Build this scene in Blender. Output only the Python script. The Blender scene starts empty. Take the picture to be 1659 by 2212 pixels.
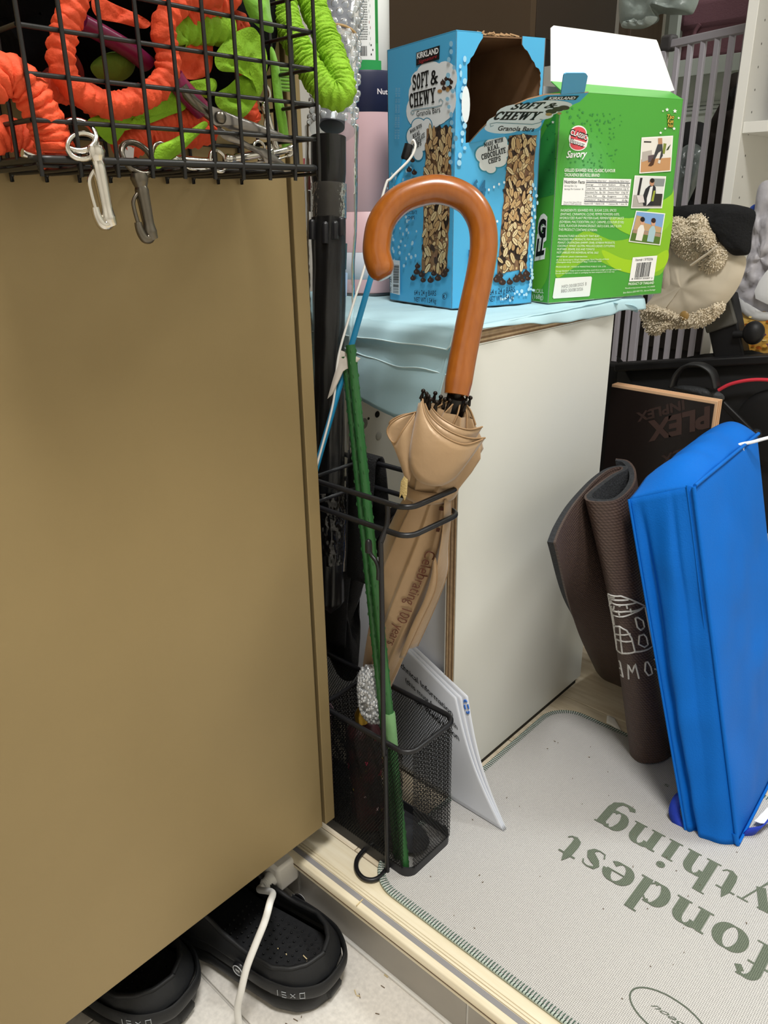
import bpy, bmesh, math, random
from mathutils import Vector, Matrix, noise as mnoise
from math import sin, cos, pi, radians, sqrt, hypot, atan2

random.seed(7)
SC = bpy.context.scene
COL = SC.collection

# ---------------------------------------------------------------- camera
PITCH, ROLL, YAW, FPX = radians(21.6), radians(-0.866), radians(132.66), 1665.0
CX, CY = 829.5, 1106.0
CAM = Vector((0.0, 0.0, 0.70))
_f = Vector((cos(PITCH)*cos(YAW), cos(PITCH)*sin(YAW), -sin(PITCH)))
_r0 = _f.cross(Vector((0, 0, 1))).normalized()
_u0 = _r0.cross(_f)
_r = cos(ROLL)*_r0 + sin(ROLL)*_u0
_u = -sin(ROLL)*_r0 + cos(ROLL)*_u0
cd = bpy.data.cameras.new('camera')
cam = bpy.data.objects.new('camera', cd)
COL.objects.link(cam)
cd.sensor_fit = 'VERTICAL'
cd.sensor_height = 36.0
cd.sensor_width = 36.0
cd.lens = FPX/2212*36.0
cd.clip_start = 0.02
cam.matrix_world = Matrix(((_r.x, _u.x, -_f.x, CAM.x), (_r.y, _u.y, -_f.y, CAM.y), (_r.z, _u.z, -_f.z, CAM.z), (0, 0, 0, 1)))
SC.camera = cam

# ---------------------------------------------------------------- world, lamps, exposure
w = bpy.data.worlds.new('world')
SC.world = w
w.use_nodes = True
w.node_tree.nodes['Background'].inputs[0].default_value = (0.9, 0.95, 1.0, 1)
w.node_tree.nodes['Background'].inputs[1].default_value = 0.12
SC.view_settings.view_transform = 'Standard'
SC.view_settings.look = 'None'
SC.view_settings.gamma = 1.0
SC.view_settings.use_curve_mapping = False
SC.view_settings.exposure = 0.0
SC.cycles.max_bounces = 8
SC.cycles.transparent_max_bounces = 16

def area_lamp(name, loc, size, watt, color=(1, 1, 1), target=None):
    l = bpy.data.lights.new(name, 'AREA')
    l.shape = 'DISK'
    l.size = size
    l.energy = watt
    l.color = color
    o = bpy.data.objects.new(name, l)
    COL.objects.link(o)
    o.location = loc
    if target is not None:
        o.rotation_euler = (Vector(target)-Vector(loc)).to_track_quat('-Z', 'Y').to_euler()
    return o
area_lamp('ceiling_lamp_entry', (0.12, 0.16, 2.2), 0.45, 35, (1.0, 0.985, 0.955))
area_lamp('ceiling_lamp_hall', (0.35, 1.65, 2.2), 0.5, 26, (0.97, 1.0, 0.98))

# ---------------------------------------------------------------- helpers
def ray(x, y):
    return _f + _r*((x-CX)/FPX) - _u*((y-CY)/FPX)
def W(x, y, ax, v):
    """point where the sight line meets the plane axis=v"""
    d = ray(x, y)
    return CAM + d*((v-CAM[ax])/d[ax])
def D(x, y, t):
    """point at distance t in front of the camera plane"""
    return CAM + ray(x, y)*t
def PL(x, y, o, n):
    d = ray(x, y)
    return CAM + d*((Vector(o)-CAM).dot(n)/d.dot(n))
def lin(h):
    if isinstance(h, str):
        h = h.lstrip('#')
        c = [int(h[i:i+2], 16)/255 for i in (0, 2, 4)]
    else:
        c = list(h)
    return tuple((x/12.92 if x <= .04045 else ((x+.055)/1.055)**2.4) for x in c)

_mats = {}
def M(name, col='808080', rough=.5, metal=0, spec=.5, var=None, bump=None, trans=0, ior=1.45, coat=0, alpha=1, sheen=0, vec=None, col2=None, emit=0, mix=None):
    if name in _mats:
        return _mats[name]
    m = bpy.data.materials.new(name)
    m.use_nodes = True
    nt = m.node_tree
    b = nt.nodes['Principled BSDF']
    I = b.inputs
    c = lin(col)
    I['Base Color'].default_value = (*c, 1)
    I['Roughness'].default_value = rough
    I['Metallic'].default_value = metal
    I['Specular IOR Level'].default_value = spec
    I['IOR'].default_value = ior
    I['Transmission Weight'].default_value = trans
    I['Coat Weight'].default_value = coat
    I['Alpha'].default_value = alpha
    I['Sheen Weight'].default_value = sheen
    tc = None
    if var or bump:
        tc = nt.nodes.new('ShaderNodeTexCoord')
        src = tc.outputs['Object']
        if vec:
            mp = nt.nodes.new('ShaderNodeMapping')
            mp.inputs['Scale'].default_value = vec
            nt.links.new(src, mp.inputs['Vector'])
            src = mp.outputs['Vector']
    if var:
        sc_, amt = var
        n = nt.nodes.new('ShaderNodeTexNoise')
        n.inputs['Scale'].default_value = sc_
        n.inputs['Detail'].default_value = 4
        nt.links.new(src, n.inputs['Vector'])
        r = nt.nodes.new('ShaderNodeValToRGB')
        if col2:
            c2 = lin(col2)
            r.color_ramp.elements[0].position = .5-amt
            r.color_ramp.elements[1].position = .5+amt
            r.color_ramp.elements[0].color = (*c, 1)
            r.color_ramp.elements[1].color = (*c2, 1)
        else:
            r.color_ramp.elements[0].position = .25
            r.color_ramp.elements[1].position = .75
            r.color_ramp.elements[0].color = (*[x*(1-amt) for x in c], 1)
            r.color_ramp.elements[1].color = (*[min(1, x*(1+amt)) for x in c], 1)
        nt.links.new(n.outputs['Fac'], r.inputs[0])
        nt.links.new(r.outputs[0], I['Base Color'])
    if bump:
        sc_, st = bump
        n = nt.nodes.new('ShaderNodeTexNoise')
        n.inputs['Scale'].default_value = sc_
        n.inputs['Detail'].default_value = 3
        nt.links.new(src, n.inputs['Vector'])
        bp = nt.nodes.new('ShaderNodeBump')
        bp.inputs['Strength'].default_value = st
        bp.inputs['Distance'].default_value = .002
        nt.links.new(n.outputs['Fac'], bp.inputs['Height'])
        nt.links.new(bp.outputs[0], I['Normal'])
    _mats[name] = m
    return m
def clear_mat(name, tint='ffffff', rough=.08, amount=.8, bump=None, blend=.22):
    """thin clear film: mostly see-through, with a gloss on top"""
    if name in _mats:
        return _mats[name]
    m = bpy.data.materials.new(name)
    m.use_nodes = True
    nt = m.node_tree
    out = nt.nodes['Material Output']
    nt.nodes.remove(nt.nodes['Principled BSDF'])
    tr = nt.nodes.new('ShaderNodeBsdfTransparent')
    tr.inputs[0].default_value = (*lin(tint), 1)
    gl = nt.nodes.new('ShaderNodeBsdfGlossy')
    gl.inputs['Roughness'].default_value = rough
    df = nt.nodes.new('ShaderNodeBsdfDiffuse')
    df.inputs[0].default_value = (.85, .88, .9, 1)
    lw = nt.nodes.new('ShaderNodeLayerWeight')
    lw.inputs[0].default_value = blend
    m1 = nt.nodes.new('ShaderNodeMixShader')
    m2 = nt.nodes.new('ShaderNodeMixShader')
    m2.inputs[0].default_value = 1-amount
    nt.links.new(lw.outputs['Fresnel'], m1.inputs[0])
    nt.links.new(tr.outputs[0], m1.inputs[1])
    nt.links.new(gl.outputs[0], m1.inputs[2])
    nt.links.new(m1.outputs[0], m2.inputs[1])
    nt.links.new(df.outputs[0], m2.inputs[2])
    nt.links.new(m2.outputs[0], out.inputs[0])
    if bump:
        tc = nt.nodes.new('ShaderNodeTexCoord')
        n = nt.nodes.new('ShaderNodeTexNoise')
        n.inputs['Scale'].default_value = bump[0]
        nt.links.new(tc.outputs['Object'], n.inputs['Vector'])
        bp = nt.nodes.new('ShaderNodeBump')
        bp.inputs['Strength'].default_value = bump[1]
        bp.inputs['Distance'].default_value = .004
        nt.links.new(n.outputs['Fac'], bp.inputs['Height'])
        nt.links.new(bp.outputs[0], gl.inputs['Normal'])
        nt.links.new(bp.outputs[0], lw.inputs['Normal'])
    _mats[name] = m
    return m
def ink(col, rough=.45):
    return M('print_'+col+('' if rough == .45 else '_%d' % int(rough*100)), col, rough, spec=.3)

class MB:
    """collects shapes, then links them as ONE mesh object"""
    def __init__(s):
        s.v, s.f, s.m, s.mats = [], [], [], []
    def mi(s, mat):
        if mat is None:
            return 0
        if mat not in s.mats:
            s.mats.append(mat)
        return s.mats.index(mat)
    def add(s, vs, fs, mat=None):
        o = len(s.v)
        s.v += [Vector(p) for p in vs]
        i = s.mi(mat)
        for f in fs:
            s.f.append([o+k for k in f])
            s.m.append(i)
        return s
    def box(s, lo, hi, mat=None):
        (a, b, c), (d, e, f) = lo, hi
        return s.add([(a, b, c), (d, b, c), (d, e, c), (a, e, c), (a, b, f), (d, b, f), (d, e, f), (a, e, f)],
                     [(3, 2, 1, 0), (4, 5, 6, 7), (0, 1, 5, 4), (1, 2, 6, 5), (2, 3, 7, 6), (3, 0, 4, 7)], mat)
    def hexa(s, lo4, hi4, mat=None):
        return s.add(list(lo4)+list(hi4), [(3, 2, 1, 0), (4, 5, 6, 7), (0, 1, 5, 4), (1, 2, 6, 5), (2, 3, 7, 6), (3, 0, 4, 7)], mat)
    def bar(s, a, b, w, h, up=(0, 0, 1), mat=None):
        a, b = Vector(a), Vector(b)
        d = (b-a).normalized()
        x = d.cross(Vector(up))
        if x.length < 1e-5:
            x = d.cross(Vector((1, 0, 0)))
        x.normalize()
        y = x.cross(d)
        q = [(-1, -1), (1, -1), (1, 1), (-1, 1)]
        return s.hexa([a+x*(i*w/2)+y*(j*h/2) for i, j in q], [b+x*(i*w/2)+y*(j*h/2) for i, j in q], mat)
    def tube(s, pts, r, n=10, closed=False, caps=True, mat=None, flat=1.0, up=None):
        pts = [Vector(p) for p in pts]
        N = len(pts)
        R = r if isinstance(r, (list, tuple)) else [r]*N
        T = []
        for i in range(N):
            if closed:
                t = pts[(i+1) % N]-pts[i-1]
            else:
                t = pts[min(i+1, N-1)]-pts[max(i-1, 0)]
            T.append(t.normalized() if t.length > 1e-9 else Vector((0, 0, 1)))
        a = Vector(up) if up else (Vector((0, 0, 1)) if abs(T[0].z) < .9 else Vector((1, 0, 0)))
        x = (a - T[0]*a.dot(T[0])).normalized()
        vs = []
        for i in range(N):
            x = (x - T[i]*x.dot(T[i]))
            if x.length < 1e-6:
                x = T[i].orthogonal()
            x.normalize()
            y = T[i].cross(x)
            for k in range(n):
                an = 2*pi*k/n
                vs.append(pts[i] + x*(cos(an)*R[i]*flat) + y*(sin(an)*R[i]))
        fs = []
        for i in range(N if closed else N-1):
            j = (i+1) % N
            for k in range(n):
                fs.append((i*n+k, i*n+(k+1) % n, j*n+(k+1) % n, j*n+k))
        if caps and not closed:
            fs.append(tuple(range(n-1, -1, -1)))
            fs.append(tuple((N-1)*n+k for k in range(n)))
        return s.add(vs, fs, mat)
    def lathe(s, prof, n=32, o=(0, 0, 0), ax=(0, 0, 1), mat=None, caps=True):
        o, ax = Vector(o), Vector(ax).normalized()
        x = ax.orthogonal().normalized()
        y = ax.cross(x)
        vs = [o + ax*z + (x*cos(2*pi*k/n) + y*sin(2*pi*k/n))*r for r, z in prof for k in range(n)]
        fs = []
        for i in range(len(prof)-1):
            for k in range(n):
                fs.append((i*n+k, i*n+(k+1) % n, (i+1)*n+(k+1) % n, (i+1)*n+k))
        if caps:
            fs.append(tuple(range(n-1, -1, -1)))
            fs.append(tuple((len(prof)-1)*n+k for k in range(n)))
        return s.add(vs, fs, mat)
    def grid(s, fn, nu, nv, cu=False, cv=False, mat=None):
        vs = [fn(i/(nu if cu else nu-1), j/(nv if cv else nv-1)) for i in range(nu) for j in range(nv)]
        fs = []
        for i in range(nu if cu else nu-1):
            for j in range(nv if cv else nv-1):
                a, b = (i+1) % nu, (j+1) % nv
                fs.append((i*nv+j, a*nv+j, a*nv+b, i*nv+b))
        return s.add(vs, fs, mat)
    def prism(s, poly, o, u, v, h, mat=None):
        """2D outline raised by h along u x v"""
        o, u, v = Vector(o), Vector(u), Vector(v)
        n = u.cross(v).normalized()
        a = [o+u*p[0]+v*p[1] for p in poly]
        b = [p+n*h for p in a]
        k = len(poly)
        return s.add(a+b, [tuple(range(k-1, -1, -1)), tuple(range(k, 2*k))]+[(i, (i+1) % k, k+(i+1) % k, k+i) for i in range(k)], mat)
    def ball(s, c, r, n=12, sq=(1, 1, 1), mat=None):
        c = Vector(c)
        return s.grid(lambda u, v: c+Vector((sq[0]*r*sin(pi*(.02+.96*v))*cos(2*pi*u), sq[1]*r*sin(pi*(.02+.96*v))*sin(2*pi*u), -sq[2]*r*cos(pi*(.02+.96*v)))), n, n//2+2, cu=True, mat=mat)
    def pillow(s, outline, thick, nrm, rings=7, wob=0, seed=0, mat=None, back=.6):
        """puffy closed solid over a star-shaped 3D outline"""
        O = [Vector(p) for p in outline]
        c = sum(O, Vector())/len(O)
        n = Vector(nrm).normalized()
        k = len(O)
        def layer(sg):
            vs = []
            for i in range(rings):
                q = i/(rings-1)
                for p in O:
                    b = c.lerp(p, q)
                    h = thick*sqrt(max(0, 1-q*q))*sg
                    if wob:
                        fq = 1/max(thick, .012)*.9
                        h += wob*(mnoise.noise((b+Vector((seed, seed, seed)))*fq)+.35*mnoise.noise((b+Vector((seed, 0, seed)))*fq*2.7))*(1-q**4)
                    vs.append(b+n*h)
            return vs
        fs = [(i*k+j, i*k+(j+1) % k, (i+1)*k+(j+1) % k, (i+1)*k+j) for i in range(rings-1) for j in range(k)]
        s.add(layer(1), fs, mat)
        s.add(layer(-back), [tuple(reversed(f)) for f in fs], mat)
        return s
    def build(s, name, mat=None, parent=None, smooth=True, ang=62, bevel=0, seg=2, solid=0, sub=0, kind=None, label=None, weld=False, off=0):
        me = bpy.data.meshes.new(name)
        me.from_pydata([tuple(p) for p in s.v], [], s.f)
        ms = s.mats or ([mat] if not isinstance(mat, (list, tuple)) else list(mat))
        for m in ms:
            if m is not None:
                me.materials.append(m)
        if len(ms) > 1:
            me.polygons.foreach_set('material_index', s.m)
        if weld:
            bm = bmesh.new()
            bm.from_mesh(me)
            bmesh.ops.remove_doubles(bm, verts=bm.verts, dist=1e-5)
            bmesh.ops.recalc_face_normals(bm, faces=bm.faces)
            bm.to_mesh(me)
            bm.free()
        me.update()
        if smooth:
            me.shade_smooth()
            me.set_sharp_from_angle(angle=radians(ang))
        o = bpy.data.objects.new(name, me)
        COL.objects.link(o)
        if solid:
            q = o.modifiers.new('s', 'SOLIDIFY')
            q.thickness = solid
            q.offset = off
        if bevel:
            q = o.modifiers.new('b', 'BEVEL')
            q.width = bevel
            q.segments = seg
            q.limit_method = 'ANGLE'
        if sub:
            q = o.modifiers.new('u', 'SUBSURF')
            q.levels = q.render_levels = sub
        if parent is not None:
            put(o, parent)
        if kind:
            o['kind'] = kind
        if label:
            o['label'] = label
        return o
def put(o, parent):
    """parent without moving: vertices are in world space, so take off the parent's place"""
    o.parent = parent
    p, q = Vector(), parent
    while q is not None:
        p += Vector(q.location)
        q = q.parent
    o.location = Vector(o.location) - p
def thing(name, label, cat, loc, group=None):
    o = bpy.data.objects.new(name, None)
    o.empty_display_size = .02
    COL.objects.link(o)
    o.location = loc
    o['label'], o['category'] = label, cat
    if group:
        o['group'] = group
    return o
def tag(o, label, cat, group=None, kind=None):
    o['label'], o['category'] = label, cat
    if group:
        o['group'] = group
    if kind:
        o['kind'] = kind
    return o
def struct(o):
    o['kind'] = 'structure'
    return o
def share(mesh_obj, name, loc, parent, mat=None):
    """another piece with the same mesh data, loc is relative to the parent"""
    o = bpy.data.objects.new(name, mesh_obj.data)
    COL.objects.link(o)
    o.parent = parent
    o.location = loc
    for q in mesh_obj.modifiers:
        k = o.modifiers.new(q.name, q.type)
        if q.type == 'BEVEL':
            k.width, k.segments, k.limit_method = q.width, q.segments, q.limit_method
    if mat:
        o.material_slots[0].link = 'OBJECT'
        o.material_slots[0].material = mat
    return o
def smoothpath(P, n=6, closed=False):
    """Catmull-Rom through the points"""
    P = [Vector(p) for p in P]
    k = len(P)
    out = []
    rng = range(k) if closed else range(k-1)
    for i in rng:
        if closed:
            a, b, c, d = P[i-1], P[i], P[(i+1) % k], P[(i+2) % k]
        else:
            a, b, c, d = P[max(i-1, 0)], P[i], P[i+1], P[min(i+2, k-1)]
        for j in range(n):
            t = j/n
            out.append(.5*((2*b)+(c-a)*t+(2*a-5*b+4*c-d)*t*t+(3*b-a-3*c+d)*t**3))
    if not closed:
        out.append(P[-1])
    return out
def resample(P, step):
    L = [0]
    for i in range(1, len(P)):
        L.append(L[-1]+(P[i]-P[i-1]).length)
    n = max(2, int(L[-1]/step)+1)
    out, j = [], 0
    for i in range(n):
        s = L[-1]*i/(n-1)
        while j < len(L)-2 and L[j+1] < s:
            j += 1
        q = (s-L[j])/max(1e-9, L[j+1]-L[j])
        out.append(P[j].lerp(P[j+1], q))
    return out

# ---------------------------------------------------------------- flat print (lettering and pictures on surfaces)
def text_mesh(s, bold=0.0, shear=0.0):
    cu = bpy.data.curves.new('t', 'FONT')
    cu.body = s
    cu.size = 1
    cu.offset = bold
    cu.shear = shear
    cu.resolution_u = 3
    o = bpy.data.objects.new('t', cu)
    me = bpy.data.meshes.new_from_object(o)
    V = [(p.co.x, p.co.y) for p in me.vertices]
    F = [tuple(p.vertices) for p in me.polygons]
    bpy.data.objects.remove(o)
    bpy.data.curves.remove(cu)
    bpy.data.meshes.remove(me)
    return V, F
class Face:
    """a flat face to print on: origin o, unit axes u (right) and v (up)"""
    def __init__(s, o, u, v, lift=.0003):
        s.o, s.u = Vector(o), Vector(u).normalized()
        s.n = s.u.cross(Vector(v)).normalized()
        s.v = s.n.cross(s.u)
        s.mb = MB()
        s.l = lift
        s.k = 0
    def px(s, x, y):
        p = PL(x, y, s.o, s.n) - s.o
        return (p.dot(s.u), p.dot(s.v))
    def pt(s, p, h):
        return s.o+s.u*p[0]+s.v*p[1]+s.n*h
    def lay(s, h):
        s.k += 1
        return s.l*h + s.k*2e-6
    def poly(s, P, col, h=1, px=False, rough=.45):
        if px:
            P = [s.px(*q) for q in P]
        hh = s.lay(h)
        a = sum(P[i][0]*P[(i+1) % len(P)][1]-P[(i+1) % len(P)][0]*P[i][1] for i in range(len(P)))
        if a < 0:
            P = list(reversed(P))
        # ear-safe: fan through a triangulated ngon
        s.mb.add([s.pt(p, hh) for p in P], [tuple(range(len(P)))], ink(col, rough))
    def soft(s, P, col, h=1, n=5):
        """outline through photo points, rounded"""
        Q = smoothpath([Vector((x, y, 0)) for x, y in P], n, True)
        s.poly([(q.x, q.y) for q in Q], col, h, px=True)
    def blob(s, circles, col, h=1, px=True, n=20, grow=0.0, k=None):
        for (x, y, rx, ry) in circles:
            s.ell(x, y, rx+grow, ry+grow, col, h, px, n)
    def ell(s, x, y, rx, ry, col, h=1, px=True, n=20, rot=0):
        P = []
        for i in range(n):
            a, b = rx*cos(2*pi*i/n), ry*sin(2*pi*i/n)
            P.append((x+a*cos(rot)-b*sin(rot), y+a*sin(rot)+b*cos(rot)))
        s.poly(P, col, h, px)
    def text(s, t, p0, p1, p2, col, h=2, bold=.0, shear=0, px=True, font=None):
        """text whose box runs from p0 (left foot) to p1 (right foot); p2 is the top of the capitals above p0"""
        if px:
            p0, p1, p2 = s.px(*p0), s.px(*p1), s.px(*p2)
        V, F = (font or text_mesh)(t, bold, shear)
        if not V:
            return
        x0, x1 = min(q[0] for q in V), max(q[0] for q in V)
        Hc = 1.0 if font else .70
        hh = s.lay(h)
        P = []
        for g in V:
            q, r = (g[0]-x0)/max(1e-6, x1-x0), g[1]/Hc
            P.append(s.pt((p0[0]+(p1[0]-p0[0])*q+(p2[0]-p0[0])*r, p0[1]+(p1[1]-p0[1])*q+(p2[1]-p0[1])*r), hh+(g[2]*4e-6 if len(g) > 2 else 0)))
        fs = F
        s.mb.add(P, fs, ink(col))
    def line(s, P, wd, col, h=2, px=True):
        if px:
            P = [s.px(*q) for q in P]
        V, F = ribbon([(Vector((a, b)), wd) for a, b in P])
        hh = s.lay(h)
        s.mb.add([s.pt(q, hh) for q in V], F, ink(col))
    def bars(s, p0, p1, p2, n, col, h=2, px=True, seed=1):
        if px:
            p0, p1, p2 = s.px(*p0), s.px(*p1), s.px(*p2)
        R = random.Random(seed)
        p0, p1, p2 = Vector(p0), Vector(p1), Vector(p2)
        x = 0
        while x < 1:
            wd = R.choice((.5, 1, 1, 1.6))/n
            if x+wd > 1:
                break
            a, b = p0.lerp(p1, x), p0.lerp(p1, x+wd)
            s.poly([tuple(a), tuple(b), tuple(b+p2-p0), tuple(a+p2-p0)], col, h)
            x += wd + R.choice((.5, .8, 1.2))/n
    def build(s, parent, name='print'):
        # flip faces that look away from the front
        for i, f in enumerate(s.mb.f):
            a, b, c = (s.mb.v[f[j]] for j in (0, 1, 2))
            nn = Vector()
            for j in range(len(f)):
                nn += (s.mb.v[f[j]]-a).cross(s.mb.v[f[(j+1) % len(f)]]-a)
            if nn.dot(s.n) < 0:
                s.mb.f[i] = list(reversed(f))
        return s.mb.build(name, None, parent, smooth=False)
def ribbon(PW):
    """flat strip through 2D points with a half-ish width at each: returns verts, quads"""
    V, F = [], []
    n = len(PW)
    for i, (p, wd) in enumerate(PW):
        a, b = PW[max(i-1, 0)][0], PW[min(i+1, n-1)][0]
        d = (b-a)
        if d.length < 1e-9:
            d = Vector((1, 0))
        d = d.normalized()
        nn = Vector((-d.y, d.x))*wd/2
        V += [tuple(p+nn), tuple(p-nn)]
        if i:
            k = 2*i
            F.append((k-2, k-1, k+1, k))
    return V, F
def arc(cx, cy, rx, ry, a0, a1, n=14):
    return [(cx+rx*cos(radians(a0+(a1-a0)*i/n)), cy+ry*sin(radians(a0+(a1-a0)*i/n))) for i in range(n+1)]
# ---------------------------------------------------------------- drawn letter shapes
def _stroke_font(G, asc=1.0):
    def fn(t, bold=0, shear=0):
        V, F = [], []
        x = 0
        for ch in t:
            if ch not in G:
                x += .35
                continue
            adv, strokes = G[ch]
            for P in strokes:
                v, f = ribbon([(Vector((x+p[0], p[1])), p[2]) for p in P])
                o = len(V)
                V += [(q[0], q[1], len(F)) for q in v]
                F += [tuple(o+i for i in q) for q in f]
            x += adv
        V = [(a+b*shear, b, c % 400) for a, b, c in V]
        return V, F
    return fn
def W2(P, thick, thin, pw=1.0):
    """thick verticals, thin horizontals"""
    P = [Vector(p) for p in P]
    out = []
    for i, p in enumerate(P):
        d = P[min(i+1, len(P)-1)]-P[max(i-1, 0)]
        d = d.normalized() if d.length > 1e-9 else Vector((0, 1))
        out.append((p.x, p.y, thin+(thick-thin)*abs(d.y)**pw))
    return out
def con(P, wd):
    return [(p[0], p[1], wd) for p in P]
K, N_ = .30, .055
def hs(x0, x1, y):            # hairline serif
    return con([(x0, y), (x1, y)], .06)
_did = {
 'o': (1.12, [W2(arc(.52, .5, .36, .49, 90, 450, 40), .33, .05, 1.3)]),
 'n': (1.34, [con([(.3, 0), (.3, .98)], K), hs(.05, .55, .03), [(.05, .97, .06), (.3, .95, .1)],
              W2([(.42, .72)]+arc(.68, .62, .29, .37, 150, 0, 16)+[(.97, .3), (.97, 0)], .32, .06, 1.2), hs(.74, 1.22, .03)]),
 'h': (1.34, [con([(.3, 0), (.3, 1.62)], K), hs(.05, .55, .03), hs(.05, .3, 1.60),
              W2([(.42, .72)]+arc(.68, .62, .29, .37, 150, 0, 16)+[(.97, .3), (.97, 0)], .32, .06, 1.2), hs(.74, 1.22, .03)]),
 'i': (.68, [con([(.32, 0), (.32, .98)], K), hs(.07, .57, .03), hs(.07, .3, .96), con(arc(.32, 1.36, .075, .075, 0, 360, 18), .152)]),
 'f': (.80, [con([(.33, 0), (.33, 1.2)], K), hs(.06, .66, .03), con([(.04, .96), (.66, .96)], .07),
             W2([(.33, 1.15)]+arc(.62, 1.25, .29, .34, 180, 60, 14), .30, .08), con([(.68, 1.34), (.84, 1.46)], .24)]),
 'd': (1.22, [W2(arc(.46, .5, .31, .49, 60, 300, 30), .33, .05, 1.2), con([(.86, 0), (.86, 1.62)], K), hs(.62, .86, 1.60), hs(.86, 1.1, .03),
              con([(.6, .95), (.8, .72)], .06), con([(.6, .05), (.8, .26)], .06)]),
 'e': (1.0, [W2([(.86, .55)]+arc(.5, .52, .36, .46, 5, 320, 36), .32, .05, 1.3), con([(.2, .53), (.9, .53)], .06)]),
 's': (.86, [[(.68, .74, .05), (.62, .90, .05), (.45, .96, .05), (.24, .90, .12), (.20, .74, .2), (.32, .60, .3), (.5, .46, .33), (.62, .28, .26), (.56, .12, .14), (.4, .04, .05), (.2, .08, .05), (.13, .28, .05)]]),
 't': (.76, [[(.34, 1.34, .02), (.33, 1.1, .2), (.33, .96, K), (.33, .4, K), (.36, .18, .28), (.46, .06, .14), (.6, .07, .06), (.7, .2, .05)], con([(.04, .96), (.66, .96)], .07)]),
 'y': (1.1, [con([(.2, .96), (.58, .06)], .3), [(.9, .96, .06), (.58, .06, .06), (.45, -.3, .08), (.3, -.42, .16), (.16, -.36, .22)], hs(.02, .42, .96), hs(.7, 1.06, .96)]),
 'g': (1.14, [W2(arc(.46, .5, .31, .47, 55, 305, 30), .33, .05, 1.2), [(.84, .98, K), (.84, .0, K), (.80, -.28, .26), (.62, -.48, .14), (.40, -.50, .12), (.2, -.42, .24), (.16, -.32, .22)],
              con([(.6, .93), (.8, .72)], .06), con([(.6, .07), (.8, .26)], .06), con([(.84, .96), (1.06, .96)], .06)]),
}
didone = _stroke_font(_did)

T_ = .17
def sf(x, y, wd=.34):
    return con([(x-wd/2, y), (x+wd/2, y)], .11)
def stem(x, y0=0, y1=1, a=1, b=1):
    L = [con([(x, y0), (x, y1)], T_)]
    if a:
        L.append(sf(x, y0+.055))
    if b:
        L.append(sf(x, y1-.055))
    return L
_slab = {
 'S': (.62, [con([(.48, .70)]+arc(.29, .74, .19, .2, 20, 200, 10)+[(.2, .56), (.38, .44)]+arc(.29, .26, .19, .2, 40, -200, 14)[0:12], T_*.95), con([(.5, .64), (.5, .96)], .09), con([(.08, .04), (.08, .36)], .09)]),
 'O': (.66, [con(arc(.31, .5, .2, .43, 0, 360, 28), T_)]),
 'F': (.56, stem(.17)+[con([(.1, .93), (.5, .93)], .12), con([(.17, .5), (.40, .5)], .12), con([(.5, .72), (.5, .98)], .09), con([(.40, .4), (.40, .6)], .08)]),
 'T': (.60, stem(.28, b=0)+[con([(.02, .93), (.54, .93)], .13), con([(.04, .70), (.04, .98)], .09), con([(.52, .70), (.52, .98)], .09)]),
 '&': (.70, [con([(.62, .05), (.2, .66)]+arc(.3, .80, .12, .15, 200, -20, 10)+[(.36, .62), (.16, .42)]+arc(.27, .23, .17, .19, 130, 320, 12)+[(.52, .44), (.60, .5)], T_*.85), sf(.6, .06, .24), sf(.58, .5, .26)]),
 'C': (.60, [con(arc(.31, .5, .2, .43, 40, 320, 22), T_), con([(.5, .64), (.5, .96)], .09)]),
 'H': (.72, stem(.16)+stem(.52)+[con([(.16, .5), (.52, .5)], .13)]),
 'E': (.58, stem(.17)+[con([(.1, .94), (.5, .94)], .12), con([(.1, .06), (.52, .06)], .12), con([(.17, .5), (.4, .5)], .12), con([(.5, .74), (.5, .99)], .09), con([(.52, .01), (.52, .26)], .09), con([(.4, .4), (.4, .6)], .08)]),
 'W': (.92, [con([(.12, 1), (.27, .02)], T_), con([(.27, .02), (.43, .9)], .1), con([(.43, .9), (.59, .02)], T_), con([(.59, .02), (.74, 1)], .1), sf(.12, .945), sf(.43, .945, .26), sf(.74, .945)]),
 'Y': (.68, [con([(.12, 1), (.33, .46)], T_), con([(.54, 1), (.33, .46)], .11), con([(.33, .5), (.33, 0)], T_), sf(.12, .945), sf(.54, .945), sf(.33, .055)]),
 'M': (.84, stem(.14)+stem(.66)+[con([(.14, .98), (.4, .2)], .13), con([(.4, .2), (.66, .98)], .13)]),
 'A': (.68, [con([(.32, .98), (.12, 0)], .11), con([(.32, .98), (.53, 0)], T_), con([(.2, .34), (.46, .34)], .1), sf(.1, .055, .26), sf(.55, .055, .3)]),
 'D': (.64, stem(.16)+[con([(.1, .94), (.28, .94)]+arc(.26, .5, .24, .43, 80, -80, 14)+[(.28, .06), (.1, .06)], .14)]),
 'I': (.36, stem(.17)),
 'R': (.66, stem(.16)+[con([(.1, .94), (.3, .94)]+arc(.3, .73, .17, .2, 80, -80, 10)+[(.2, .53)], .13), con([(.3, .52), (.5, .05)], .15), sf(.54, .055, .2)]),
 'L': (.56, stem(.17)+[con([(.1, .06), (.5, .06)], .12), con([(.5, .01), (.5, .3)], .09)]),
 'P': (.62, stem(.16)+[con([(.1, .94), (.3, .94)]+arc(.3, .71, .18, .22, 80, -80, 10)+[(.2, .49)], .13)]),
 ' ': (.3, []),
}
slab = _stroke_font(_slab)
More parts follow.
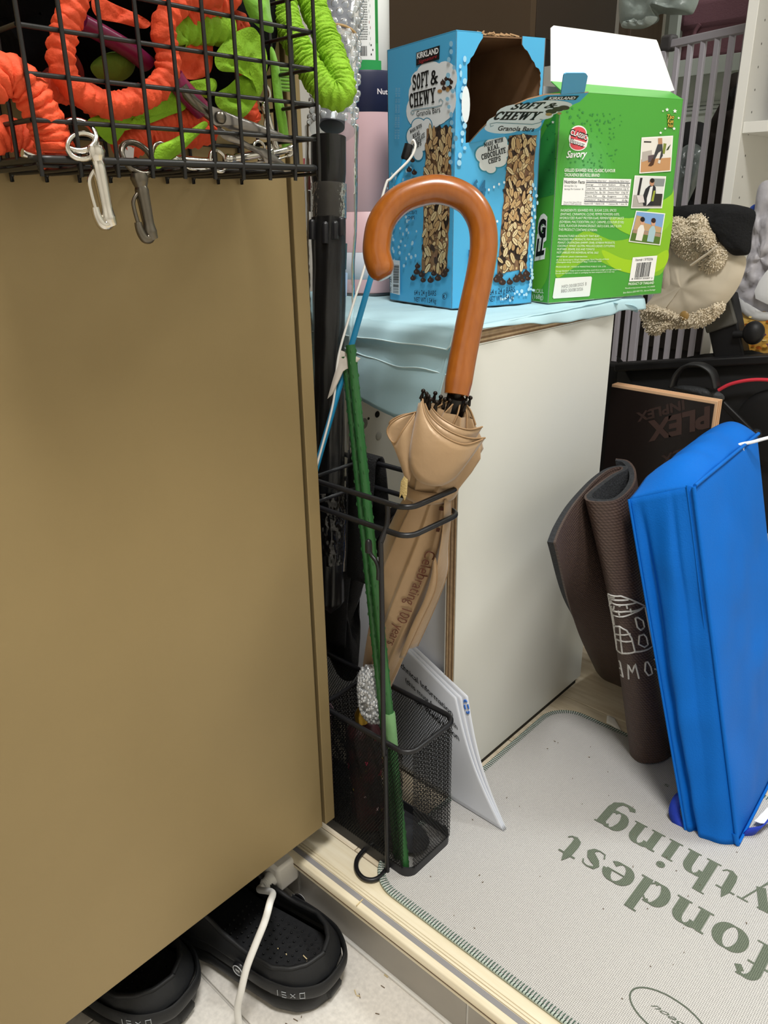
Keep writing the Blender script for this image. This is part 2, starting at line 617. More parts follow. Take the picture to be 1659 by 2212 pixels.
# ---------------------------------------------------------------- the setting
m_wall = M('wall_paint', 'd9d6cf', .8, var=(3, .05), bump=(60, .1))
m_wood = M('laminate', 'c9b89b', .45, var=(4, .22), vec=(3, 26, 26), col2='e6dac3', bump=(30, .05))
m_wood2 = M('laminate_warm', 'd8c6a6', .45, var=(4, .25), vec=(3, 26, 26), col2='ece2cd', bump=(30, .05))
m_sill = M('threshold_wood', 'ded0b0', .42, var=(5, .3), vec=(2.5, 40, 40), col2='efe6cf')
m_tile = M('floor_tile', 'dcd7cf', .42, var=(220, .12), bump=(300, .05))
m_rtile = M('riser_tile', 'a9a49c', .3, var=(14, .08))
m_grout = M('grout', 'f1f0ec', .8)
m_grout2 = M('grout_grey', 'bdb9b2', .8)

# upper floor: planks along the step
FX0, FX1, FY0, FY1 = -1.2, 1.5, .482, 2.6
fl = struct(MB().box((FX0, FY0, -.078), (FX1, FY1, -.004)).build('floor', M('floor_joint', '7d6c52', .8)))
pw, plen = .144, .9
protos = {}
row = 0
y = FY0
while y < FY1-.02:
    y1 = min(y+pw, FY1)
    x = FX0 - (.5 if row % 2 else .2)
    while x < FX1:
        a, b = max(x, FX0), min(x+plen, FX1)
        if b-a > .05:
            p = MB().box((a+.0006, y+.0006, -.004), (b-.0006, y1-.0006, 0)).build('floor_plank', random.choice((m_wood, m_wood2)), fl, bevel=.0006, seg=1)
        x += plen
    y = y1
    row += 1
# threshold of the step
th = MB()
th.box((FX0, .437, -.012), (FX1, .482, -.0008))
sill = struct(th.build('trim_1', m_sill))
MB().box((FX0, .4495, -.0008), (FX1, .4815, 0)).build('board', m_sill, sill, bevel=.0008)
for a, b in ((.4461, .4485), (.4425, .4450)):
    MB().box((FX0, a, -.0008), (FX1, b, .0004)).build('ridge', m_sill, sill, bevel=.0006)
MB().box((FX0, .4353, -.0008), (FX1, .4414, .0002)).build('grip_strip', M('grey_rubber', '8d8b8c', .7, bump=(400, .2)), sill)
ns = MB()
ns.add([p for x in (FX0, FX1) for p in ((x, .4353, 0), (x, .4298, -.0005), (x, .4282, -.002), (x, .4278, -.0145), (x, .437, -.0145), (x, .437, -.0008), (x, .4353, -.0008))],
       [(i, (i+1) % 7, 7+(i+1) % 7, 7+i) for i in range(7)]+[(6, 5, 4, 3, 2, 1, 0), (7, 8, 9, 10, 11, 12, 13)])
ns.build('nosing', m_sill, sill)
MB().box((FX0, .4275, -.0102), (FX1, .4290, -.0090)).build('nosing_groove', M('groove_dark', '6a5844', .8), sill)
# riser under the threshold
rs = struct(MB().box((FX0, .4385, -.078), (FX1, .482, -.0122)).build('wall_step', m_grout))
for k in range(-3, 8):
    x0 = -.549+.2475*k
    MB().box((x0+.0012, .4368, -.0765), (min(x0+.2463, FX1), .4386, -.0145)).build('tile', m_rtile, rs, bevel=.0006, seg=1)
MB().box((FX0, .4335, -.0782), (FX1, .4388, -.0740)).build('caulk_bead', m_grout, rs, bevel=.0012)
# lower floor of the entry
lf = struct(MB().box((FX0, -1.0, -.12), (FX1, .4385, -.0802)).build('floor_entry', m_grout2))
for i in range(-4, 7):
    for j in range(-4, 3):
        x0, y0 = -.60+.30*i, .30-.30*(2-j)+.6-.3
        a, b, c, d = max(x0+.0012, FX0), min(x0+.2988, FX1), max(y0+.0012, -1.0), min(y0+.2988, .4365)
        if b-a > .02 and d-c > .02:
            MB().box((a, c, -.0802), (b, d, -.078)).build('tile', m_tile, lf, bevel=.0006, seg=1)
# walls and ceiling
struct(MB().box((-1.25, -1.05, -.12), (-1.2, 2.65, 2.3)).build('wall_left', m_wall))
struct(MB().box((-1.25, 2.6, -.12), (1.55, 2.65, 2.3)).build('wall_back', M('wall_back_paint', 'aeb3ad', .85, var=(3, .06))))
struct(MB().box((1.5, -1.05, -.12), (1.55, 2.65, 2.3)).build('wall_right', m_wall))
struct(MB().box((-1.25, -1.05, -.12), (1.55, -1.0, 2.3)).build('wall_front', m_wall))
struct(MB().box((-1.25, -1.05, 2.25), (1.55, 2.65, 2.3)).build('ceiling', M('ceiling_paint', 'e6e4df', .9, bump=(80, .05))))
# door in the left wall, beyond the cupboards
dm = M('door_brown', '6a5848', .55, var=(5, .1), vec=(10, 10, 1))
fm = M('door_frame_grey', 'c4bcb2', .55)
ya, yb = W(1262, 50, 0, -1.185).y, 2.5
dr = struct(MB().box((-1.2, ya, 0), (-1.188, yb, 1.95)).build('door_1', dm))
MB().box((-1.2, ya-.06, 0), (-1.168, ya, 2.0)).build('door_frame', fm, dr, bevel=.002)
MB().box((-1.2, ya+.10, 0), (-1.168, ya+.16, 2.0)).build('door_frame', fm, dr, bevel=.002)
MB().box((-1.19, ya+.25, .2), (-1.178, ya+.45, 1.8)).build('door_panel', dm, dr, bevel=.002)
# ---------------------------------------------------------------- gold shoe cabinet
m_gold = M('bronze_laminate', '93805a', .42, metal=.35, spec=.45, var=(3.2, .10), bump=(500, .02))
m_gold_d = M('bronze_edge', '5e4a2e', .5, metal=.2)
GX, ZB = -.518, .0467
t = thing('shoe_cabinet', 'tall bronze shoe cabinet with a flat door hung above the entry floor', 'cabinet', (-.85, .1, ZB))
MB().box((-1.195, -.8, ZB+.002), (GX-.022, .4695, 2.1)).build('body', m_gold_d, t)
MB().box((GX-.020, -.35, ZB), (GX, .4515, 2.1)).build('door', m_gold, t, bevel=.0008)
MB().box((GX-.020, -.79, ZB), (GX, -.353, 2.1)).build('door', m_gold, t, bevel=.0008)
MB().box((GX-.022, .4560, ZB-.0005), (GX+.0003, .4705, 2.1)).build('side_panel', m_gold, t, bevel=.0008)

# ---------------------------------------------------------------- white cupboard with a plywood edge
m_white = M('white_laminate', 'e2e2da', .45, spec=.35, var=(4, .02))
m_inner = M('white_laminate_inside', 'dedcd4', .5)
m_ply = [M('ply_%d' % i, c, .7, var=(6, .15), vec=(30, 30, 30)) for i, c in enumerate(('b59a78', '7f6448', 'c3a986', '8a6e50', 'b2987a'))]
def ply_panel(name, parent, lo, hi, ax, skin, n=7, skin_t=.0012):
    """board whose layers are stacked along axis ax with a laminate skin on both faces"""
    mb = MB()
    a, b = lo[ax], hi[ax]
    e = [a, a+skin_t]+[a+skin_t+(b-a-2*skin_t)*i/n for i in range(1, n)]+[b-skin_t, b]
    for i in range(len(e)-1):
        l, h = list(lo), list(hi)
        l[ax], h[ax] = e[i], e[i+1]
        edge = 0 if i in (0, len(e)-2) else (.0003 if i % 2 else 0)
        for k in range(3):
            if k != ax:
                l[k] += edge
                h[k] -= edge
        mb.box(l, h, skin if i in (0, len(e)-2) else m_ply[i % len(m_ply)])
    return mb.build(name, None, parent, smooth=False)
CX1, CX0, CY0, CY1, CT = -.476, -.86, .637, .968, .5805
t = thing('white_cupboard', 'open fronted white laminate cupboard with striped plywood edges under the pale blue cloth', 'cabinet', (-.66, .8, 0))
ply_panel('side_panel', t, (CX1-.0155, CY0, .008), (CX1, CY1, CT-.0165), 0, m_white)
ply_panel('side_panel', t, (CX0, CY0, .008), (CX0+.0155, CY1, CT-.0165), 0, m_inner)
ply_panel('top_panel', t, (CX0, CY0, CT-.016), (CX1+.0004, CY1-.002, CT), 2, m_white, n=6)
MB().box((CX0+.016, CY0+.05, .02), (CX1-.016, CY1-.009, .034)).build('shelf', m_inner, t)
MB().box((CX0+.012, CY0+.012, 0), (CX1-.0015, CY1-.012, .0085)).build('plinth', M('plinth_dark', '23211c', .7), t)
# fittings in the inner face of the far side panel
hx = CX0+.0157
mdark = M('hole_dark', '0c0b0a', .8)
p = W(815, 895, 0, hx)
MB().lathe([(.0001, .0006), (.0052, .0006), (.0052, 0), (.0056, 0)], 20, p, (1, 0, 0)).build('hole', mdark, t)
p = W(796, 904, 0, hx)
MB().lathe([(.0001, .0006), (.0022, .0006), (.0022, 0)], 14, p, (1, 0, 0)).build('hole', mdark, t)
p = W(786, 915, 0, hx)
MB().lathe([(.0001, .0008), (.008, .0008), (.009, 0)], 20, p, (1, 0, 0)).build('cam_cover', M('cover_grey', '8f8d86', .5), t)
p = W(818, 942, 0, hx)
MB().lathe([(.0001, .0016), (.006, .0014), (.0075, 0)], 20, p, (1, 0, 0)).build('cam_cover', M('cover_light', 'c4c2ba', .4), t)
p = W(1009, 829, 0, CX1)
MB().lathe([(.0001, .0004), (.0019, .0004), (.0019, -.001)], 14, p, (1, 0, 0)).build('hole', mdark, t)

# brown wall cupboard high up behind the boxes
m_bw = M('brown_board', '4a3a28', .6, var=(4, .08))
q = W(1156, 79, 1, 1.2)
t = thing('wall_cupboard', 'dark brown wall cupboard hung behind the tall blue box', 'cabinet', (-.98, 1.36, q.z))
MB().box((-1.2, 1.202, q.z), (q.x, 1.46, q.z+.7)).build('body', M('brown_side', '30251b', .6), t, bevel=.001)
MB().box((-1.198, 1.185, q.z-.002), (q.x, 1.2, q.z+.7)).build('door', m_bw, t, bevel=.001)

# pale blue cloth over the top
m_cloth = M('blue_cloth', 'd0f0f8', .75, spec=.2, var=(12, .04), bump=(700, .04))
def see_through(m, amt):
    """thin cloth: lets part of the light through"""
    nt = m.node_tree
    bs, out = nt.nodes['Principled BSDF'], nt.nodes['Material Output']
    tr = nt.nodes.new('ShaderNodeBsdfTranslucent')
    tr.inputs[0].default_value = bs.inputs['Base Color'].default_value
    mx = nt.nodes.new('ShaderNodeMixShader')
    mx.inputs[0].default_value = amt
    nt.links.new(bs.outputs[0], mx.inputs[1])
    nt.links.new(tr.outputs[0], mx.inputs[2])
    nt.links.new(mx.outputs[0], out.inputs[0])
see_through(m_cloth, .30)
_cloth = bpy.data.materials['blue_cloth']
def interp(x, T):
    if x <= T[0][0]:
        return T[0][1]
    for (a, b), (c, d) in zip(T, T[1:]):
        if x <= c:
            return b+(d-b)*(x-a)/(c-a)
    return T[-1][1]
def cloth_fn():
    mb = MB()
    # along X, from the left end to the right end and a fold over the right edge; profile runs back -> front -> down
    nx, ns = 120, 90
    zt = CT+.0035
    hemA = W(757, 725, 1, CY0-.012)
    vs = []
    for i in range(nx):
        u = i/(nx-1)
        x = CX0-.02 + (CX1+.0035-(CX0-.02))*u
        drop = interp(x, ((-.88, .075), (-.63, .078), (-.556, .098), (-.515, .094), (-.492, .07), (-.482, .02), (-.474, .004)))
        for j in range(ns):
            s = j/(ns-1)
            top_len = CY1+.012-CY0+.004
            L = top_len+drop
            d = L*s
            if d < top_len-.004:
                y = CY1+.012-d
                z = zt + .0012*mnoise.noise(Vector((x*18, y*18, 0)))+.0010*mnoise.noise(Vector((x*50, y*40, 3)))
            else:
                e = d-(top_len-.004)
                a = min(1, e/.008)
                y = CY0-.0035*sin(a*pi/2) - .004*min(1, e/.05) + (.0016*sin(x*46+e*14)+.0022*mnoise.noise(Vector((x*16, e*20, 7)))+.0010*mnoise.noise(Vector((x*60+e*60, e*40, 2))))*min(1, e/.05) - .008*min(1, e/.06)
                z = zt - .004*(1-cos(a*pi/2)) - max(0, e-.004)
                if CY1+.012-CY0 and .02 < e < .034:
                    y -= .002*sin((e-.02)/.014*pi)
            vs.append((x, y, z))
    fs = [(i*ns+j, (i+1)*ns+j, (i+1)*ns+j+1, i*ns+j+1) for i in range(nx-1) for j in range(ns-1)]
    mb.add(vs, fs, m_cloth)
    return mb
cl = cloth_fn().build('tablecloth', None, None, solid=.0009)
tag(cl, 'pale blue thin cloth spread over the white cupboard and hanging over its front', 'tablecloth')
# edge of the cloth that folds over the right side
mb = MB()
def cside(u, v):
    y = .655+(1.02-.655)*u
    prof = .0022+.0150*min(1, max(0, (y-.675)/.19))+(.0010*sin(u*19)+.0007*sin(u*41))*min(1, u*3)
    x = CX1+.0022+.0035*sin(v*pi*.5)+.0018*sin(u*26)*v + (.012*((u-.86)/.14) if u > .86 else 0)
    z = CT+.0042-prof*v
    if v < .2:
        x -= .004*(1-v/.2)
    return (x, y, z)
mb.grid(cside, 60, 10, mat=m_cloth)
mb.build('side_fold', None, cl, solid=.0008)
mb = MB()
c0 = W(1405, 640, 0, CX1+.002)
def tip(u, v):
    y = .955+.075*u
    x = CX1-.055+.065*v+.006*sin(u*8+v*3)
    z = CT+.004-.004*v-.012*v*v*u+.004*sin(u*9+v*4)*u - .010*u*u*(1-.3*v)
    return (x, y, z)
mb.grid(tip, 24, 16, mat=m_cloth)
mb.build('loose_corner', None, cl, solid=.0008)
# two folded-over layers on the hanging front, each with a stitched hem
for depth, off, amp in ((.020, .0070, .0012), (.042, .0050, .0008)):
    mb = MB()
    def lay(u, v, depth=depth, off=off, amp=amp):
        x = CX0-.02+(-.4745-(CX0-.02))*u
        d = depth*(1+.14*sin(x*16+depth*60)+.07*sin(x*31)+.10*mnoise.noise(Vector((x*22, depth*40, 1))))*v*max(.02, min(1, (-.4745-x)/.006))
        y = CY0-.004-off*min(1, v*3)-.004*v-amp*sin(x*40)*v
        return (x, y, CT+.0036-d)
    mb.grid(lay, 90, 8, mat=m_cloth)
    h = [lay(i/89, 1) for i in range(90)]
    mb.tube([(p[0], p[1]-.0004, p[2]) for p in h], .0009, 5, mat=M('hem_thread', 'd8f0f4', .8))
    mb.build('hem_layer', None, cl)
# ---------------------------------------------------------------- the tall blue snack box
ZC = CT+.0055
def base(x, y):
    return W(x, y, 2, ZC)
B0, B1, B2 = base(842, 648), base(975, 668), base(1148, 655)
# make it square: keep B1, direction of B1->B2
eu = (B2-B1).normalized()
ev = (B0-B1).normalized()
wu, wv, hh = (B2-B1).length, (B0-B1).length, .285
B0, B2 = B1+ev*wv, B1+eu*wu
B3 = B0+eu*wu
up = Vector((0, 0, 1))
m_blue = M('blue_card', '50b0e0', .38, spec=.4, var=(3, .04))
m_kraft = M('kraft_inside', '8a6a4c', .8, var=(40, .15))
t = thing('granola_box', 'tall blue granola bar carton torn open at the front, on the pale blue cloth', 'box', tuple(B1))
th_ = .0011
def wall(name, a, b, z0, z1, mat_out, inn, parent):
    """card wall between base points a,b; printed outside, brown inside"""
    mb = MB()
    o = [a+up*z0, b+up*z0, b+up*z1, a+up*z1]
    i = [p+inn*th_ for p in o]
    mb.add(o, [(0, 1, 2, 3)], mat_out)
    mb.add(i, [(3, 2, 1, 0)], m_kraft)
    for k in range(4):
        l = (k+1) % 4
        mb.add([o[k], i[k], i[l], o[l]], [(0, 1, 2, 3)], m_kraft)
    return mb.build(name, None, parent, smooth=False)
wall('side_wall', B0, B1, 0, hh, m_blue, eu, t)
wall('back_wall', B3, B0, 0, hh, m_blue, -ev, t)
wall('side_wall', B2, B3, 0, hh, m_blue, -eu, t)
MB().prism([(0, 0), (wu, 0), (wu, wv), (0, wv)], B1, eu, ev, .001).build('bottom', m_kraft, t)
# the front: torn opening
FF = Face(B1, eu, up)
def fpx(x, y):
    a, b = FF.px(x, y)
    return Vector((a, b))
fw = wu
oL = [fpx(1006, 305), fpx(1009, 140), fpx(1043, 82)]
oR = [fpx(1128, 96), fpx(1168, 158), fpx(1165, 205)]
for q in oL+oR:
    q.x = max(.004, min(fw-.004, q.x))
zlow = fpx(1010, 309).y
zlowR = fpx(1160, 282).y
def fpiece(name, poly, parent=t, mat=m_blue):
    mb = MB()
    o = [FF.pt(p, 0) for p in poly]
    i = [FF.pt(p, -th_*1.6) for p in poly]
    k = len(poly)
    mb.add(o, [tuple(range(k))], mat)
    mb.add(i, [tuple(range(k-1, -1, -1))], m_kraft)
    for a in range(k):
        b = (a+1) % k
        mb.add([o[a], i[a], i[b], o[b]], [(0, 1, 2, 3)], m_kraft)
    return mb.build(name, None, parent, smooth=False)
R_ = random.Random(3)
def torn(a, b, n=9, amp=.0009):
    return [tuple(a.lerp(b, i/n)+Vector((R_.uniform(-amp, amp), R_.uniform(-amp, amp)))*(0 < i < n)) for i in range(n+1)]
lip = Vector((oL[0].x, zlow))
fpiece('front_edge', [(0, zlow), tuple(lip)]+torn(oL[0]+Vector((0, .001)), oL[1], 16)+torn(oL[1], oL[2], 8)+[(oL[2].x, hh), (0, hh)])
fpiece('front_edge', [(fw, zlowR), (fw, hh), (oR[0].x, hh)]+torn(oR[0], oR[1], 8)+torn(oR[1], oR[2], 8)+[(oR[2].x, zlowR)])
low = [(0, 0), (fw, 0), (fw, zlowR)]+torn(Vector((oR[2].x, zlowR)), Vector((oL[0].x, zlow)), 14, .0006)+[(0, zlow)]
fpiece('front_wall', low)
# top panels
tp = MB()
tp.add([B1+up*hh, B1+eu*oL[2].x+up*hh, B1+eu*oL[2].x+ev*wv+up*hh, B0+up*hh], [(0, 1, 2, 3)], m_blue)
tp.build('top_flap', None, t, smooth=False, solid=.0012)
tp = MB()
tp.add([B1+eu*oL[2].x+ev*.018+up*(hh-.0004), B2+ev*.002+up*(hh-.0004), B3+up*(hh-.0004), B0+eu*oL[2].x+up*(hh-.0004)], [(0, 1, 2, 3)], m_kraft)
tp.build('top_flap', None, t, smooth=False, solid=.0012)
# torn fibres along the top edge
mb = MB()
for i in range(26):
    a = R_.uniform(oL[2].x-.004, oR[0].x+.002)
    p = FF.pt((a, hh-.0005), R_.uniform(-.004, .001))
    mb.bar(p, p+eu*R_.uniform(-.012, .012)+up*R_.uniform(-.001, .003)-FF.n*R_.uniform(0, .004), .0009, .0012, mat=M('torn_card', 'b99670', .9))
mb.build('torn_edge', None, t, smooth=False)
# the flap: bent outwards from the lip, with its tab
hA, hB = FF.pt((.0005, zlow+.0), .0008), FF.pt((fw-.001, zlowR-.006), .0008)
fd = (D(1240, 205, 1)-CAM).normalized()
hin0, hin1 = PL(1014, 309, B1+FF.n*.0012, FF.n), PL(1166, 282, B1+FF.n*.0012, FF.n)
# far end of the flap reaches out over the green box, raised to its real length
outd = (FF.n*.62+eu*.30+up*.66).normalized()
E0, E1 = hin0+(outd*.072)+eu*.004, hin1+(outd*.054)
def solve_on_sight(px, py, p_from, length):
    """point on the sight line at the given distance from p_from (nearer one)"""
    d = ray(px, py).normalized()
    oc = CAM-p_from
    b = oc.dot(d)
    c = oc.dot(oc)-length*length
    q = b*b-c
    if q < 0:
        return CAM-d*b
    return CAM+d*(-b-sqrt(q))
E0 = solve_on_sight(1187, 203, hin0, .092)
E1 = solve_on_sight(1272, 204, hin1, .072)
fu = (hin1-hin0)
fvv = (E0-hin0)
FLn = fu.cross(fvv).normalized()
if FLn.dot(CAM-hin0) < 0:
    FLn = -FLn
E1 = PL(1272, 204, hin0, FLn)
corners = [PL(*q, hin0, FLn) for q in ((1014, 309), (1166, 282), (1176, 260), (1190, 247), (1252, 220), (1272, 200), (1215, 204), (1180, 205), (1140, 215), (1100, 233), (1062, 258), (1036, 284))]
mb = MB()
o = [p for p in corners]
i_ = [p-FLn*.0014 for p in corners]
k = len(o)
mb.add(o, [tuple(range(k))], m_blue)
mb.add(i_, [tuple(range(k-1, -1, -1))], m_kraft)
for a in range(k):
    b = (a+1) % k
    mb.add([o[a], i_[a], i_[b], o[b]], [(0, 1, 2, 3)], m_kraft)
flap = mb.build('torn_flap', None, t, smooth=False)
tb = [PL(*q, hin0, FLn) for q in ((1212, 205), (1262, 204))]
tu = (tb[1]-tb[0]).normalized()
tn_ = (FF.n*.5+up*.1)
d_up = (solve_on_sight(1218, 158, tb[0], .028)-tb[0])
tabp = [tb[0], tb[1], tb[1]+d_up*.86+tu*.001, tb[1]+d_up*.97-tu*.002, tb[1]+d_up-tu*.005, tb[0]+d_up+tu*.004, tb[0]+d_up*.96+tu*.001, tb[0]+d_up*.86]
mb = MB()
tn2 = tu.cross(d_up).normalized()
mb.add(tabp+[p-tn2*.0012 for p in tabp], [tuple(range(8)), tuple(range(15, 7, -1))]+[(q, (q+1) % 8, 8+(q+1) % 8, 8+q) for q in range(8)], M('tab_blue', '58a9d6', .4))
mb.build('tab', None, flap, smooth=False)

# ---- prints on the box
SF = Face(B1, -ev, up)           # side face with the art
def art_bar(F, TL, TR, BL, BR, seed, chips=True):
    """picture of an oat bar: many small flat shapes on a tan strip"""
    R = random.Random(seed)
    tl, tr, bl, br = [Vector(F.px(*q)) for q in (TL, TR, BL, BR)]
    def P(u, v):
        return tl.lerp(tr, u).lerp(bl.lerp(br, u), v)
    edge = [P(i/7, R.uniform(-.004, .006)) for i in range(8)]+[P(1+R.uniform(-.02, .03), i/24) for i in range(25)]+[P(1-i/7, 1) for i in range(8)]+[P(R.uniform(-.03, .02), 1-i/24) for i in range(25)]
    F.poly([tuple(p) for p in edge], '8a6a4e', 1)
    wdt = (tr-tl).length
    hgt = (bl-tl).length
    tones = ('c9a878', 'b58f66', 'd9bd8c', 'a67f5c', 'e2cda0', '96705a', 'b99a78', '7e5f4c')
    def oat(u, v, a, b, rot, col):
        c = P(u, v)
        F.ell(c.x, c.y, a, b, col, 1, False, 8, rot)
    n = int(hgt/wdt*70)
    for _ in range(n):
        u, v = R.uniform(.03, .97), R.uniform(.01, .99)
        oat(u, v, wdt*R.uniform(.03, .10), wdt*R.uniform(.015, .05), R.uniform(0, pi), R.choice(tones))
    for _ in range(int(n*.30)):
        v, u = R.choice((.02, .05, .08, .12, .36, .40, .44, .55, .58, .62, .82, .9)), R.uniform(.05, .95)
        v = min(.98, max(.02, v+R.uniform(-.035, .035)))
        oat(u, v, wdt*R.uniform(.08, .17), wdt*R.uniform(.07, .12), R.uniform(0, pi), R.choice(('332823', '41342e', '28201d')))
    for _ in range(int(n*.5)):
        u, v = R.uniform(.05, .95), R.uniform(.02, .98)
        a, b, ro, cc = wdt*R.uniform(.09, .19), wdt*R.uniform(.045, .08), R.uniform(.6, 2.5), R.choice(('d9c190', 'cfae7c', 'e6d3a6', 'be9a6a'))
        oat(u, v, a*1.12, b*1.3, ro, '5e4434')
        oat(u, v, a, b, ro, cc)
        oat(u, v, a*.8, b*.18, ro, 'a3815a')
def chip(F, x, y, r):
    F.poly([F.px(*q) for q in [(x-r*.15, y-r*1.35), (x+r*.25, y-r*.7)]+[(x+r*cos(a), y+r*.15+r*.85*sin(a)) for a in [(-.4+.5*i) for i in range(9)]]+[(x-r*.5, y-r*.6)]], '3a2923', 2)
    F.ell(x-r*.3, y+r*.0, r*.22, r*.3, '6b5348', 2, True, 8)
def cloud(F, cs, col, rim=None, g=4):
    if rim:
        F.blob(cs, rim, 1, grow=g)
    F.blob(cs, col, 1)
# side face
F = SF
cloud(F, [(932, 168, 34, 36), (962, 168, 26, 36), (905, 205, 22, 34), (900, 240, 22, 34), (950, 215, 36, 50), (925, 245, 36, 34), (945, 240, 26, 30), (910, 175, 22, 24)], 'eef2f4')
F.poly([(900, 114), (951, 98), (950, 128), (900, 142)], '151314', 2, px=True)
F.text('KIRKLAND', (902, 127), (948.5, 115), (902, 115), 'f2f2f2', 3, bold=.03)
F.text('Signature', (905, 138), (946, 124), (904, 131), 'b02a33', 3, shear=.4)
F.text('SOFT', (892, 196), (927, 185), (892, 163), '141414', 2, font=slab)
F.text('&', (931, 184), (947, 180), (931, 154), '141414', 2, font=slab)
F.text('CHEWY', (886, 234), (943, 221), (885, 203), '141414', 2, font=slab)
F.text('Granola Bars', (901, 252), (952, 242), (900, 240), '1d1d1d', 2)
for q in ((958, 178, 6), (966, 170, 5.5), (974, 176, 6), (960, 190, 5), (972, 188, 5.5)):
    chip(F, *q)
F.ell(951, 197, 5, 4, 'b9874f', 2)
F.ell(968, 193, 4, 5, 'c79a62', 2)
F.line([(894, 241)]+[(892+4*cos(a), 243+4*sin(a)) for a in (0, 1.5, 3, 4.5)]+[(897, 237), (920, 234), (942, 231), (955, 227), (958, 219), (953, 214), (949, 217), (950, 221)], .0011, '8fa9b3', 2)
CL2 = [(905, 272, 15, 16), (923, 272, 10, 16), (895, 295, 16, 22), (908, 300, 20, 24), (895, 318, 12, 14), (904, 332, 10, 14), (912, 310, 16, 16)]
cloud(F, CL2, 'eef2f4', '2f86a8', 2)
for s_, a, b, c in (('MADE WITH', (887, 288), (913, 274), (886, 281)), ('REAL', (893, 300), (909, 290), (892, 291)), ('CHOCOLATE', (893, 314), (920, 296), (892, 304)), ('CHIPS', (894, 324), (912, 313), (893, 314))):
    F.text(s_, a, b, c, '1b1b1b', 2, font=slab)
art_bar(F, (923, 279), (978, 276), (911, 585), (966, 592), 4)
for q in ((894, 346, 5), (887, 366, 6), (898, 372, 6), (903, 586, 7), (914, 592, 7), (933, 604, 7), (949, 600, 7), (962, 592, 7), (895, 600, 6), (905, 574, 6), (940, 590, 6), (967, 583, 6), (917, 604, 6)):
    chip(F, *q)
RR = random.Random(11)
for i in range(16):
    F.ell(978+RR.uniform(-9, 9), 95+i*17, 3.2+RR.random()*1.6, 4.5+RR.random()*2, '93cbe8', 1, True, 12)
for i in range(70):
    a = i*.43
    F.ell(868+34*sin(a*1.7)*(.5+.5*RR.random())+RR.uniform(-6, 6), 360+i*3.1, 1.4+RR.random()*1.4, 2.4+RR.random()*2, 'b4dcef', 1, True, 10)
for s_, a, b, c in (('64 x 24 g BARS', (898, 637), (945, 639), (898, 626)), ('NET WT 1.54 kg', (898, 651), (945, 655), (898, 641)), ('CHOCOLATE', (879, 463), (904, 462), (879, 456)), ('CHIPS', (884, 474), (899, 473), (884, 467))):
    F.text(s_, a, b, c, '15304a', 2, bold=.01)
F.ell(963, 640, 5, 7, '15304a', 2)
F.ell(963, 640, 4.2, 6, '57b0dc', 2)
F.text('K', (960.5, 644), (965.5, 644), (960.5, 636), '15304a', 3, bold=.03)
F.poly([(846, 560), (867, 563), (867, 637), (846, 632)], 'd8dde2', 2, px=True)
F.bars((852, 632), (853, 572), (864, 633), 46, '1b1b1b', 2, seed=5)
F.text('ITM. / ART. 1210980', (850, 632), (850, 564), (846.5, 631), '1b1b1b', 3)
for k_ in range(2):
    F.text('8524 10 2045 180325 23:54', (864+k_*-6, 190), (862+k_*-6, 300), (868+k_*-6, 190), '8fc3df', 2)
F.build(t)
# front face (below the opening)
F = FF
CL3 = [(1062, 318, 17, 18), (1080, 308, 16, 16), (1045, 334, 18, 18), (1060, 335, 28, 24), (1047, 355, 12, 14), (1075, 345, 20, 16), (1060, 365, 11, 9), (1085, 325, 16, 18)]
cloud(F, CL3, 'e6ecee', '3c93ab', 2.6)
for s_, a, b, c in (('MADE WITH', (1045, 318), (1086, 306), (1045, 309)), ('REAL', (1053, 328), (1078, 320), (1052, 318)), ('CHOCOLATE', (1040, 346), (1092, 330), (1039, 334)), ('CHIPS', (1055, 355), (1081, 347), (1054, 344))):
    F.text(s_, a, b, c, '1b1b1b', 2, font=slab)
art_bar(F, (1101, 292), (1159, 291), (1073, 592), (1137, 580), 4)
for q in ((1071, 602, 8), (1083, 608, 8), (1099, 608, 7), (1113, 602, 8), (1122, 596, 8), (1135, 590, 8), (1078, 594, 7), (1127, 604, 6), (1138, 600, 6)):
    chip(F, *q)
F.text('64', (1017, 421), (1047, 423), (1018, 388), '2f6f96', 2, bold=.03)
F.text('BARS', (1040, 440), (1047, 440), (1040, 429), '2f6f96', 2)
F.text('1.54', (1010, 575), (1040, 578), (1010, 540), '1c4f7d', 2, bold=.03)
for s_, a, b, c in (('64 x 24 g BARS', (1056, 637), (1110, 630), (1056, 625)), ('NET WT 1.54 kg', (1053, 652), (1107, 646), (1053, 641))):
    F.text(s_, a, b, c, '15304a', 2, bold=.01)
for i in range(30):
    q = i/30
    F.ell(1160-14*q+RR.uniform(-6, 2) if i % 2 else 1146+RR.uniform(-4, 4), 400+q*230, 1.8+RR.random()*1.6, 2.6+RR.random()*2.4, 'b9e0f1', 1, True, 10)
for i in range(15):
    F.ell(1080+i*5.0, 650-i*1.8+RR.uniform(-8, 6), 2+RR.random()*1.6, 2.4+RR.random()*2, 'b9e0f1', 1, True, 10)
for x_, y_ in ((1054, 410), (1065, 404), (1076, 398), (1087, 394), (1072, 478), (1064, 512)):
    F.ell(x_, y_, 2.2, 3, 'e6f3f8', 1, True, 10)
for i in range(15):
    F.ell(990+RR.uniform(-3, 10) if i % 3 else 1002, 128+i*16, 2.5+RR.random()*2.5, 4+RR.random()*4, 'a4d6ee', 1, True, 12)
F.ell(1004, 226, 9, 40, 'e3ecef', 1)
F.build(t)
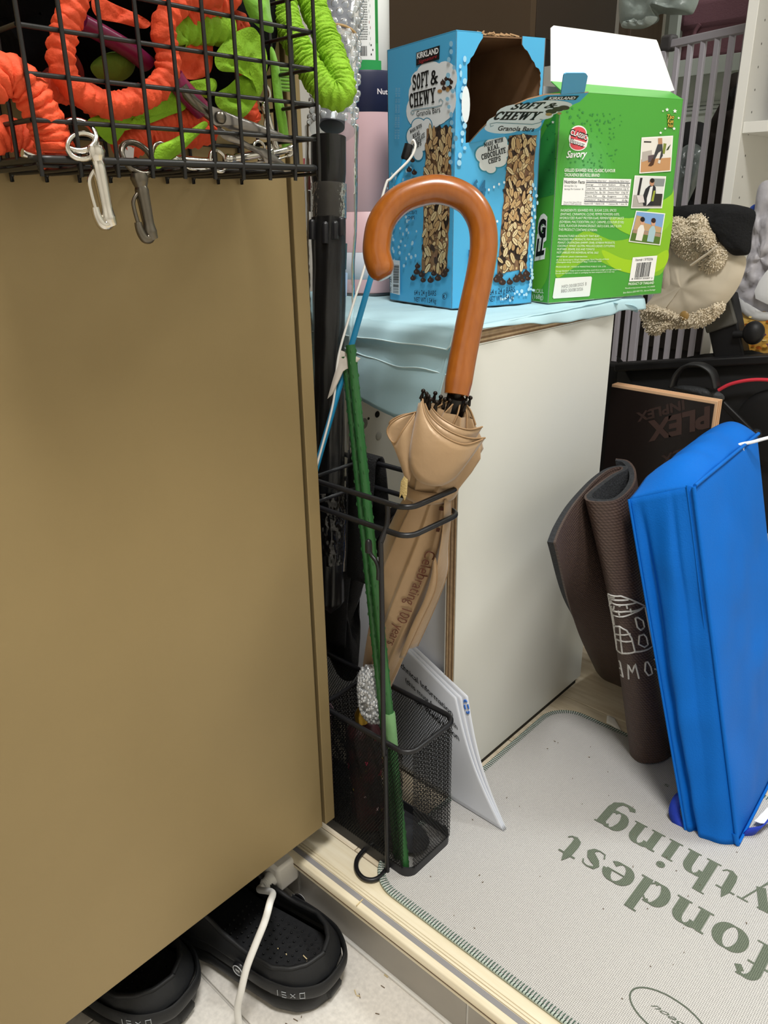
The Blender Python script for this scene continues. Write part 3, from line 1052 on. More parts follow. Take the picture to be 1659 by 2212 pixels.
# flap face
F = Face(hin0, fu, FLn.cross(fu))
if F.n.dot(FLn) < 0:
    F = Face(hin0, -fu, FLn.cross(-fu))
cloud(F, [(1100, 262, 34, 18), (1150, 240, 56, 12), (1200, 226, 30, 7), (1080, 276, 34, 12), (1130, 266, 40, 16), (1165, 248, 30, 10), (1180, 236, 38, 8), (1110, 246, 24, 12), (1065, 276, 16, 10), (1125, 248, 54, 24), (1190, 226, 46, 10), (1090, 268, 40, 20)], 'dde5e6')
F.poly([(1184, 208), (1251, 206), (1243, 215), (1172, 215)], '16181a', 2, px=True)
F.text('KIRKLAND', (1184, 214), (1240, 213), (1188, 208), 'e8e8e8', 3, bold=.03)
F.text('SOFT', (1100, 236), (1163, 233), (1117, 222), '141414', 2, font=slab)
F.text('&', (1172, 233), (1196, 232), (1188, 222), '141414', 2, font=slab)
F.text('CHEWY', (1062, 258), (1158, 258), (1077, 240), '141414', 2, font=slab)
F.text('Granola Bars', (1074, 281), (1152, 283), (1078, 271), '141414', 2, bold=.01)
F.line([(1066, 270), (1060, 273), (1058, 267), (1072, 264), (1110, 266), (1150, 268), (1166, 264), (1172, 258), (1166, 257)], .0012, '84a5ad', 2)
for q in ((1190, 240, 9), (1205, 235, 9), (1218, 232, 9)):
    F.ell(q[0], q[1], 12, 5, '3b3b2c', 2)
F.ell(1185, 246, 7, 3.4, 'a98e58', 2)
F.ell(1208, 244, 5, 2.6, 'b2945c', 2)
F.build(flap)
# ---------------------------------------------------------------- green snack box
G0, G1, G2 = base(1150, 648), base(1184, 656), base(1428, 634)
eu = (G2-G1).normalized()
ev = Vector((-eu.y, eu.x, 0))
if ev.dot(G0-G1) < 0:
    ev = -ev
wu, wv, hg = (G2-G1).length, .052, .232
m_green = M('green_card', '4ba23a', .32, spec=.45, var=(2.2, .05))
m_wcard = M('white_card', 'f4f4f1', .6)
t = thing('seaweed_box', 'green seaweed roll carton with a raised white lid flap, beside the blue carton', 'box', tuple(G1))
A, B, C_, Dd = G1, G1+eu*wu, G1+eu*wu+ev*wv, G1+ev*wv
def wall2(name, a, b, z0, z1, inn, mo=None):
    mb = MB()
    o = [a+up*z0, b+up*z0, b+up*z1, a+up*z1]
    i = [p+inn*.001 for p in o]
    mb.add(o, [(0, 1, 2, 3)], mo or m_green)
    mb.add(i, [(3, 2, 1, 0)], m_wcard)
    for k in range(4):
        l = (k+1) % 4
        mb.add([o[k], i[k], i[l], o[l]], [(0, 1, 2, 3)], m_wcard)
    return mb.build(name, None, t, smooth=False)
wall2('front_panel', A, B, 0, hg, ev)
wall2('side_panel', Dd, A, 0, hg, eu)
wall2('side_panel', B, C_, 0, hg, -eu)
wall2('back_panel', C_, Dd, 0, hg+.012, -ev)
MB().prism([(0, 0), (wu, 0), (wu, wv), (0, wv)], A, eu, ev, .001).build('bottom_panel', m_wcard, t)
# sloping top strip and the white flap standing up behind it
mb = MB()
fold0, fold1 = A+up*hg+ev*.0, B+up*hg
r0, r1 = A+up*(hg+.012)+ev*.020+eu*.001, B+up*(hg+.011)+ev*.020-eu*.004
mb.add([fold0, fold1, r1, r0], [(0, 1, 2, 3)], M('green_card_top', '4fae3f', .32))
mb.build('lid_strip', None, t, smooth=False, solid=.001)
nfl = (-ev*.94+up*.34).normalized()
fo = A+up*(hg+.012)+ev*.020
P4 = [PL(*q, fo, nfl) for q in ((1215, 188), (1470, 217), (1457, 195), (1421, 92), (1418, 86), (1300, 69), (1196, 55), (1190, 60))]
P4[0] = r0
P4[1] = r1
mb = MB()
k = len(P4)
mb.add(P4+[p-nfl*.0009 for p in P4], [tuple(range(k)), tuple(range(2*k-1, k-1, -1))]+[(a, (a+1) % k, k+(a+1) % k, k+a) for a in range(k)], m_wcard)
mb.build('lid_flap', None, t, smooth=False)
# prints: large face
F = Face(A, eu, up)
def star(F, x, y, r, col, h=1, px=True, rot=0):
    F.poly([(x+(r if i % 2 == 0 else r*.45)*sin(i*pi/5+rot), y-(r if i % 2 == 0 else r*.45)*cos(i*pi/5+rot)) for i in range(10)], col, h, px)
# light and yellow-green swooshes
F.soft([(1203, 600), (1206, 560), (1260, 500), (1330, 520), (1400, 495), (1453, 430), (1437, 575), (1400, 596), (1340, 585), (1280, 560), (1240, 578)], '86bd2c', .6)
F.soft([(1450, 420), (1455, 405), (1448, 480), (1400, 515), (1340, 498), (1318, 470), (1370, 470), (1420, 440)], '8ec932', .7)
F.soft([(1300, 540), (1350, 560), (1400, 560), (1441, 540), (1438, 572), (1404, 592), (1360, 590), (1320, 575)], 'a3cf27', .8)
for k_ in range(7):
    F.ell(1268, 385, 62-8*k_, 118-15*k_, ('4ea43f', '51a645', '54a84b', '57a951', '5aab58', '5dad5f', '60ae66')[k_], .4, True, 36)
RR = random.Random(5)
for i in range(190):
    u, v = RR.random(), RR.random()
    x, y = 1225+u*150, 225+v*150
    if u < .85-v*.2 and not (1225 < x < 1275 and 268 < y < 340) and y > 232+u*20:
        star(F, x, y, 1.2+3.2*(1-u)*RR.uniform(.5, 1), '3b8a45', 1)
# badge
F.blob([(1249, 287, 18, 16), (1248, 312, 19, 14), (1249, 300, 21, 22)], 'f2f1ee', 1.2)
F.blob([(1249, 287, 16, 13), (1248, 312, 17, 12), (1249, 300, 18, 20)], 'd6525a', 1.4)
F.poly([(1230, 298), (1268, 309), (1266, 318), (1230, 308)], 'efe9e6', 1.5, px=True)
F.text('CLASSIC', (1229, 291), (1267, 304), (1232, 278), '181818', 2, bold=.06)
F.text('CLASSIC', (1230.5, 290), (1265.5, 302.5), (1233, 280), 'f4f4f4', 2.6, bold=.01)
F.text('Flavour', (1231, 309), (1261, 318), (1232, 299), '181818', 2, bold=.06)
F.text('Flavour', (1232, 308.3), (1259.5, 316.6), (1233, 300), 'f4f4f4', 2.6, bold=.01)
F.text('Savory', (1222, 341), (1266, 339), (1224, 326), 'f4f4f4', 2, bold=.02, shear=.2)
# words
def T(s_, x0, x1, y0, y1, hgt, col='e9f2e2', bold=.0):
    F.text(s_, (x0, y0), (x1, y1), (x0+.6, y0-hgt), col, 2, bold=bold)
T('GRILLED SEAWEED ROLL CLASSIC FLAVOUR', 1218, 1328, 371, 372, 7, bold=.02)
T('TAOKAENOI BIG ROLL BRAND', 1218, 1294, 381, 382, 7, bold=.02)
F.poly([(1217, 384), (1363, 387), (1356, 445), (1212, 443)], 'f2f3f1', 1.3, px=True)
T('Nutrition Facts', 1218, 1262, 396, 396.5, 7, '2a2a2a', .01)
T('Serving Size  3 g', 1218, 1245, 403, 403, 3.5, '666666')
T('Servings Per Container  56', 1218, 1259, 410, 410, 3.5, '666666')
T('*Percent Daily Values (DV) are', 1216, 1255, 438, 438, 3, '777777')
T('based on a 2,000 calorie diet', 1216, 1255, 442, 442, 3, '777777')
for i, (a, b) in enumerate((('Amount/Serving  %Daily Value*', 'Amount/Serving  %Daily Value*'), ('Energy      11 kcal', 'Sodium      45mg  2%'), ('Total Fat      0g  0%', 'Total Carbohydrate  2.2g 1%'), ('Saturated Fat   0g  0%', 'Dietary Fiber   0.4g 2%'), ('Trans Fat      0g', 'Sugars      1.0g'), ('Cholesterol   0mg 0%', 'Protein      0.4g'), ('Vitamin A 0%  *  Vitamin C 0%', '*  Calcium 0%  *  Iron 1%'))):
    y = 392+i*8.2
    x = 1265-i*.8
    T(a, x, x+44, y, y+.6, 3.6, '4a4a4a')
    T(b, x+49, x+93, y+.7, y+1.3, 3.6, '4a4a4a')
    if i < 6:
        F.line([(x, y+2.2), (x+95, y+3.6)], .0004 if i not in (0, 5) else .0009, '555a66', 2)
for i, s_ in enumerate(('INGREDIENTS: SEAWEED 95%, SUGAR 2.25%, SPICES', '(SHIITAKE, CINNAMON, CLOVE, PEPPER POWDER) 0.83%,', 'HYDROLYZED PLANT PROTEIN 0.64%, FERMENTED SOY SAUCE', '(SOYBEAN, MALTODEXTRIN, SALT, CARAMEL (COLOUR (E150))', '0.55%, FLAVOUR ENHANCER(E627, E631) 0.36%, SALT 0.35%', 'THIS PRODUCT CONTAINS SOYBEAN.')):
    T(s_, 1210-i*.9, (1330, 1337, 1346, 1346, 1341, 1289)[i], 457+i*8.3, 457+i*8.5, 5.6)
for i, s_ in enumerate(('MANUFACTURED IN A FACILITY THAT ALSO', 'PROCESSES MILK PRODUCTS, FISH PRODUCTS,', 'PEANUT, CRUSTACEAN (SHRIMP, CRAB), SOYBEAN PRODUCTS,', 'COCONUT, WHEAT, GLUTEN, MOLLUSCS (SQUID, CUTTLEFISH),', 'MUSTARD, SESAME, EGG AND TOMATO', 'NOT LABELED FOR INDIVIDUAL RETAIL SALE')):
    T(s_, 1205-i*.7, (1293, 1299, 1327, 1327, 1283, 1291)[i], 512+i*7.1, 512+i*7.2, 4.6)
for i, s_ in enumerate(('IMPORTED BY : JINHO CORPORATION', '3F, 3-2, Samseong-ro 155-gil, Gangnam-gu, Seoul, Republic of Korea', '(Cheongdam-dong, Cheongdam27 Bldg.) T.070-4261-4000', 'PRODUCED BY : FOOD & MARKETING PUBLIC CO., LTD.', 'Storage Standard : Keep in cool and dry place, avoid direct sunlight and high temperature.', 'Do not use if product is open or packaging has been tampered with in any way')):
    T(s_, 1201-i*.5, (1267, 1314, 1298, 1308, 1341, 1326)[i], (556, 563, 568, 578, 587, 592)[i], (556, 561, 566, 577, 583, 588)[i], 3.2)
F.poly([(1199, 601), (1276, 597), (1278, 600), (1273, 638), (1271, 640), (1195, 645), (1193, 642)], 'eceeea', 1.3, px=True)
T('MFD:30/08/2025 B', 1212, 1266, 623, 616, 7, '9a9a9a')
T('BBD:30/08/2026', 1211, 1258, 632, 627, 7, '9a9a9a')
# bar code
F.poly([(1366, 556), (1419, 552), (1411, 606), (1358, 608)], 'f3f3f1', 1.3, px=True)
T('Item# 1370206', 1372, 1409, 564, 562, 5.5, '333333')
F.bars((1370, 600), (1402, 597), (1375, 568), 40, '202020', 2, seed=9)
T('8 44854 00087 2', 1363, 1408, 604, 602, 3.5, '333333')
T('PRODUCT OF THAILAND', 1356, 1411, 616, 613, 5.5, bold=.02)
T('Manufacturing License Number 10-2-00000', 1349, 1413, 624, 620, 3.2)
T('Best Before (DD MM YY) : See on Package', 1345, 1414, 634, 627, 3.6)
# logo words in the corner, stars (the cartoon figure is left out)
for a, b, r in ((1440, 237, 4.5), (1457, 240, 5), (1465, 255, 3), (1455, 278, 4), (1436, 278, 3), (1426, 287, 3.5), (1431, 240, 2.4)):
    star(F, a, b, r, 'f4f4f2', 1.4)
F.text('Tao', (1438, 256), (1455, 257), (1440, 247), '2c2410', 1.8, bold=.07)
F.text('Tao', (1438, 256), (1454, 257), (1440, 247), 'e3c354', 2.4, bold=.01)
F.text('Kae', (1441, 266), (1454, 266), (1442, 257), '2c2410', 1.8, bold=.07)
F.text('Kae', (1441, 266), (1453, 266), (1442, 257), 'e3c354', 2.4, bold=.01)
F.text('Noi', (1441, 275), (1453, 275), (1442, 267), '2c2410', 1.8, bold=.07)
F.text('Noi', (1441, 275), (1452, 275), (1442, 267), 'e3c354', 2.4, bold=.01)
# three photographs
def photo(Q, sky, ground, split):
    F.poly(Q, 'f4f3ef', 1.2, px=True)
    c = [Vector(q) for q in Q]
    m = sum(c, Vector((0, 0)))/4
    I = [p.lerp(m, .06) for p in c]
    F.poly([tuple(p) for p in I], sky, 1.4, px=True)
    def g(u, v):
        p = I[0].lerp(I[1], u).lerp(I[3].lerp(I[2], u), v)
        return (p.x, p.y)
    F.poly([g(0, split), g(1, split), g(1, 1), g(0, 1)], ground, 1.6, px=True)
    return g
def pp(g, P, col, h=2):
    F.poly([g(*q) for q in P], col, h, px=True)
g = photo([(1385, 297), (1453, 293), (1448, 370), (1380, 375)], 'e6e2da', 'c39468', .62)
pp(g, [(.02, .4), (.34, .36), (.36, .62), (.02, .7)], 'b6afa8')
pp(g, [(.05, .08), (.3, .10), (.3, .14), (.05, .12)], '3a3634')
pp(g, [(.22, .52), (.42, .5), (.42, .7), (.24, .72)], '5e4f52')
pp(g, [(.52, .02), (.66, .02), (.68, .2), (.54, .2)], 'b98b68', 2.2)
pp(g, [(.52, .2), (.68, .2), (.72, .55), (.60, .72), (.66, .4), (.56, .45), (.44, .68), (.38, .64)], '3f4044', 2.4)
pp(g, [(.38, .6), (.46, .66), (.42, .8), (.34, .84), (.24, .82), (.3, .74)], '4f3527', 2.6)
pp(g, [(.58, .66), (.66, .68), (.64, .78), (.56, .76)], 'dcd6cf', 2.6)
pp(g, [(.72, .18), (.82, .2), (.78, .5), (.70, .48)], '7f8a3c', 2.2)
pp(g, [(.88, .3), (.97, .22), (.9, .38), (.82, .4)], '3b4a2c', 2.2)
g = photo([(1370, 379), (1438, 381), (1429, 450), (1362, 450)], 'dfe0dd', 'b0aba5', .6)
pp(g, [(.16, .04), (.24, .04), (.2, .6), (.12, .6)], '2c2b2c')
pp(g, [(.6, .05), (1, .05), (.99, .3), (.6, .3)], '8a9090')
pp(g, [(.72, .55), (.98, .55), (.98, .95), (.7, .95)], '35332f')
pp(g, [(.48, .3), (.62, .24), (.72, .34), (.76, .62), (.7, .95), (.38, .95), (.3, .72), (.38, .4)], '2a2b30', 2.4)
pp(g, [(.53, .33), (.62, .30), (.60, .8), (.48, .95), (.46, .7)], 'e6e6e6', 2.6)
F.ell(*g(.57, .18), 5, 8, 'bb8a6c', 2.6)
F.ell(*g(.57, .12), 5, 5, '2b211c', 2.8)
pp(g, [(.1, .62), (.32, .6), (.4, .84), (.2, .86)], 'd9d2d0', 2.8)
pp(g, [(.66, .45), (.72, .45), (.7, .8), (.62, .8)], '9aa63e', 2.8)
g = photo([(1373, 455), (1436, 461), (1425, 530), (1357, 522)], '7fa6d8', '55752f', .62)
pp(g, [(.02, .12), (.28, .16), (.3, .34), (.98, .44), (.98, .62), (.02, .6)], 'c2a179', 1.8)
pp(g, [(.02, .6), (.98, .64), (.98, .76), (.02, .72)], 'a98d76', 1.9)
for x_, c1, c2 in ((.27, 'e9e4dc', '241e1e'), (.66, 'a9c6cf', '3a2521')):
    pp(g, [(x_-.1, .95), (x_-.1, .55), (x_-.03, .42), (x_+.06, .42), (x_+.13, .58), (x_+.12, .96)], c1, 2.4)
    F.ell(*g(x_, .32), 4.6, 7, 'd3a184', 2.6)
    F.ell(*g(x_-.01, .24), 5, 5.5, c2, 2.8)
F.build(t)
# prints: narrow face (mascot left out; lettering only)
F = Face(Dd, (A-Dd), up)
F.soft([(1152, 560), (1184, 535), (1182, 600), (1154, 634)], '5fae35', .6)
F.poly([(1168, 300), (1201, 240), (1197, 420), (1160, 430)], '2f8a40', .5, px=True)
for i in range(16):
    star(F, RR.uniform(1182, 1200), RR.uniform(260, 420), RR.uniform(1.2, 3), '226c34', 1)
star(F, 1195, 264, 3.5, 'f1f4ee', 1.4)
F.text('G', (1161, 513), (1181, 515), (1163, 470), 'f2f2f0', 1.6, bold=.16)
F.text('G', (1163, 510), (1179, 512), (1165, 474), '151515', 2.2, bold=.06)
F.text('LL', (1156, 555), (1178, 550), (1160, 514), 'f2f2f0', 1.6, bold=.16)
F.text('LL', (1158, 552), (1176, 547), (1162, 518), '151515', 2.2, bold=.06)
F.text('ROLL', (1154, 633), (1175, 633), (1154, 624), 'eef3ea', 2)
F.text('(168g)', (1151, 645), (1174, 646), (1151, 635), 'eef3ea', 2)
F.build(t)

# ---------------------------------------------------------------- pink canister and white bottle
cc = Vector((-.803, .846, ZC))
rc = .056
m_pink = M('pink_tin', 'ecc4c8', .4, var=(8, .04))
m_navy = M('navy_lid', '252947', .45)
t = thing('pink_canister', 'pale pink canister with a navy band, left of the blue carton', 'canister', tuple(cc))
def zon(y, px=800, r=rc):
    d = ray(px, y)
    k = (Vector((cc.x, cc.y))-Vector((CAM.x, CAM.y))).length - r
    return CAM.z + d.z*k/hypot(d.x, d.y)
zt, zn = zon(150)-ZC, zon(241)-ZC
zw1, zw2, zseam = zon(545)-ZC, zon(604)-ZC, zon(457)-ZC
MB().lathe([(rc*.97, 0), (rc, .003), (rc, zw2)], 64, cc, mat=m_pink).build('base', None, t)
MB().lathe([(rc-.0005, zw2), (rc, zw2+.0003), (rc, zw1-.0003), (rc-.0005, zw1)], 64, cc).build('label_band', M('pale_band', 'dfe4ee', .35), t)
MB().lathe([(rc, zw1), (rc, zseam-.0006), (rc-.0006, zseam), (rc, zseam+.0006), (rc, zn)], 64, cc, mat=m_pink).build('body', None, t)
MB().lathe([(rc*.995, zn), (rc*1.002, zn+.0005), (rc*1.002, zt-.003), (rc*.985, zt), (.001, zt)], 64, cc).build('lid', m_navy, t)
MB().lathe([(rc+.001, -.001), (rc+.0015, .0006), (rc+.001, .0022)], 64, cc).build('rim', M('tin_rim', '6d6f72', .3, metal=.8), t)
# lettering wrapped on the lid
def wrap_text(F_o, r, s_, ang0, ang1, z0, hgt, col, bold=0):
    V, Fc = text_mesh(s_, bold)
    x0, x1 = min(q[0] for q in V), max(q[0] for q in V)
    vs = []
    for a, b in V:
        an = ang0+(ang1-ang0)*(a-x0)/(x1-x0)
        vs.append((F_o.x+r*cos(an), F_o.y+r*sin(an), F_o.z+z0+b/.7*hgt))
    mb = MB()
    mb.add(vs, Fc, ink(col))
    return mb
def ang_of(px, py, o, r):
    """angle on a standing cylinder where the sight line meets it"""
    d = ray(px, py)
    dx, dy, ox, oy = d.x, d.y, CAM.x-o.x, CAM.y-o.y
    a, b, c = dx*dx+dy*dy, ox*dx+oy*dy, ox*ox+oy*oy-r*r
    q = b*b-a*c
    if q < 0:
        s_ = -b/a
    else:
        s_ = (-b-sqrt(q))/a
    p = CAM+d*s_
    return atan2(p.y-o.y, p.x-o.x), p.z
a0, z0 = ang_of(815, 203, cc, rc)
a1, z1 = ang_of(842, 203, cc, rc)
wrap_text(cc, rc*1.002+.0004, 'Nutr', a0, a1, z0-ZC, .0062, 'f3e9ea', .02).build('print', None, t, smooth=False)

cb = Vector((-.812, .853, ZC+zt))
rb = .036
m_pl = M('white_plastic', 'eef0ee', .35)
t = thing('white_bottle', 'white plastic bottle with a green label standing on the pink canister', 'bottle', tuple(cb))
MB().lathe([(rb*.95, 0), (rb, .002), (rb, .088), (rb*.97, .092), (rb*.8, .097), (rb*.78, .1)], 48, cb).build('body', m_pl, t)
MB().lathe([(rb*.86, .1), (rb*.88, .101), (rb*.88, .122), (rb*.85, .124), (.001, .124)], 48, cb).build('cap', m_pl, t)
mb = MB()
aR, _z = ang_of(819, 100, cb, rb)
aL, _z = ang_of(772, 100, cb, rb)
def patch(a0, a1, z0, z1, col, r, n=14):
    vs, fs = [], []
    for i in range(n+1):
        a = a0+(a1-a0)*i/n
        vs += [(cb.x+r*cos(a), cb.y+r*sin(a), cb.z+z0), (cb.x+r*cos(a), cb.y+r*sin(a), cb.z+z1)]
        if i:
            fs.append((2*i-2, 2*i, 2*i+1, 2*i-1))
    mb.add(vs, fs, ink(col))
def aat(q):
    return aL+(aR-aL)*q
r_ = rb+.0003
patch(aat(-.3), aat(1.1), .002, .0155, '2f9e55', r_)
patch(aat(-.3), aat(.8), .0156, .086, 'f1f3f1', r_)
patch(aat(.80), aat(.95), .0156, .086, '3fa24f', r_)
patch(aat(.84), aat(.92), .035, .082, '2a8440', r_+.0003)
RR = random.Random(2)
for i in range(18):
    z = .084-i*.0027
    a = .02
    while a < .44:
        l_ = RR.uniform(.02, .06)
        patch(aat(a), aat(min(a+l_, .46)), z, z+.0013, '6d716e', r_+.0003, 2)
        a += l_+.015
for i in range(9):
    patch(aat(.52+.05*(i % 2)), aat(.54+.05*(i % 2)), .083-i*.006, .080-i*.006, 'a2514d' if i in (4, 5) else '9aa29c', r_+.0003, 2)
a = .12
while a < .42:
    wd = RR.choice((.008, .014, .02))
    patch(aat(a), aat(a+wd), .020, .031, '2a2a2a', r_+.0003, 1)
    a += wd+RR.choice((.008, .014))
for i in range(3):
    an0 = aat(.60+.05*cos(i*2.1))
    patch(an0, an0+.05*(aR-aL), .026+.006*sin(i*2.1), .028+.006*sin(i*2.1), '3b3f3c', r_+.0003, 2)
mb.build('label', None, t, smooth=False)
# ---------------------------------------------------------------- black wire umbrella stand
m_bk = M('black_metal', '17171a', .38, spec=.5)
m_mesh = M('black_mesh', '0a0a0b', .5, spec=.3)
SX0, SX1, SY0, SY1, SZ = -.70, -.421, .4885, .5690, .175
st = thing('umbrella_stand', 'black wire mesh umbrella stand on the wooden threshold', 'umbrella stand', ((SX0+SX1)/2, (SY0+SY1)/2, 0))
def rrect(x0, x1, y0, y1, r, z, n=6):
    P = []
    for cx_, cy_, a in ((x1-r, y0+r, -90), (x1-r, y1-r, 0), (x0+r, y1-r, 90), (x0+r, y0+r, 180)):
        P += [Vector((cx_+r*cos(radians(a+90*i/n)), cy_+r*sin(radians(a+90*i/n)), z)) for i in range(n+1)]
    return P
CR = .014
# tray
mb = MB()
lo, mi_, hi = rrect(SX0, SX1, SY0, SY1, CR, .0005), rrect(SX0, SX1, SY0, SY1, CR, .016), rrect(SX0+.0012, SX1-.0012, SY0+.0012, SY1-.0012, CR, .016)
fl_ = rrect(SX0+.0012, SX1-.0012, SY0+.0012, SY1-.0012, CR, .0035)
k = len(lo)
mb.add(lo+mi_+hi+fl_, [tuple(range(k-1, -1, -1))]+[(L*k+i, L*k+(i+1) % k, (L+1)*k+(i+1) % k, (L+1)*k+i) for L in range(3) for i in range(k)]+[tuple(3*k+i for i in range(k))])
mb.build('tray', M('black_tray', '242427', .5), st)
# rims and rings
MB().tube(rrect(SX0, SX1, SY0, SY1, CR, SZ), .0030, 10, closed=True).build('rim', m_bk, st)
for z, nm in ((.447, 'upper_ring'), (.419, 'lower_ring')):
    MB().tube(rrect(SX0, SX1, SY0, SY1, CR, z), .0027, 10, closed=True).build(nm, m_bk, st)
DX = -.552
MB().tube([(DX, SY0, SZ), (DX, SY1, SZ)], .0024, 8).build('divider_wire', m_bk, st)
for z in (.447, .419):
    MB().tube([(DX, SY0, z), (DX, SY1, z)], .0020, 8).build('divider_wire', m_bk, st)
# upright rods, kinked where they are welded to the rings
ux = W(832, 1400, 1, SY0-.004).x
def upright(x, y, s):
    o = s*.0048
    P = [(x, y+s*.004, .003), (x, y+s*.004, .16), (x, y+s*.004, SZ-.008), (x, y+o*1.4, SZ+.004), (x, y+o*1.2, .30), (x, y+o*1.2, .40), (x, y+o*1.2, .410), (x, y+s*.001-o*.9, .425), (x, y-o*.9, .444)]
    return MB().tube(smoothpath(P, 3), .0025, 8).build('upright', m_bk, st)
upright(ux, SY0-.002, -1)
upright(-.645, SY0-.002, -1)
upright(DX, SY1+.002, 1)
upright(-.645, SY1+.002, 1)
# small hook on the near upright and a U foot
hk = [W(x_, y_, 1, SY0-.010) for x_, y_ in ((817, 1252), (817, 1228), (812, 1212), (803, 1200), (798, 1188), (796, 1168))]
MB().tube(smoothpath(hk, 4), .0019, 8).build('hook', m_bk, st)
MB().tube([hk[-1]-Vector((0, 0, .012)), hk[-1]-Vector((0, 0, .004)), hk[-1], hk[-1]+Vector((0, 0, .0015))], [.0034, .0034, .0028, .001], 8).build('hook_cap', m_bk, st)
ft = [W(x_, y_, 2, .0035) for x_, y_ in ((805, 1822), (785, 1838), (771, 1858), (771, 1880), (785, 1897), (805, 1901), (822, 1893), (835, 1877), (846, 1862))]
MB().tube(smoothpath(ft, 5), .0028, 10).build('foot_loop', m_bk, st)
# mesh walls: crossed strips, each wall one part
def mesh_wall(name, o, u, Lu, Lz, px=.0034, pz=.0056, wd=.00062, th=.0005):
    """diamond mesh clipped to a rectangle"""
    mb = MB()
    o, u = Vector(o), Vector(u)
    n = u.cross(Vector((0, 0, 1)))
    s = pz/px
    for sg in (1, -1):
        c = -Lz/s-px
        while c < Lu+Lz/s+px:
            # line x = c + sg*z/s
            z0, z1 = 0.0, Lz
            xa, xb = c, c+sg*Lz/s
            ts = [0.0, 1.0]
            lo_, hi_ = (0, Lu)
            dx = xb-xa
            t0, t1 = 0.0, 1.0
            for bnd, sgn in ((lo_, 1), (hi_, -1)):
                fa, fb = sgn*(xa-bnd), sgn*(xb-bnd)
                if fa < 0 and fb < 0:
                    t0, t1 = 1, 0
                elif fa < 0:
                    t0 = max(t0, fa/(fa-fb))
                elif fb < 0:
                    t1 = min(t1, fa/(fa-fb))
            if t1-t0 > .01:
                a = o+u*(xa+dx*t0)+Vector((0, 0, Lz*t0))
                b = o+u*(xa+dx*t1)+Vector((0, 0, Lz*t1))
                d = (b-a).normalized()
                w_ = d.cross(n).normalized()*wd/2
                h_ = n*th/2
                mb.add([a-w_-h_, a+w_-h_, b+w_-h_, b-w_-h_, a-w_+h_, a+w_+h_, b+w_+h_, b-w_+h_], [(0, 1, 2, 3), (7, 6, 5, 4), (0, 4, 5, 1), (2, 6, 7, 3), (1, 5, 6, 2), (3, 7, 4, 0)])
            c += px
    return mb.build(name, m_mesh, st, smooth=False, kind='stuff')
mesh_wall('mesh_panel', (SX0+CR*.6, SY0, .015), (1, 0, 0), SX1-SX0-CR*1.2, SZ-.016)
mesh_wall('mesh_panel', (SX0+CR*.6, SY1, .015), (1, 0, 0), SX1-SX0-CR*1.2, SZ-.016)
mesh_wall('mesh_panel', (SX1, SY0+CR*.5, .015), (0, 1, 0), SY1-SY0-CR*1.0, SZ-.016)
mesh_wall('mesh_panel', (SX0, SY0+CR*.5, .015), (0, 1, 0), SY1-SY0-CR*1.0, SZ-.016)
mesh_wall('mesh_panel', (DX, SY0+.001, .004), (0, 1, 0), SY1-SY0-.002, SZ-.006)

# ---------------------------------------------------------------- beige umbrella with a wooden crook
m_sat = M('champagne_satin', 'aa8c69', .42, metal=.12, spec=.5, var=(18, .06), bump=(75, .35), sheen=.3)
m_wd = M('orange_wood', '8c490f', .28, spec=.6, var=(4, .34), vec=(50, 50, 12), col2='a35d1c', coat=.5)
m_tip = M('dark_bronze', '201915', .35, metal=.4)
PA = W(921, 1088, 1, .555)         # on the axis at the ring
PB = W(790, 1560, 1, .555)         # on the axis deep in the stand
ax = (PA-PB).normalized()
def AX(s):
    """point on the shaft, s metres above the ring level"""
    return PA+ax*s
def s_of(px, py):
    best, bs = 1e9, 0
    d = ray(px, py).normalized()
    for i in range(-400, 500):
        p = AX(i*.001)
        q = (p-CAM)-d*(p-CAM).dot(d)
        if q.length < best:
            best, bs = q.length, i*.001
    return bs
s_h = s_of(978, 850)
tH = (AX(s_h)-CAM).dot(_f)
uo = thing('beige_umbrella', 'closed beige umbrella with an orange wooden crook handle, standing in the black wire stand', 'umbrella', tuple(PB))
cr = [AX(s_h), AX(s_h+.03), AX(s_h+.06)]
ctr = [(985, 850), (1000, 770), (1018, 680), (1037, 590), (1045, 530), (1040, 480), (1018, 440), (985, 418), (945, 409), (905, 415), (868, 430), (840, 455), (822, 485), (815, 518), (814, 548), (822, 577), (832, 600)]
P = [D(x_, y_, tH+.000-.00003*max(0, 850-y_)) for x_, y_ in ctr]
P[0] = AX(s_h)
P = resample(smoothpath(P, 8), .003)
RH = .0126
mb = MB()
rad = [RH*min(1, .9+.1*min(1, i/4)) if i < 4 else RH for i in range(len(P))]
n_ = len(P)
for i, q in enumerate((.55, .8, .93, .99)):
    rad[n_-1-i] = RH*q
mb.tube(P, rad, 24)
mb.build('handle', m_wd, uo, ang=60)
sc_ = s_of(925, 893)
MB().tube([AX(-.38), AX(s_h+.004)], .0042, 12).build('shaft', m_tip, uo)
MB().tube([AX(s_h-.028), AX(s_h-.002)], [.0085, .0085], 16).build('ferrule', M('black_plastic', '141414', .4), uo)
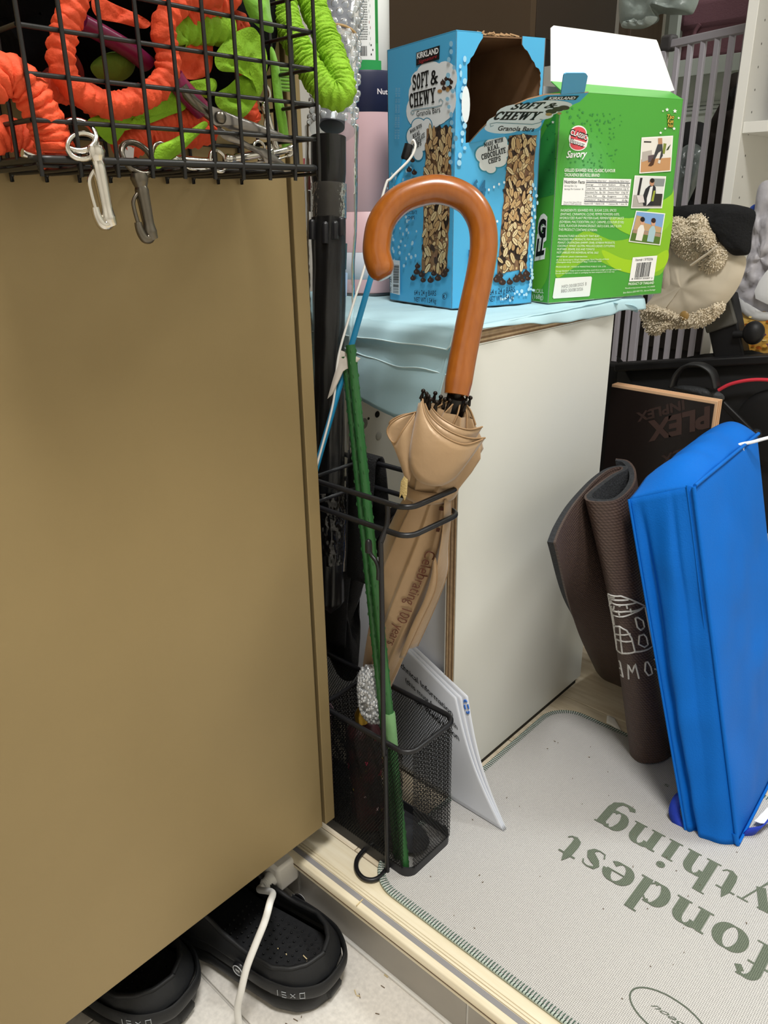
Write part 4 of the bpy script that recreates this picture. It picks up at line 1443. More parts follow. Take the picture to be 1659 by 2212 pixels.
# canopy: pleats wrapped round the shaft
e1 = ax.cross(_f).normalized()
if e1.dot(_r) < 0:
    e1 = -e1
e2 = ax.cross(e1).normalized()
if e2.dot(CAM-PA) < 0:
    e2 = -e2
S_TOP, S_BOT = s_h-.016, -.36
prof = [(-.36, .005), (-.30, .012), (-.22, .021), (-.14, .028), (-.075, .031), (-.035, .0285), (-.008, .0245), (.006, .0215), (.016, .0225), (.04, .0275), (.07, .034), (.092, .037), (.105, .033), (.118, .024), (.128, .0185)]
top_s = prof[-1][0]
off = S_TOP-top_s
prof = [(a+off*max(0, min(1, (a+.0)/.1)), b) for a, b in prof]
def crad(s):
    return interp(s, prof)
def fold(th, s):
    """saw-tooth folds, leaning one way, that loosen towards the open hem"""
    q = max(0, min(1, (s-.02)/.09))
    tw = th*8/(2*pi)+s*4.0
    f = tw-math.floor(tw)
    a = .13+.16*q
    f = (f/.86)**1.6 if f < .86 else (1-f)/.14
    return 1-a*.5+a*f+.05*q*sin(3*th+2)
def CP(th, s, out=0):
    r_ = crad(s)*fold(th, s)+out
    sh = .004*sin(th-.6)*max(0, min(1, (s-.03)/.08))
    return AX(s+sh)+e1*(cos(th)*r_*1.0)+e2*(sin(th)*r_*.82)
mb = MB()
ss = [prof[0][0]+(prof[-1][0]-prof[0][0])*i/110 for i in range(111)]
def cfn(u, v):
    return CP(2*pi*u, prof[0][0]+(prof[-1][0]-prof[0][0])*v)
mb.grid(cfn, 192, 110, cu=True)
mb.build('canopy', m_sat, uo, ang=70, weld=True)
# loose gore folds with hems round the mouth
def gore(name, outline_px, dts, thick=.0012, fold_back=None):
    """cloth fold through sight points at given depths (nearer the camera = negative)"""
    t0 = (AX(sc_)-CAM).dot(_f)
    return [D(x_, y_, t0+d) for (x_, y_), d in zip(outline_px, dts)]
def sheet(name, A_, B_, n=24, m=8, sag=.0, nrm=None, hem=True):
    """ruled cloth between two smooth edges"""
    a, b = smoothpath(A_, 8), smoothpath(B_, 8)
    a, b = resample(a, .0015), resample(b, .0015)
    def at(L, u):
        k = u*(len(L)-1)
        i = min(int(k), len(L)-2)
        return L[i].lerp(L[i+1], k-i)
    mb = MB()
    def fn(u, v):
        p = at(a, u).lerp(at(b, u), v)
        if sag:
            p = p+(nrm or e2)*(sag*sin(pi*v))
        return p
    mb.grid(fn, n, m)
    o = mb.build(name, m_sat, uo, ang=80, solid=.0006)
    if hem:
        MB().tube([at(a, i/40) for i in range(41)], .0008, 6).build('hem', M('satin_hem', '9a7a56', .5), o)
    return o
t0 = (AX(sc_)-CAM).dot(_f)
def g(pts):
    return [D(x_, y_, t0+d) for x_, y_, d in pts]
# big front fold sweeping to the right
sheet('gore_fold', g([(913, 862, -.020), (918, 893, -.030), (938, 925, -.038), (968, 948, -.040), (1005, 960, -.036), (1043, 949, -.024)]),
      g([(904, 870, -.018), (890, 940, -.028), (884, 1000, -.026), (905, 1040, -.024), (950, 1050, -.022), (982, 1035, -.016)]), sag=.004)
sheet('gore_fold', g([(918, 872, -.018), (930, 898, -.028), (955, 922, -.034), (990, 940, -.034), (1020, 947, -.030), (1048, 946, -.018)]),
      g([(905, 880, -.012), (900, 950, -.020), (905, 1010, -.020), (930, 1040, -.018), (965, 1042, -.014), (988, 1028, -.008)]), sag=.002)
sheet('gore_fold', g([(930, 876, -.014), (950, 900, -.022), (985, 921, -.026), (1015, 928, -.022), (1042, 922, -.010)]),
      g([(920, 900, -.010), (925, 960, -.014), (950, 1010, -.014), (980, 1010, -.010), (1005, 980, -.004)]), sag=.002)
# loose flaps lower down, open at the right
def gy(pts):
    return [D(x_, y_, (AX(s_of(x_, y_))-CAM).dot(_f)+d) for x_, y_, d in pts]
sheet('gore_fold', gy([(975, 1066, -.008), (973, 1130, -.010), (968, 1180, -.012), (966, 1238, -.012), (940, 1310, -.012), (902, 1395, -.010)]),
      gy([(960, 1080, -.026), (956, 1140, -.031), (950, 1185, -.034), (938, 1245, -.035), (908, 1320, -.032), (878, 1400, -.026)]), sag=.002)
sheet('gore_fold', gy([(940, 1205, -.037), (944, 1238, -.038), (938, 1280, -.036), (908, 1345, -.031), (874, 1418, -.024)]),
      gy([(936, 1212, -.036), (930, 1250, -.038), (914, 1300, -.037), (890, 1350, -.033), (862, 1420, -.026)]), sag=.0015)
# left lobe
sheet('gore_fold', g([(905, 889, -.012), (880, 895, -.020), (850, 910, -.022), (836, 932, -.018), (852, 957, -.022), (870, 930, -.030), (896, 893, -.026)]),
      g([(900, 900, -.008), (895, 960, -.014), (882, 1010, -.014), (876, 1035, -.012), (878, 1040, -.014), (886, 1035, -.018), (896, 960, -.022)]), n=40)
sheet('gore_fold', g([(905, 893, -.002), (870, 896, -.006), (842, 912, -.004), (848, 930, .004)]),
      g([(905, 930, 0), (892, 970, -.004), (880, 1020, -.006), (882, 1030, 0)]))
# inner pleats between the ribs
RR = random.Random(4)
for i in range(9):
    a = 2*pi*i/9+.3
    r0_, r1_ = .009, .0215+.004*RR.random()
    p0 = [AX(S_TOP+.010)+e1*cos(a)*r0_+e2*sin(a)*r0_*.85, AX(S_TOP+.003)+e1*cos(a+.25)*(r0_+r1_)/2+e2*sin(a+.25)*(r0_+r1_)/2*.85, AX(S_TOP-.008)+e1*cos(a+.45)*r1_+e2*sin(a+.45)*r1_*.85]
    p1 = [q-ax*.03 for q in p0]
    sheet('pleat', p0, p1, n=10, m=4)
# rib ends
mbs = None
for x_, y_, d_ in ((915, 842, -.012), (922, 848, -.016), (926, 853, -.018), (931, 860, -.020), (941, 847, -.006), (944, 866, -.020), (953, 855, -.010), (962, 860, -.016), (973, 862, -.018), (999, 849, .0), (1007, 868, -.016), (1010, 853, -.006), (1017, 857, -.004), (984, 851, .008)):
    tp_ = D(x_, y_, t0+d_)
    bt = tp_-ax*.020+(AX(s_of(x_, y_))-tp_)*.15
    m_ = MB()
    m_.tube([bt, tp_-ax*.008], [.0013, .0016], 7)
    m_.tube([tp_-ax*.009, tp_-ax*.003], [.0023, .0011], 8)
    m_.ball(tp_-ax*.0012, .0021, 10)
    m_.build('rib_tip', m_tip, uo)
# tie strap with its hook patch
zs = s_of(925, 1052)
def ring_pt(th, s, out):
    return AX(s)+e1*(cos(th)*(.0245+out))+e2*(sin(th)*(.0225+out))
mb = MB()
mb.grid(lambda u, v: ring_pt(2*pi*u, zs-.007+.013*v+.006*cos(2*pi*u-.3), .001+.001*sin(pi*v)), 60, 4, cu=True)
mb.build('tie_strap', m_sat, uo, solid=.0008, ang=60)
mb = MB()
pt_ = g([(866, 1040, -.030), (873, 1028, -.032), (881, 1036, -.034), (879, 1068, -.034), (874, 1082, -.033), (868, 1068, -.032), (862, 1078, -.030)])
mb.pillow(pt_, .0018, e2)
mb.build('hook_patch', M('velcro_tan', 'b09a66', .95, bump=(900, .8)), uo)
# printed words along the canopy
def on_canopy(px, py):
    """theta and s on the canopy where the sight line meets it (march)"""
    d = ray(px, py).normalized()
    p0 = CAM+d*.55
    for i in range(1200):
        p = p0+d*(i*.0004)
        q = p-PA
        s = q.dot(ax)
        a, b = q.dot(e1), q.dot(e2)/.82
        if prof[0][0] < s < prof[-1][0]:
            th = atan2(b, a)
            if hypot(a, b) < crad(s)*fold(th % (2*pi), s)+.0006:
                return th, s
    return None
def canopy_text(s_, p0, p1, up_px, col, bold=0, sub=1):
    A0, A1, A2 = on_canopy(*p0), on_canopy(*p1), on_canopy(*up_px)
    if None in (A0, A1, A2):
        return None
    V, Fc = text_mesh(s_, bold)
    x0, x1 = min(q[0] for q in V), max(q[0] for q in V)
    mb = MB()
    vs = []
    for a, b in V:
        q, r_ = (a-x0)/(x1-x0), b/.7
        th = A0[0]+(A1[0]-A0[0])*q+(A2[0]-A0[0])*r_
        s = A0[1]+(A1[1]-A0[1])*q+(A2[1]-A0[1])*r_
        r_ = crad(s)*max(fold((th+k_*.06) % (2*pi), s) for k_ in range(-4, 5))+.0008
        vs.append(AX(s)+e1*(cos(th)*r_)+e2*(sin(th)*r_*.82))
    mb.add(vs, Fc, ink(col))
    return mb
tx = canopy_text('Celebrating 100 years', (920, 1186), (836, 1388), (941, 1192), '6b3f30', .0)
if tx:
    tx.build('print', None, uo, smooth=False)
for (x_, y_, w_) in ((955, 1150, 8), (958, 1136, 8), (962, 1104, 7), (960, 1090, 6)):
    q = on_canopy(x_, y_)
    q2 = on_canopy(x_-14, y_-2)
    q3 = on_canopy(x_+1.5, y_-w_)
    if q and q2 and q3:
        mb = MB()
        mb.add([CP(q[0], q[1], .0007), CP(q2[0], q2[1], .0007), CP(q2[0]+q3[0]-q[0], q2[1]+q3[1]-q[1], .0007), CP(q3[0], q3[1], .0007)], [(0, 1, 2, 3)], ink('5d3a30'))
        mb.build('print', None, uo, smooth=False)

# ---------------------------------------------------------------- green plastic garden stakes
m_gs = M('green_stake', '2c5f30', .38, spec=.5, var=(30, .10))
gt = .715
def stake(name, label, a, b, r, dd, group=None):
    A_, B_ = a, b
    L = (B_-A_).length
    d = (B_-A_).normalized()
    o1 = d.orthogonal().normalized()
    mb = MB()
    n = int(L/.004)
    mb.tube([A_.lerp(B_, i/n) for i in range(n+1)], [r*(1+.05*(i % 5 == 0)) for i in range(n+1)], 10)
    o = thing(name, label, 'stake', tuple(B_), group)
    mb.build('rod', m_gs, o)
    mb = MB()
    o2 = d.cross(o1)
    for i in range(int(L/.012)):
        p = A_+d*(.012*i+.006)
        for j in range(4):
            a_ = pi/2*j+.4*(i % 2)
            q = p+(o1*cos(a_)+o2*sin(a_))*r
            mb.tube([q-d*.002, q+(o1*cos(a_)+o2*sin(a_))*.0003, q+d*.002], [.0003, .0007, .0003], 5)
    mb.build('nubs', m_gs, o, kind='stuff')
    return o
ba = W(884, 1872, 2, .006)
b_ = Vector((ba.x-.001, .497, .0062))
tops = [(D(757, 745, .757), b_+Vector((0, 0, 0)), .0048), (D(747, 770, .766), b_+Vector((-.017, .006, .001)), .0044)]
stake('garden_stake', 'thick green plastic garden stake running down into the front corner of the black stand', *tops[0], 0)
stake('garden_stake', 'thinner dark green garden stake close behind the thick green stake', *tops[1], 0)
tA, tB = tops[0][0], tops[0][1]
def on_stake(y):
    best = min(range(400), key=lambda i: abs(proj(tA.lerp(tB, i/400))[1]-y))
    return tA.lerp(tB, best/400)
def proj(p):
    d = Vector(p)-CAM
    return (CX+FPX*d.dot(_r)/d.dot(_f), CY-FPX*d.dot(_u)/d.dot(_f))
tag(MB().tube([on_stake(1540), on_stake(1545), on_stake(1580), on_stake(1612)], [.0064, .0068, .0066, .0062], 12).build('stake_sleeve', M('pale_green_tape', '6f9a68', .5, bump=(90, .5)), None), 'pale green tape sleeve wrapped round the thick green stake at the stand rim', 'tape')

# ---------------------------------------------------------------- blue teaser stick with a white string and paper tag
m_bs = M('blue_rod', '1f86b5', .35, spec=.5)
wt, wb = D(884, 312, .735), D(600, 1300, .815)
wo = thing('teaser_stick', 'thin blue stick with a black cap and white string leaning behind the crook handle', 'stick', tuple(wb))
def on_w(y):
    i = min(range(900), key=lambda i: abs(proj(wb.lerp(wt, i/900))[1]-y))
    return wb.lerp(wt, i/900)
def wd(x, y, k=-.004):
    return D(x, y, (on_w(y)-CAM).dot(_f)+k)
wb = on_w(1200)
MB().tube([wb, on_w(342)], .0030, 12).build('rod', m_bs, wo)
MB().tube([on_w(347), on_w(342), on_w(312), on_w(306)], [.0030, .0045, .0045, .0030], 12).build('cap', m_bk, wo)
sp = smoothpath([on_w(308)+_r*.002, wd(893, 303), wd(897, 318), wd(884, 345), wd(845, 385), wd(830, 410), wd(788, 575), wd(762, 660), wd(737, 745), wd(728, 790), wd(723, 850), wd(712, 905), wd(690, 985), wd(680, 1020), wd(660, 1080)], 6)
MB().tube(sp, .0012, 6).build('string', M('white_string', 'e8e6e0', .8), wo)
mb = MB()
tg = [wd(737, 757), wd(755, 764, -.010), wd(779, 774, -.014), wd(770, 785, -.012), wd(757, 790, -.010), wd(743, 800, -.008), wd(734, 820, -.006), wd(718, 852, -.005), wd(707, 862, -.004), wd(716, 830, -.004), wd(726, 795, -.004)]
mb.pillow(tg, .0016, -_f, wob=.002)
mb.build('paper_tag', M('tag_paper', 'd8cfc4', .85, var=(60, .08)), wo)
# ---------------------------------------------------------------- black umbrella in its clear plastic sleeve
uT, uB = D(709, 262, .752), D(714, 1330, .868)
bo = thing('black_umbrella', 'new black umbrella in a crinkled clear sleeve standing beside the bronze cabinet', 'umbrella', tuple(uB))
ua = (uT-uB).normalized()
LU = (uT-uB).length
def on_u(y):
    i = min(range(1400), key=lambda i: abs(proj(uB.lerp(uT+ua*.15, i/1400))[1]-y))
    return uB.lerp(uT+ua*.15, i/1400)
m_soft = M('black_canopy', '08080a', .35, bump=(60, .3))
m_gloss = M('black_gloss', '070708', .2, spec=.5)
R0 = 41*.752/FPX*.94
c0 = Vector(uB)
low = c0 - Vector((0, 0, 0))
# handle tube with an open end
hT, hB = on_u(297), on_u(400)
q = (hT-hB).length
mb = MB()
mb.lathe([(R0*.90, 0), (R0*.96, .004), (R0, .012), (R0, q), (R0*.88, q), (R0*.86, q-.03), (.0001, q-.03)], 40, hB, ua, caps=False)
mb.build('handle', m_gloss, bo)
a, b = on_u(400), on_u(470)
q = (b-a).length
mb = MB()
mb.lathe([(R0*.90, 0), (R0*.94, .001), (R0*.95, -q), (R0*.9, -q-.001)], 32, a, ua, caps=False)
mb.build('collar', M('grey_collar', '2a2723', .35, var=(30, .3)), bo)
a, b = on_u(470), on_u(1325)
q = (b-a).length
mb = MB()
def ucan(u, v):
    th = 2*pi*u
    s = v*q
    r_ = R0*(.95-.12*v)*(1+.05*sin(8*th+s*30)+.05*mnoise.noise(Vector((cos(th)*2, sin(th)*2, s*30))))
    if v > .97:
        r_ *= max(.05, (1-v)/.03)
    x_ = ua.cross(_f).normalized()
    y_ = ua.cross(x_)
    return a-ua*s+x_*(cos(th)*r_)+y_*(sin(th)*r_)
mb.grid(ucan, 48, 90, cu=True)
mb.build('canopy', m_soft, bo)
x_ = ua.cross(_f).normalized()
if x_.dot(_r) < 0:
    x_ = -x_
y_ = ua.cross(x_)
if y_.dot(_f) > 0:
    y_ = -y_
for px_, yt, yb, dz in ((675, 480, 520, .7), (704, 486, 530, 1.0), (725, 484, 520, .95), (738, 474, 512, .7)):
    u_ = (px_-709)*.765/FPX
    p1, p2 = on_u(yt)+x_*u_+y_*R0*dz, on_u(yb)+x_*u_+y_*R0*dz*.96
    MB().tube([p2, p1-ua*.002, p1, p1+ua*.001], [.0036, .0036, .0030, .0012], 10).build('rib_tip', m_bk, bo)
# printed cards inside the sleeve
def card(name, quad, k, col, rough=.4):
    P = [D(a_, b_, (on_u(b_)-CAM).dot(_f)+k) for a_, b_ in quad]
    n_ = (P[1]-P[0]).cross(P[3]-P[0]).normalized()
    return MB().add(P+[p+n_*.0006 for p in P], [(0, 1, 2, 3), (7, 6, 5, 4)]+[(i, (i+1) % 4, 4+(i+1) % 4, 4+i) for i in range(4)]).build(name, M('card_'+col, col, rough), bo, smooth=False)
card('pink_label', [(652, 342), (668, 342), (672, 410), (656, 410)], .012, 'e8767f')
card('grey_label', [(655, 412), (670, 412), (676, 458), (660, 456)], .012, '8a7f83')
card('teal_label', [(740, 524), (750, 526), (748, 582), (739, 583)], .010, '2c5358')
card('blue_label', [(738, 585), (751, 590), (749, 640), (734, 648)], .010, '9fbfe0')
# clear tape band and the sleeve
film = clear_mat('clear_film', 'ffffff', .05, .996, bump=(60, .25), blend=.2)
film2 = clear_mat('clear_tape', 'e6e2da', .15, .985, bump=(160, .6))
a, b = on_u(398), on_u(472)
q = (b-a).length
MB().grid(lambda u, v: b+ua*(q*v)+x_*(cos(2*pi*u)*R0*1.03)+y_*(sin(2*pi*u)*R0*1.03), 40, 8, cu=True).build('tape_band', film2, bo)
a, b = on_u(275), on_u(1230)
q = (a-b).length
def slv(u, v):
    th = 2*pi*u
    w_ = interp(v, ((0, 1.0), (.05, 1.06), (.2, 1.10), (.5, 1.25), (.8, 1.42), (1, 1.46)))
    w_ *= 1+.04*mnoise.noise(Vector((cos(th)*1.5, sin(th)*1.5, v*14)))
    sh = .0035*interp(v, ((0, 0), (.6, .3), (1, 1)))
    return b+ua*(q*v)+x_*(cos(th)*R0*w_*1.05+sh)+y_*(sin(th)*R0*w_*.8)
MB().grid(slv, 64, 120, cu=True).build('clear_sleeve', film, bo)
# crumpled plastic at the foot of the sleeve
mb = MB()
a, b = on_u(1060), on_u(1215)
q = (a-b).length
RR = random.Random(8)
def crump(u, v):
    th = 2*pi*u
    n_ = mnoise.noise(Vector((cos(th)*3, sin(th)*3, v*7+2)))+.6*mnoise.noise(Vector((cos(th)*8, sin(th)*8, v*16)))
    r_ = R0*(1.02+.16*n_)*(.84+.16*v)
    return b+ua*(q*v)+x_*cos(th)*r_+y_*sin(th)*r_
mb.grid(crump, 70, 60, cu=True)
mb.build('crumpled_film', M('crumpled_gloss', '060607', .2, spec=.6, bump=(60, .6)), bo)

# ---------------------------------------------------------------- bubble wrap round a grey roll, above the black umbrella
m_bub = clear_mat('bubble_film', 'eef2f4', .12, .86)
rb_t, rb_b = D(735, -40, .775), D(717, 282, .757)
ax2 = (rb_t-rb_b).normalized()
ww = thing('wrapped_roll', 'grey roll in clear bubble wrap held by a rubber band, above the black umbrella', 'roll', tuple(rb_b))
RW = 44*.757/FPX
x2 = ax2.cross(_f).normalized()
if x2.dot(_r) < 0:
    x2 = -x2
y2 = ax2.cross(x2)
if y2.dot(_f) > 0:
    y2 = -y2
L2 = (rb_t-rb_b).length
def on_r(y):
    i = min(range(800), key=lambda i: abs(proj(rb_b.lerp(rb_t, i/800))[1]-y))
    return i/800
MB().tube([rb_b.lerp(rb_t, on_r(98)), rb_t], RW*.78, 28).build('grey_roll', M('slate_roll', '4c4a56', .6), ww)
MB().tube([rb_b+ax2*.004, rb_b.lerp(rb_t, on_r(100))], RW*.62, 24).build('core', M('grey_core', '3a393d', .5), ww)
def wr(u, v):
    th = 2*pi*u
    r_ = RW*(1.0+.05*mnoise.noise(Vector((cos(th)*2, sin(th)*2, v*9))))
    k_ = abs(v-on_r(82))
    r_ *= 1-.12*max(0, 1-k_/.08)
    return rb_b+ax2*(L2*v)+x2*(cos(th)*r_*(1.14 if cos(th) > 0 else 1.1))+y2*(sin(th)*r_)
MB().grid(wr, 48, 60, cu=True).build('wrap_film', m_bub, ww)
mb = MB()
n_b = 0
bs = .0098
rows = int(L2/(bs*.88))
per = int(2*pi*RW*1.05/bs)
for i in range(rows):
    for j in range(per):
        u = (j+.5*(i % 2))/per
        if sin(2*pi*u) < -.15:
            continue
        p = Vector(wr(u, (i+.5)/rows))
        nn = (p-(rb_b+ax2*(L2*(i+.5)/rows))).normalized()
        t1 = nn.cross(ax2).normalized()
        r_ = bs*.40
        vs = [p+nn*.0034]
        for kk in range(8):
            vs.append(p+nn*.0027+(t1*cos(kk*pi/4)+ax2*sin(kk*pi/4))*r_*.65)
        for kk in range(8):
            vs.append(p+(t1*cos(kk*pi/4)+ax2*sin(kk*pi/4))*r_)
        mb.add(vs, [(0, 1+kk, 1+(kk+1) % 8) for kk in range(8)]+[(1+kk, 9+kk, 9+(kk+1) % 8, 1+(kk+1) % 8) for kk in range(8)])
mb.build('bubbles', clear_mat('bubble_caps', 'f4f8fa', .05, .84, blend=.3), ww, kind='stuff', ang=80)
v_ = on_r(83)
MB().tube([rb_b+ax2*(L2*v_)+x2*(cos(2*pi*i/30)*RW*1.02)+y2*(sin(2*pi*i/30)*RW*.95) for i in range(30)], .0012, 6, closed=True).build('rubber_band', M('rubber_band', 'a8895a', .6), ww)

# ---------------------------------------------------------------- black bag hung from the stand by its webbing strap
m_web = M('black_webbing', '131315', .8, bump=(800, .8))
m_bag = M('black_bag', '0c0c0e', .7, bump=(500, .4))
bg = thing('black_bag', 'black fabric bag hanging by a wide webbing strap over the rear wire of the stand', 'bag', (-.60, .58, .25))
zr = .447+.0034
def strap_band(name, ctr_pts, half, th=.0018):
    mb = MB()
    C_ = smoothpath(ctr_pts, 8)
    vs = []
    for i, p in enumerate(C_):
        h = half(i/(len(C_)-1))
        vs += [p-h, p+h]
    fs = [(2*i, 2*i+1, 2*i+3, 2*i+2) for i in range(len(C_)-1)]
    mb.add(vs, fs)
    return mb.build(name, m_web, bg, solid=th, ang=80)
xs = W(828, 1000, 2, .452)
X0 = Vector((-.548, 0, 0))
hx_ = Vector((.019, 0, 0))
strap_band('strap', [(-.560, SY1-.004, .30), (-.556, SY1-.007, .38), (-.552, SY1-.0055, .425), (-.550, SY1-.005, .447), (-.549, SY1, .4535), (-.547, SY1+.006, .447), (-.546, SY1+.010, .40), (-.546, SY1+.012, .33)], lambda u: hx_)
mb = MB()
ob = [W(x_, y_, 1, .585) for x_, y_ in ((790, 1085), (830, 1100), (870, 1090), (820, 1150), (800, 1200), (792, 1240), (770, 1310), (755, 1360), (772, 1395), (770, 1460), (745, 1470), (720, 1440), (690, 1350), (680, 1220), (700, 1120), (745, 1090))]
mb.pillow(smoothpath(ob, 4, True), .014, (0, -1, 0), rings=8, wob=.004, seed=3)
mb.build('body', m_bag, bg, ang=80)
strap_band('strap', [W(760, 1100, 1, .574), W(742, 1180, 1, .570), W(728, 1280, 1, .568), W(722, 1390, 1, .570)], lambda u: Vector((.022, -.003, .004)))

# ---------------------------------------------------------------- things standing low in the stand
# silver bubble-wrapped bundle
bu = thing('foil_bundle', 'small silver bubble wrapped bundle poking out of the black stand', 'bundle', tuple(W(805, 1580, 1, .522)))
mb = MB()
ca = W(805, 1498, 1, .522)
axb = (W(790, 1440, 1, .522)-W(812, 1560, 1, .522)).normalized()
xb = axb.cross(_f).normalized()
yb = axb.cross(xb)
def bun(u, v):
    th = 2*pi*u
    s = (v-.5)*2
    r_ = .0150*sqrt(max(.0, 1-abs(s)**2.6))*(1-.22*s)+.0002
    return ca+axb*(s*.034)+xb*(cos(th)*r_)+yb*(sin(th)*r_)
mb.grid(bun, 30, 24, cu=True)
mb.build('film', M('silver_film', 'a9acae', .22, metal=.55, bump=(200, .8)), bu)
mb = MB()
RR = random.Random(6)
for i in range(520):
    u, v = RR.random(), .04+.92*RR.random()
    p = Vector(bun(u, v))
    nn = (p-(ca+axb*((v-.5)*.068))).normalized()
    mb.ball(p+nn*.0006, RR.uniform(.0016, .0027), 7)
mb.build('bubbles', M('silver_bubble', 'c9ccd0', .12, metal=.45, spec=.8), bu, kind='stuff', ang=80)
# folded dark floral umbrella
fu_ = thing('folding_umbrella', 'short dark folding umbrella with a red and yellow floral print, low inside the stand', 'umbrella', (-.523, .525, .004))
a, b = Vector((-.520, .522, .150)), Vector((-.515, .524, .006))
axf = (a-b).normalized()
xf = axf.cross(_f).normalized()
yf = axf.cross(xf)
Lf = (a-b).length
def ff(u, v):
    th = 2*pi*u
    f = (th*6/(2*pi)+v*1.2) % 1
    r_ = .021*(1-.10*f)*(1 if v < .9 else sqrt(max(0.02, 1-((v-.9)/.1)**2)))*(1+.06*sin(v*11))
    return b+axf*(Lf*v)+xf*(cos(th)*r_)+yf*(sin(th)*r_)
m_fl = M('floral_dark', '1a1012', .5, var=(45, .06), col2='3c1318')
MB().grid(ff, 72, 40, cu=True, mat=m_fl).build('canopy', m_fl, fu_, ang=80)
RR = random.Random(12)
mb = MB()
for i in range(46):
    u0, v0 = RR.random(), .05+.85*RR.random()
    col = RR.choice(('8c7a2c', 'a58d35', '9c2a44', '7c2236', 'b79a9e', '6e5a20'))
    pts = []
    rr_ = RR.uniform(.03, .10) if col in ('9c2a44', '7c2236') else RR.uniform(.015, .04)
    for kk in range(9):
        an = 2*pi*kk/9
        q_ = rr_*(1 if kk % 2 else .55)
        p = Vector(ff(u0+q_*cos(an)*.5, min(.98, max(.01, v0+q_*sin(an)*.55))))
        nn = (p-(b+axf*((p-b).dot(axf)))).normalized()
        pts.append(p+nn*.0008)
    c_ = sum(pts, Vector())/9
    nn = (c_-(b+axf*((c_-b).dot(axf)))).normalized()
    mb.add(pts+[c_+nn*.0006], [(kk, (kk+1) % 9, 9) for kk in range(9)], ink(col))
mb.build('print', None, fu_)
MB().tube([a, a+axf*.010, a+axf*.018], [.008, .0085, .004], 16).build('knob', M('gold_knob', 'a98734', .3, metal=.8), fu_)
# grey cloth cover lying in the tray
mb = MB()
cv = [Vector((-.520+.035*cos(q_*.5236), .530+.024*sin(q_*.5236), .012)) for q_ in range(12)]
cv = [p+Vector((.055, 0, 0)) for p in cv]
mb.pillow(cv, .012, (0, 0, 1), wob=.003, back=.4)
tag(mb.build('umbrella_cover', M('charcoal_nylon', '2e2f33', .7, bump=(400, .3))), 'crumpled charcoal nylon cover lying in the tray of the black stand', 'cover')
# second bundle: pinkish cloth in the left compartment
mb = MB()
mb.tube(smoothpath([(-.600, .524, .004), (-.598, .522, .06), (-.594, .520, .115), (-.590, .520, .135)], 6), .017, 18)
tag(mb.build('rolled_cloth', M('dusty_cloth', '3a2c30', .8, var=(70, .12), col2='8a6d72', bump=(200, .5))), 'rolled dark patterned cloth in the left part of the black stand', 'cloth')

# ---------------------------------------------------------------- white board and the leaflet behind the stand
m_board = M('white_board', 'eef0f6', .5)
bz = W(760, 1232, 1, .616).z
P = [Vector((-.74, .642, .0)), Vector((-.4930, .642, .0)), Vector((-.4930, .656, .335)), Vector((-.74, .656, bz))]
wbd = MB().add(P+[p+Vector((0, .004, 0)) for p in P], [(0, 1, 2, 3), (7, 6, 5, 4), (0, 4, 5, 1), (1, 5, 6, 2), (2, 6, 7, 3), (3, 7, 4, 0)]).build('white_board', m_board, None, smooth=False)
tag(wbd, 'white board standing upright against the open front of the white cupboard', 'board')
m_page = M('leaflet_paper', 'dfe3ec', .55, var=(9, .03))
lfo = thing('leaflet', 'white folded leaflet with a blue logo leaning between the stand and the white cupboard', 'leaflet', (-.48, .60, .005))
def leaf(k, du=0.0, dv=0.0, curl=0):
    # page spanned from the foot edge (v=0) to the top edge (v=1)
    BL, BR = Vector((-.560, .622, .0055)), Vector((-.383, .6185, .0055))
    TR = W(984, 1508, 1, .6300)
    TL = W(806, 1330, 1, .6365)
    def fn(u, v):
        p = BL.lerp(BR, u).lerp(TL.lerp(TR, u), v)
        bul = sin(pi*min(1, v))
        p += Vector((-.004*u, -.006, 0))*bul*u
        p += Vector((0, k, .0)) + Vector((0, .010, 0))*(v*.15)
        p.x += du*u*(v*1.5+.05)
        p.z += dv*v+max(0, k)*.0
        return p
    return fn
for i, (k, du, dv) in enumerate(((0, 0, 0), (.0022, .004, .002), (.0044, .009, .006))):
    f_ = leaf(k, du, dv)
    o = MB().grid(f_, 30, 30).build('page', m_page, lfo, solid=.0007)
f0 = leaf(0)
def on_page(lines, col):
    mb = MB()
    for s_, u0, u1, v0, hgt, sl in lines:
        V, Fc = text_mesh(s_, .01)
        x0, x1 = min(q_[0] for q_ in V), max(q_[0] for q_ in V)
        vs = []
        for a_, b_ in V:
            q_ = (a_-x0)/(x1-x0)
            p = Vector(f0(u0+(u1-u0)*q_, v0+b_/.7*hgt+sl*q_))
            vs.append(p+Vector((.0004, -.0011, .0002)))
        mb.add(vs, Fc, ink(col))
    return mb
for ln_ in (('Technical Information', .20, .90, .80, .045, .0), ('(this must fusion with', .32, .92, .715, .038, 0), ('UR Weldi fusion', .40, .90, .62, .05, 0)):
    on_page((ln_,), '26262a').build('print', None, lfo, smooth=False)
f2 = leaf(.0044, .009, .006)
mb = MB()
def lg(u, v):
    return Vector(f2(u, v))+Vector((.0006, -.0008, .0006))
for cx_, cy_, r_ in ((.965, .90, .030),):
    for i in range(6):
        a0_ = i*1.047
        seg = [lg(cx_+r_*.9*cos(a0_+j*.13)*.8, cy_+r_*1.6*sin(a0_+j*.13)) for j in range(6)]
        mb.tube(seg, .0011, 6)
mb.build('logo', ink('3a6fc4'), lfo)
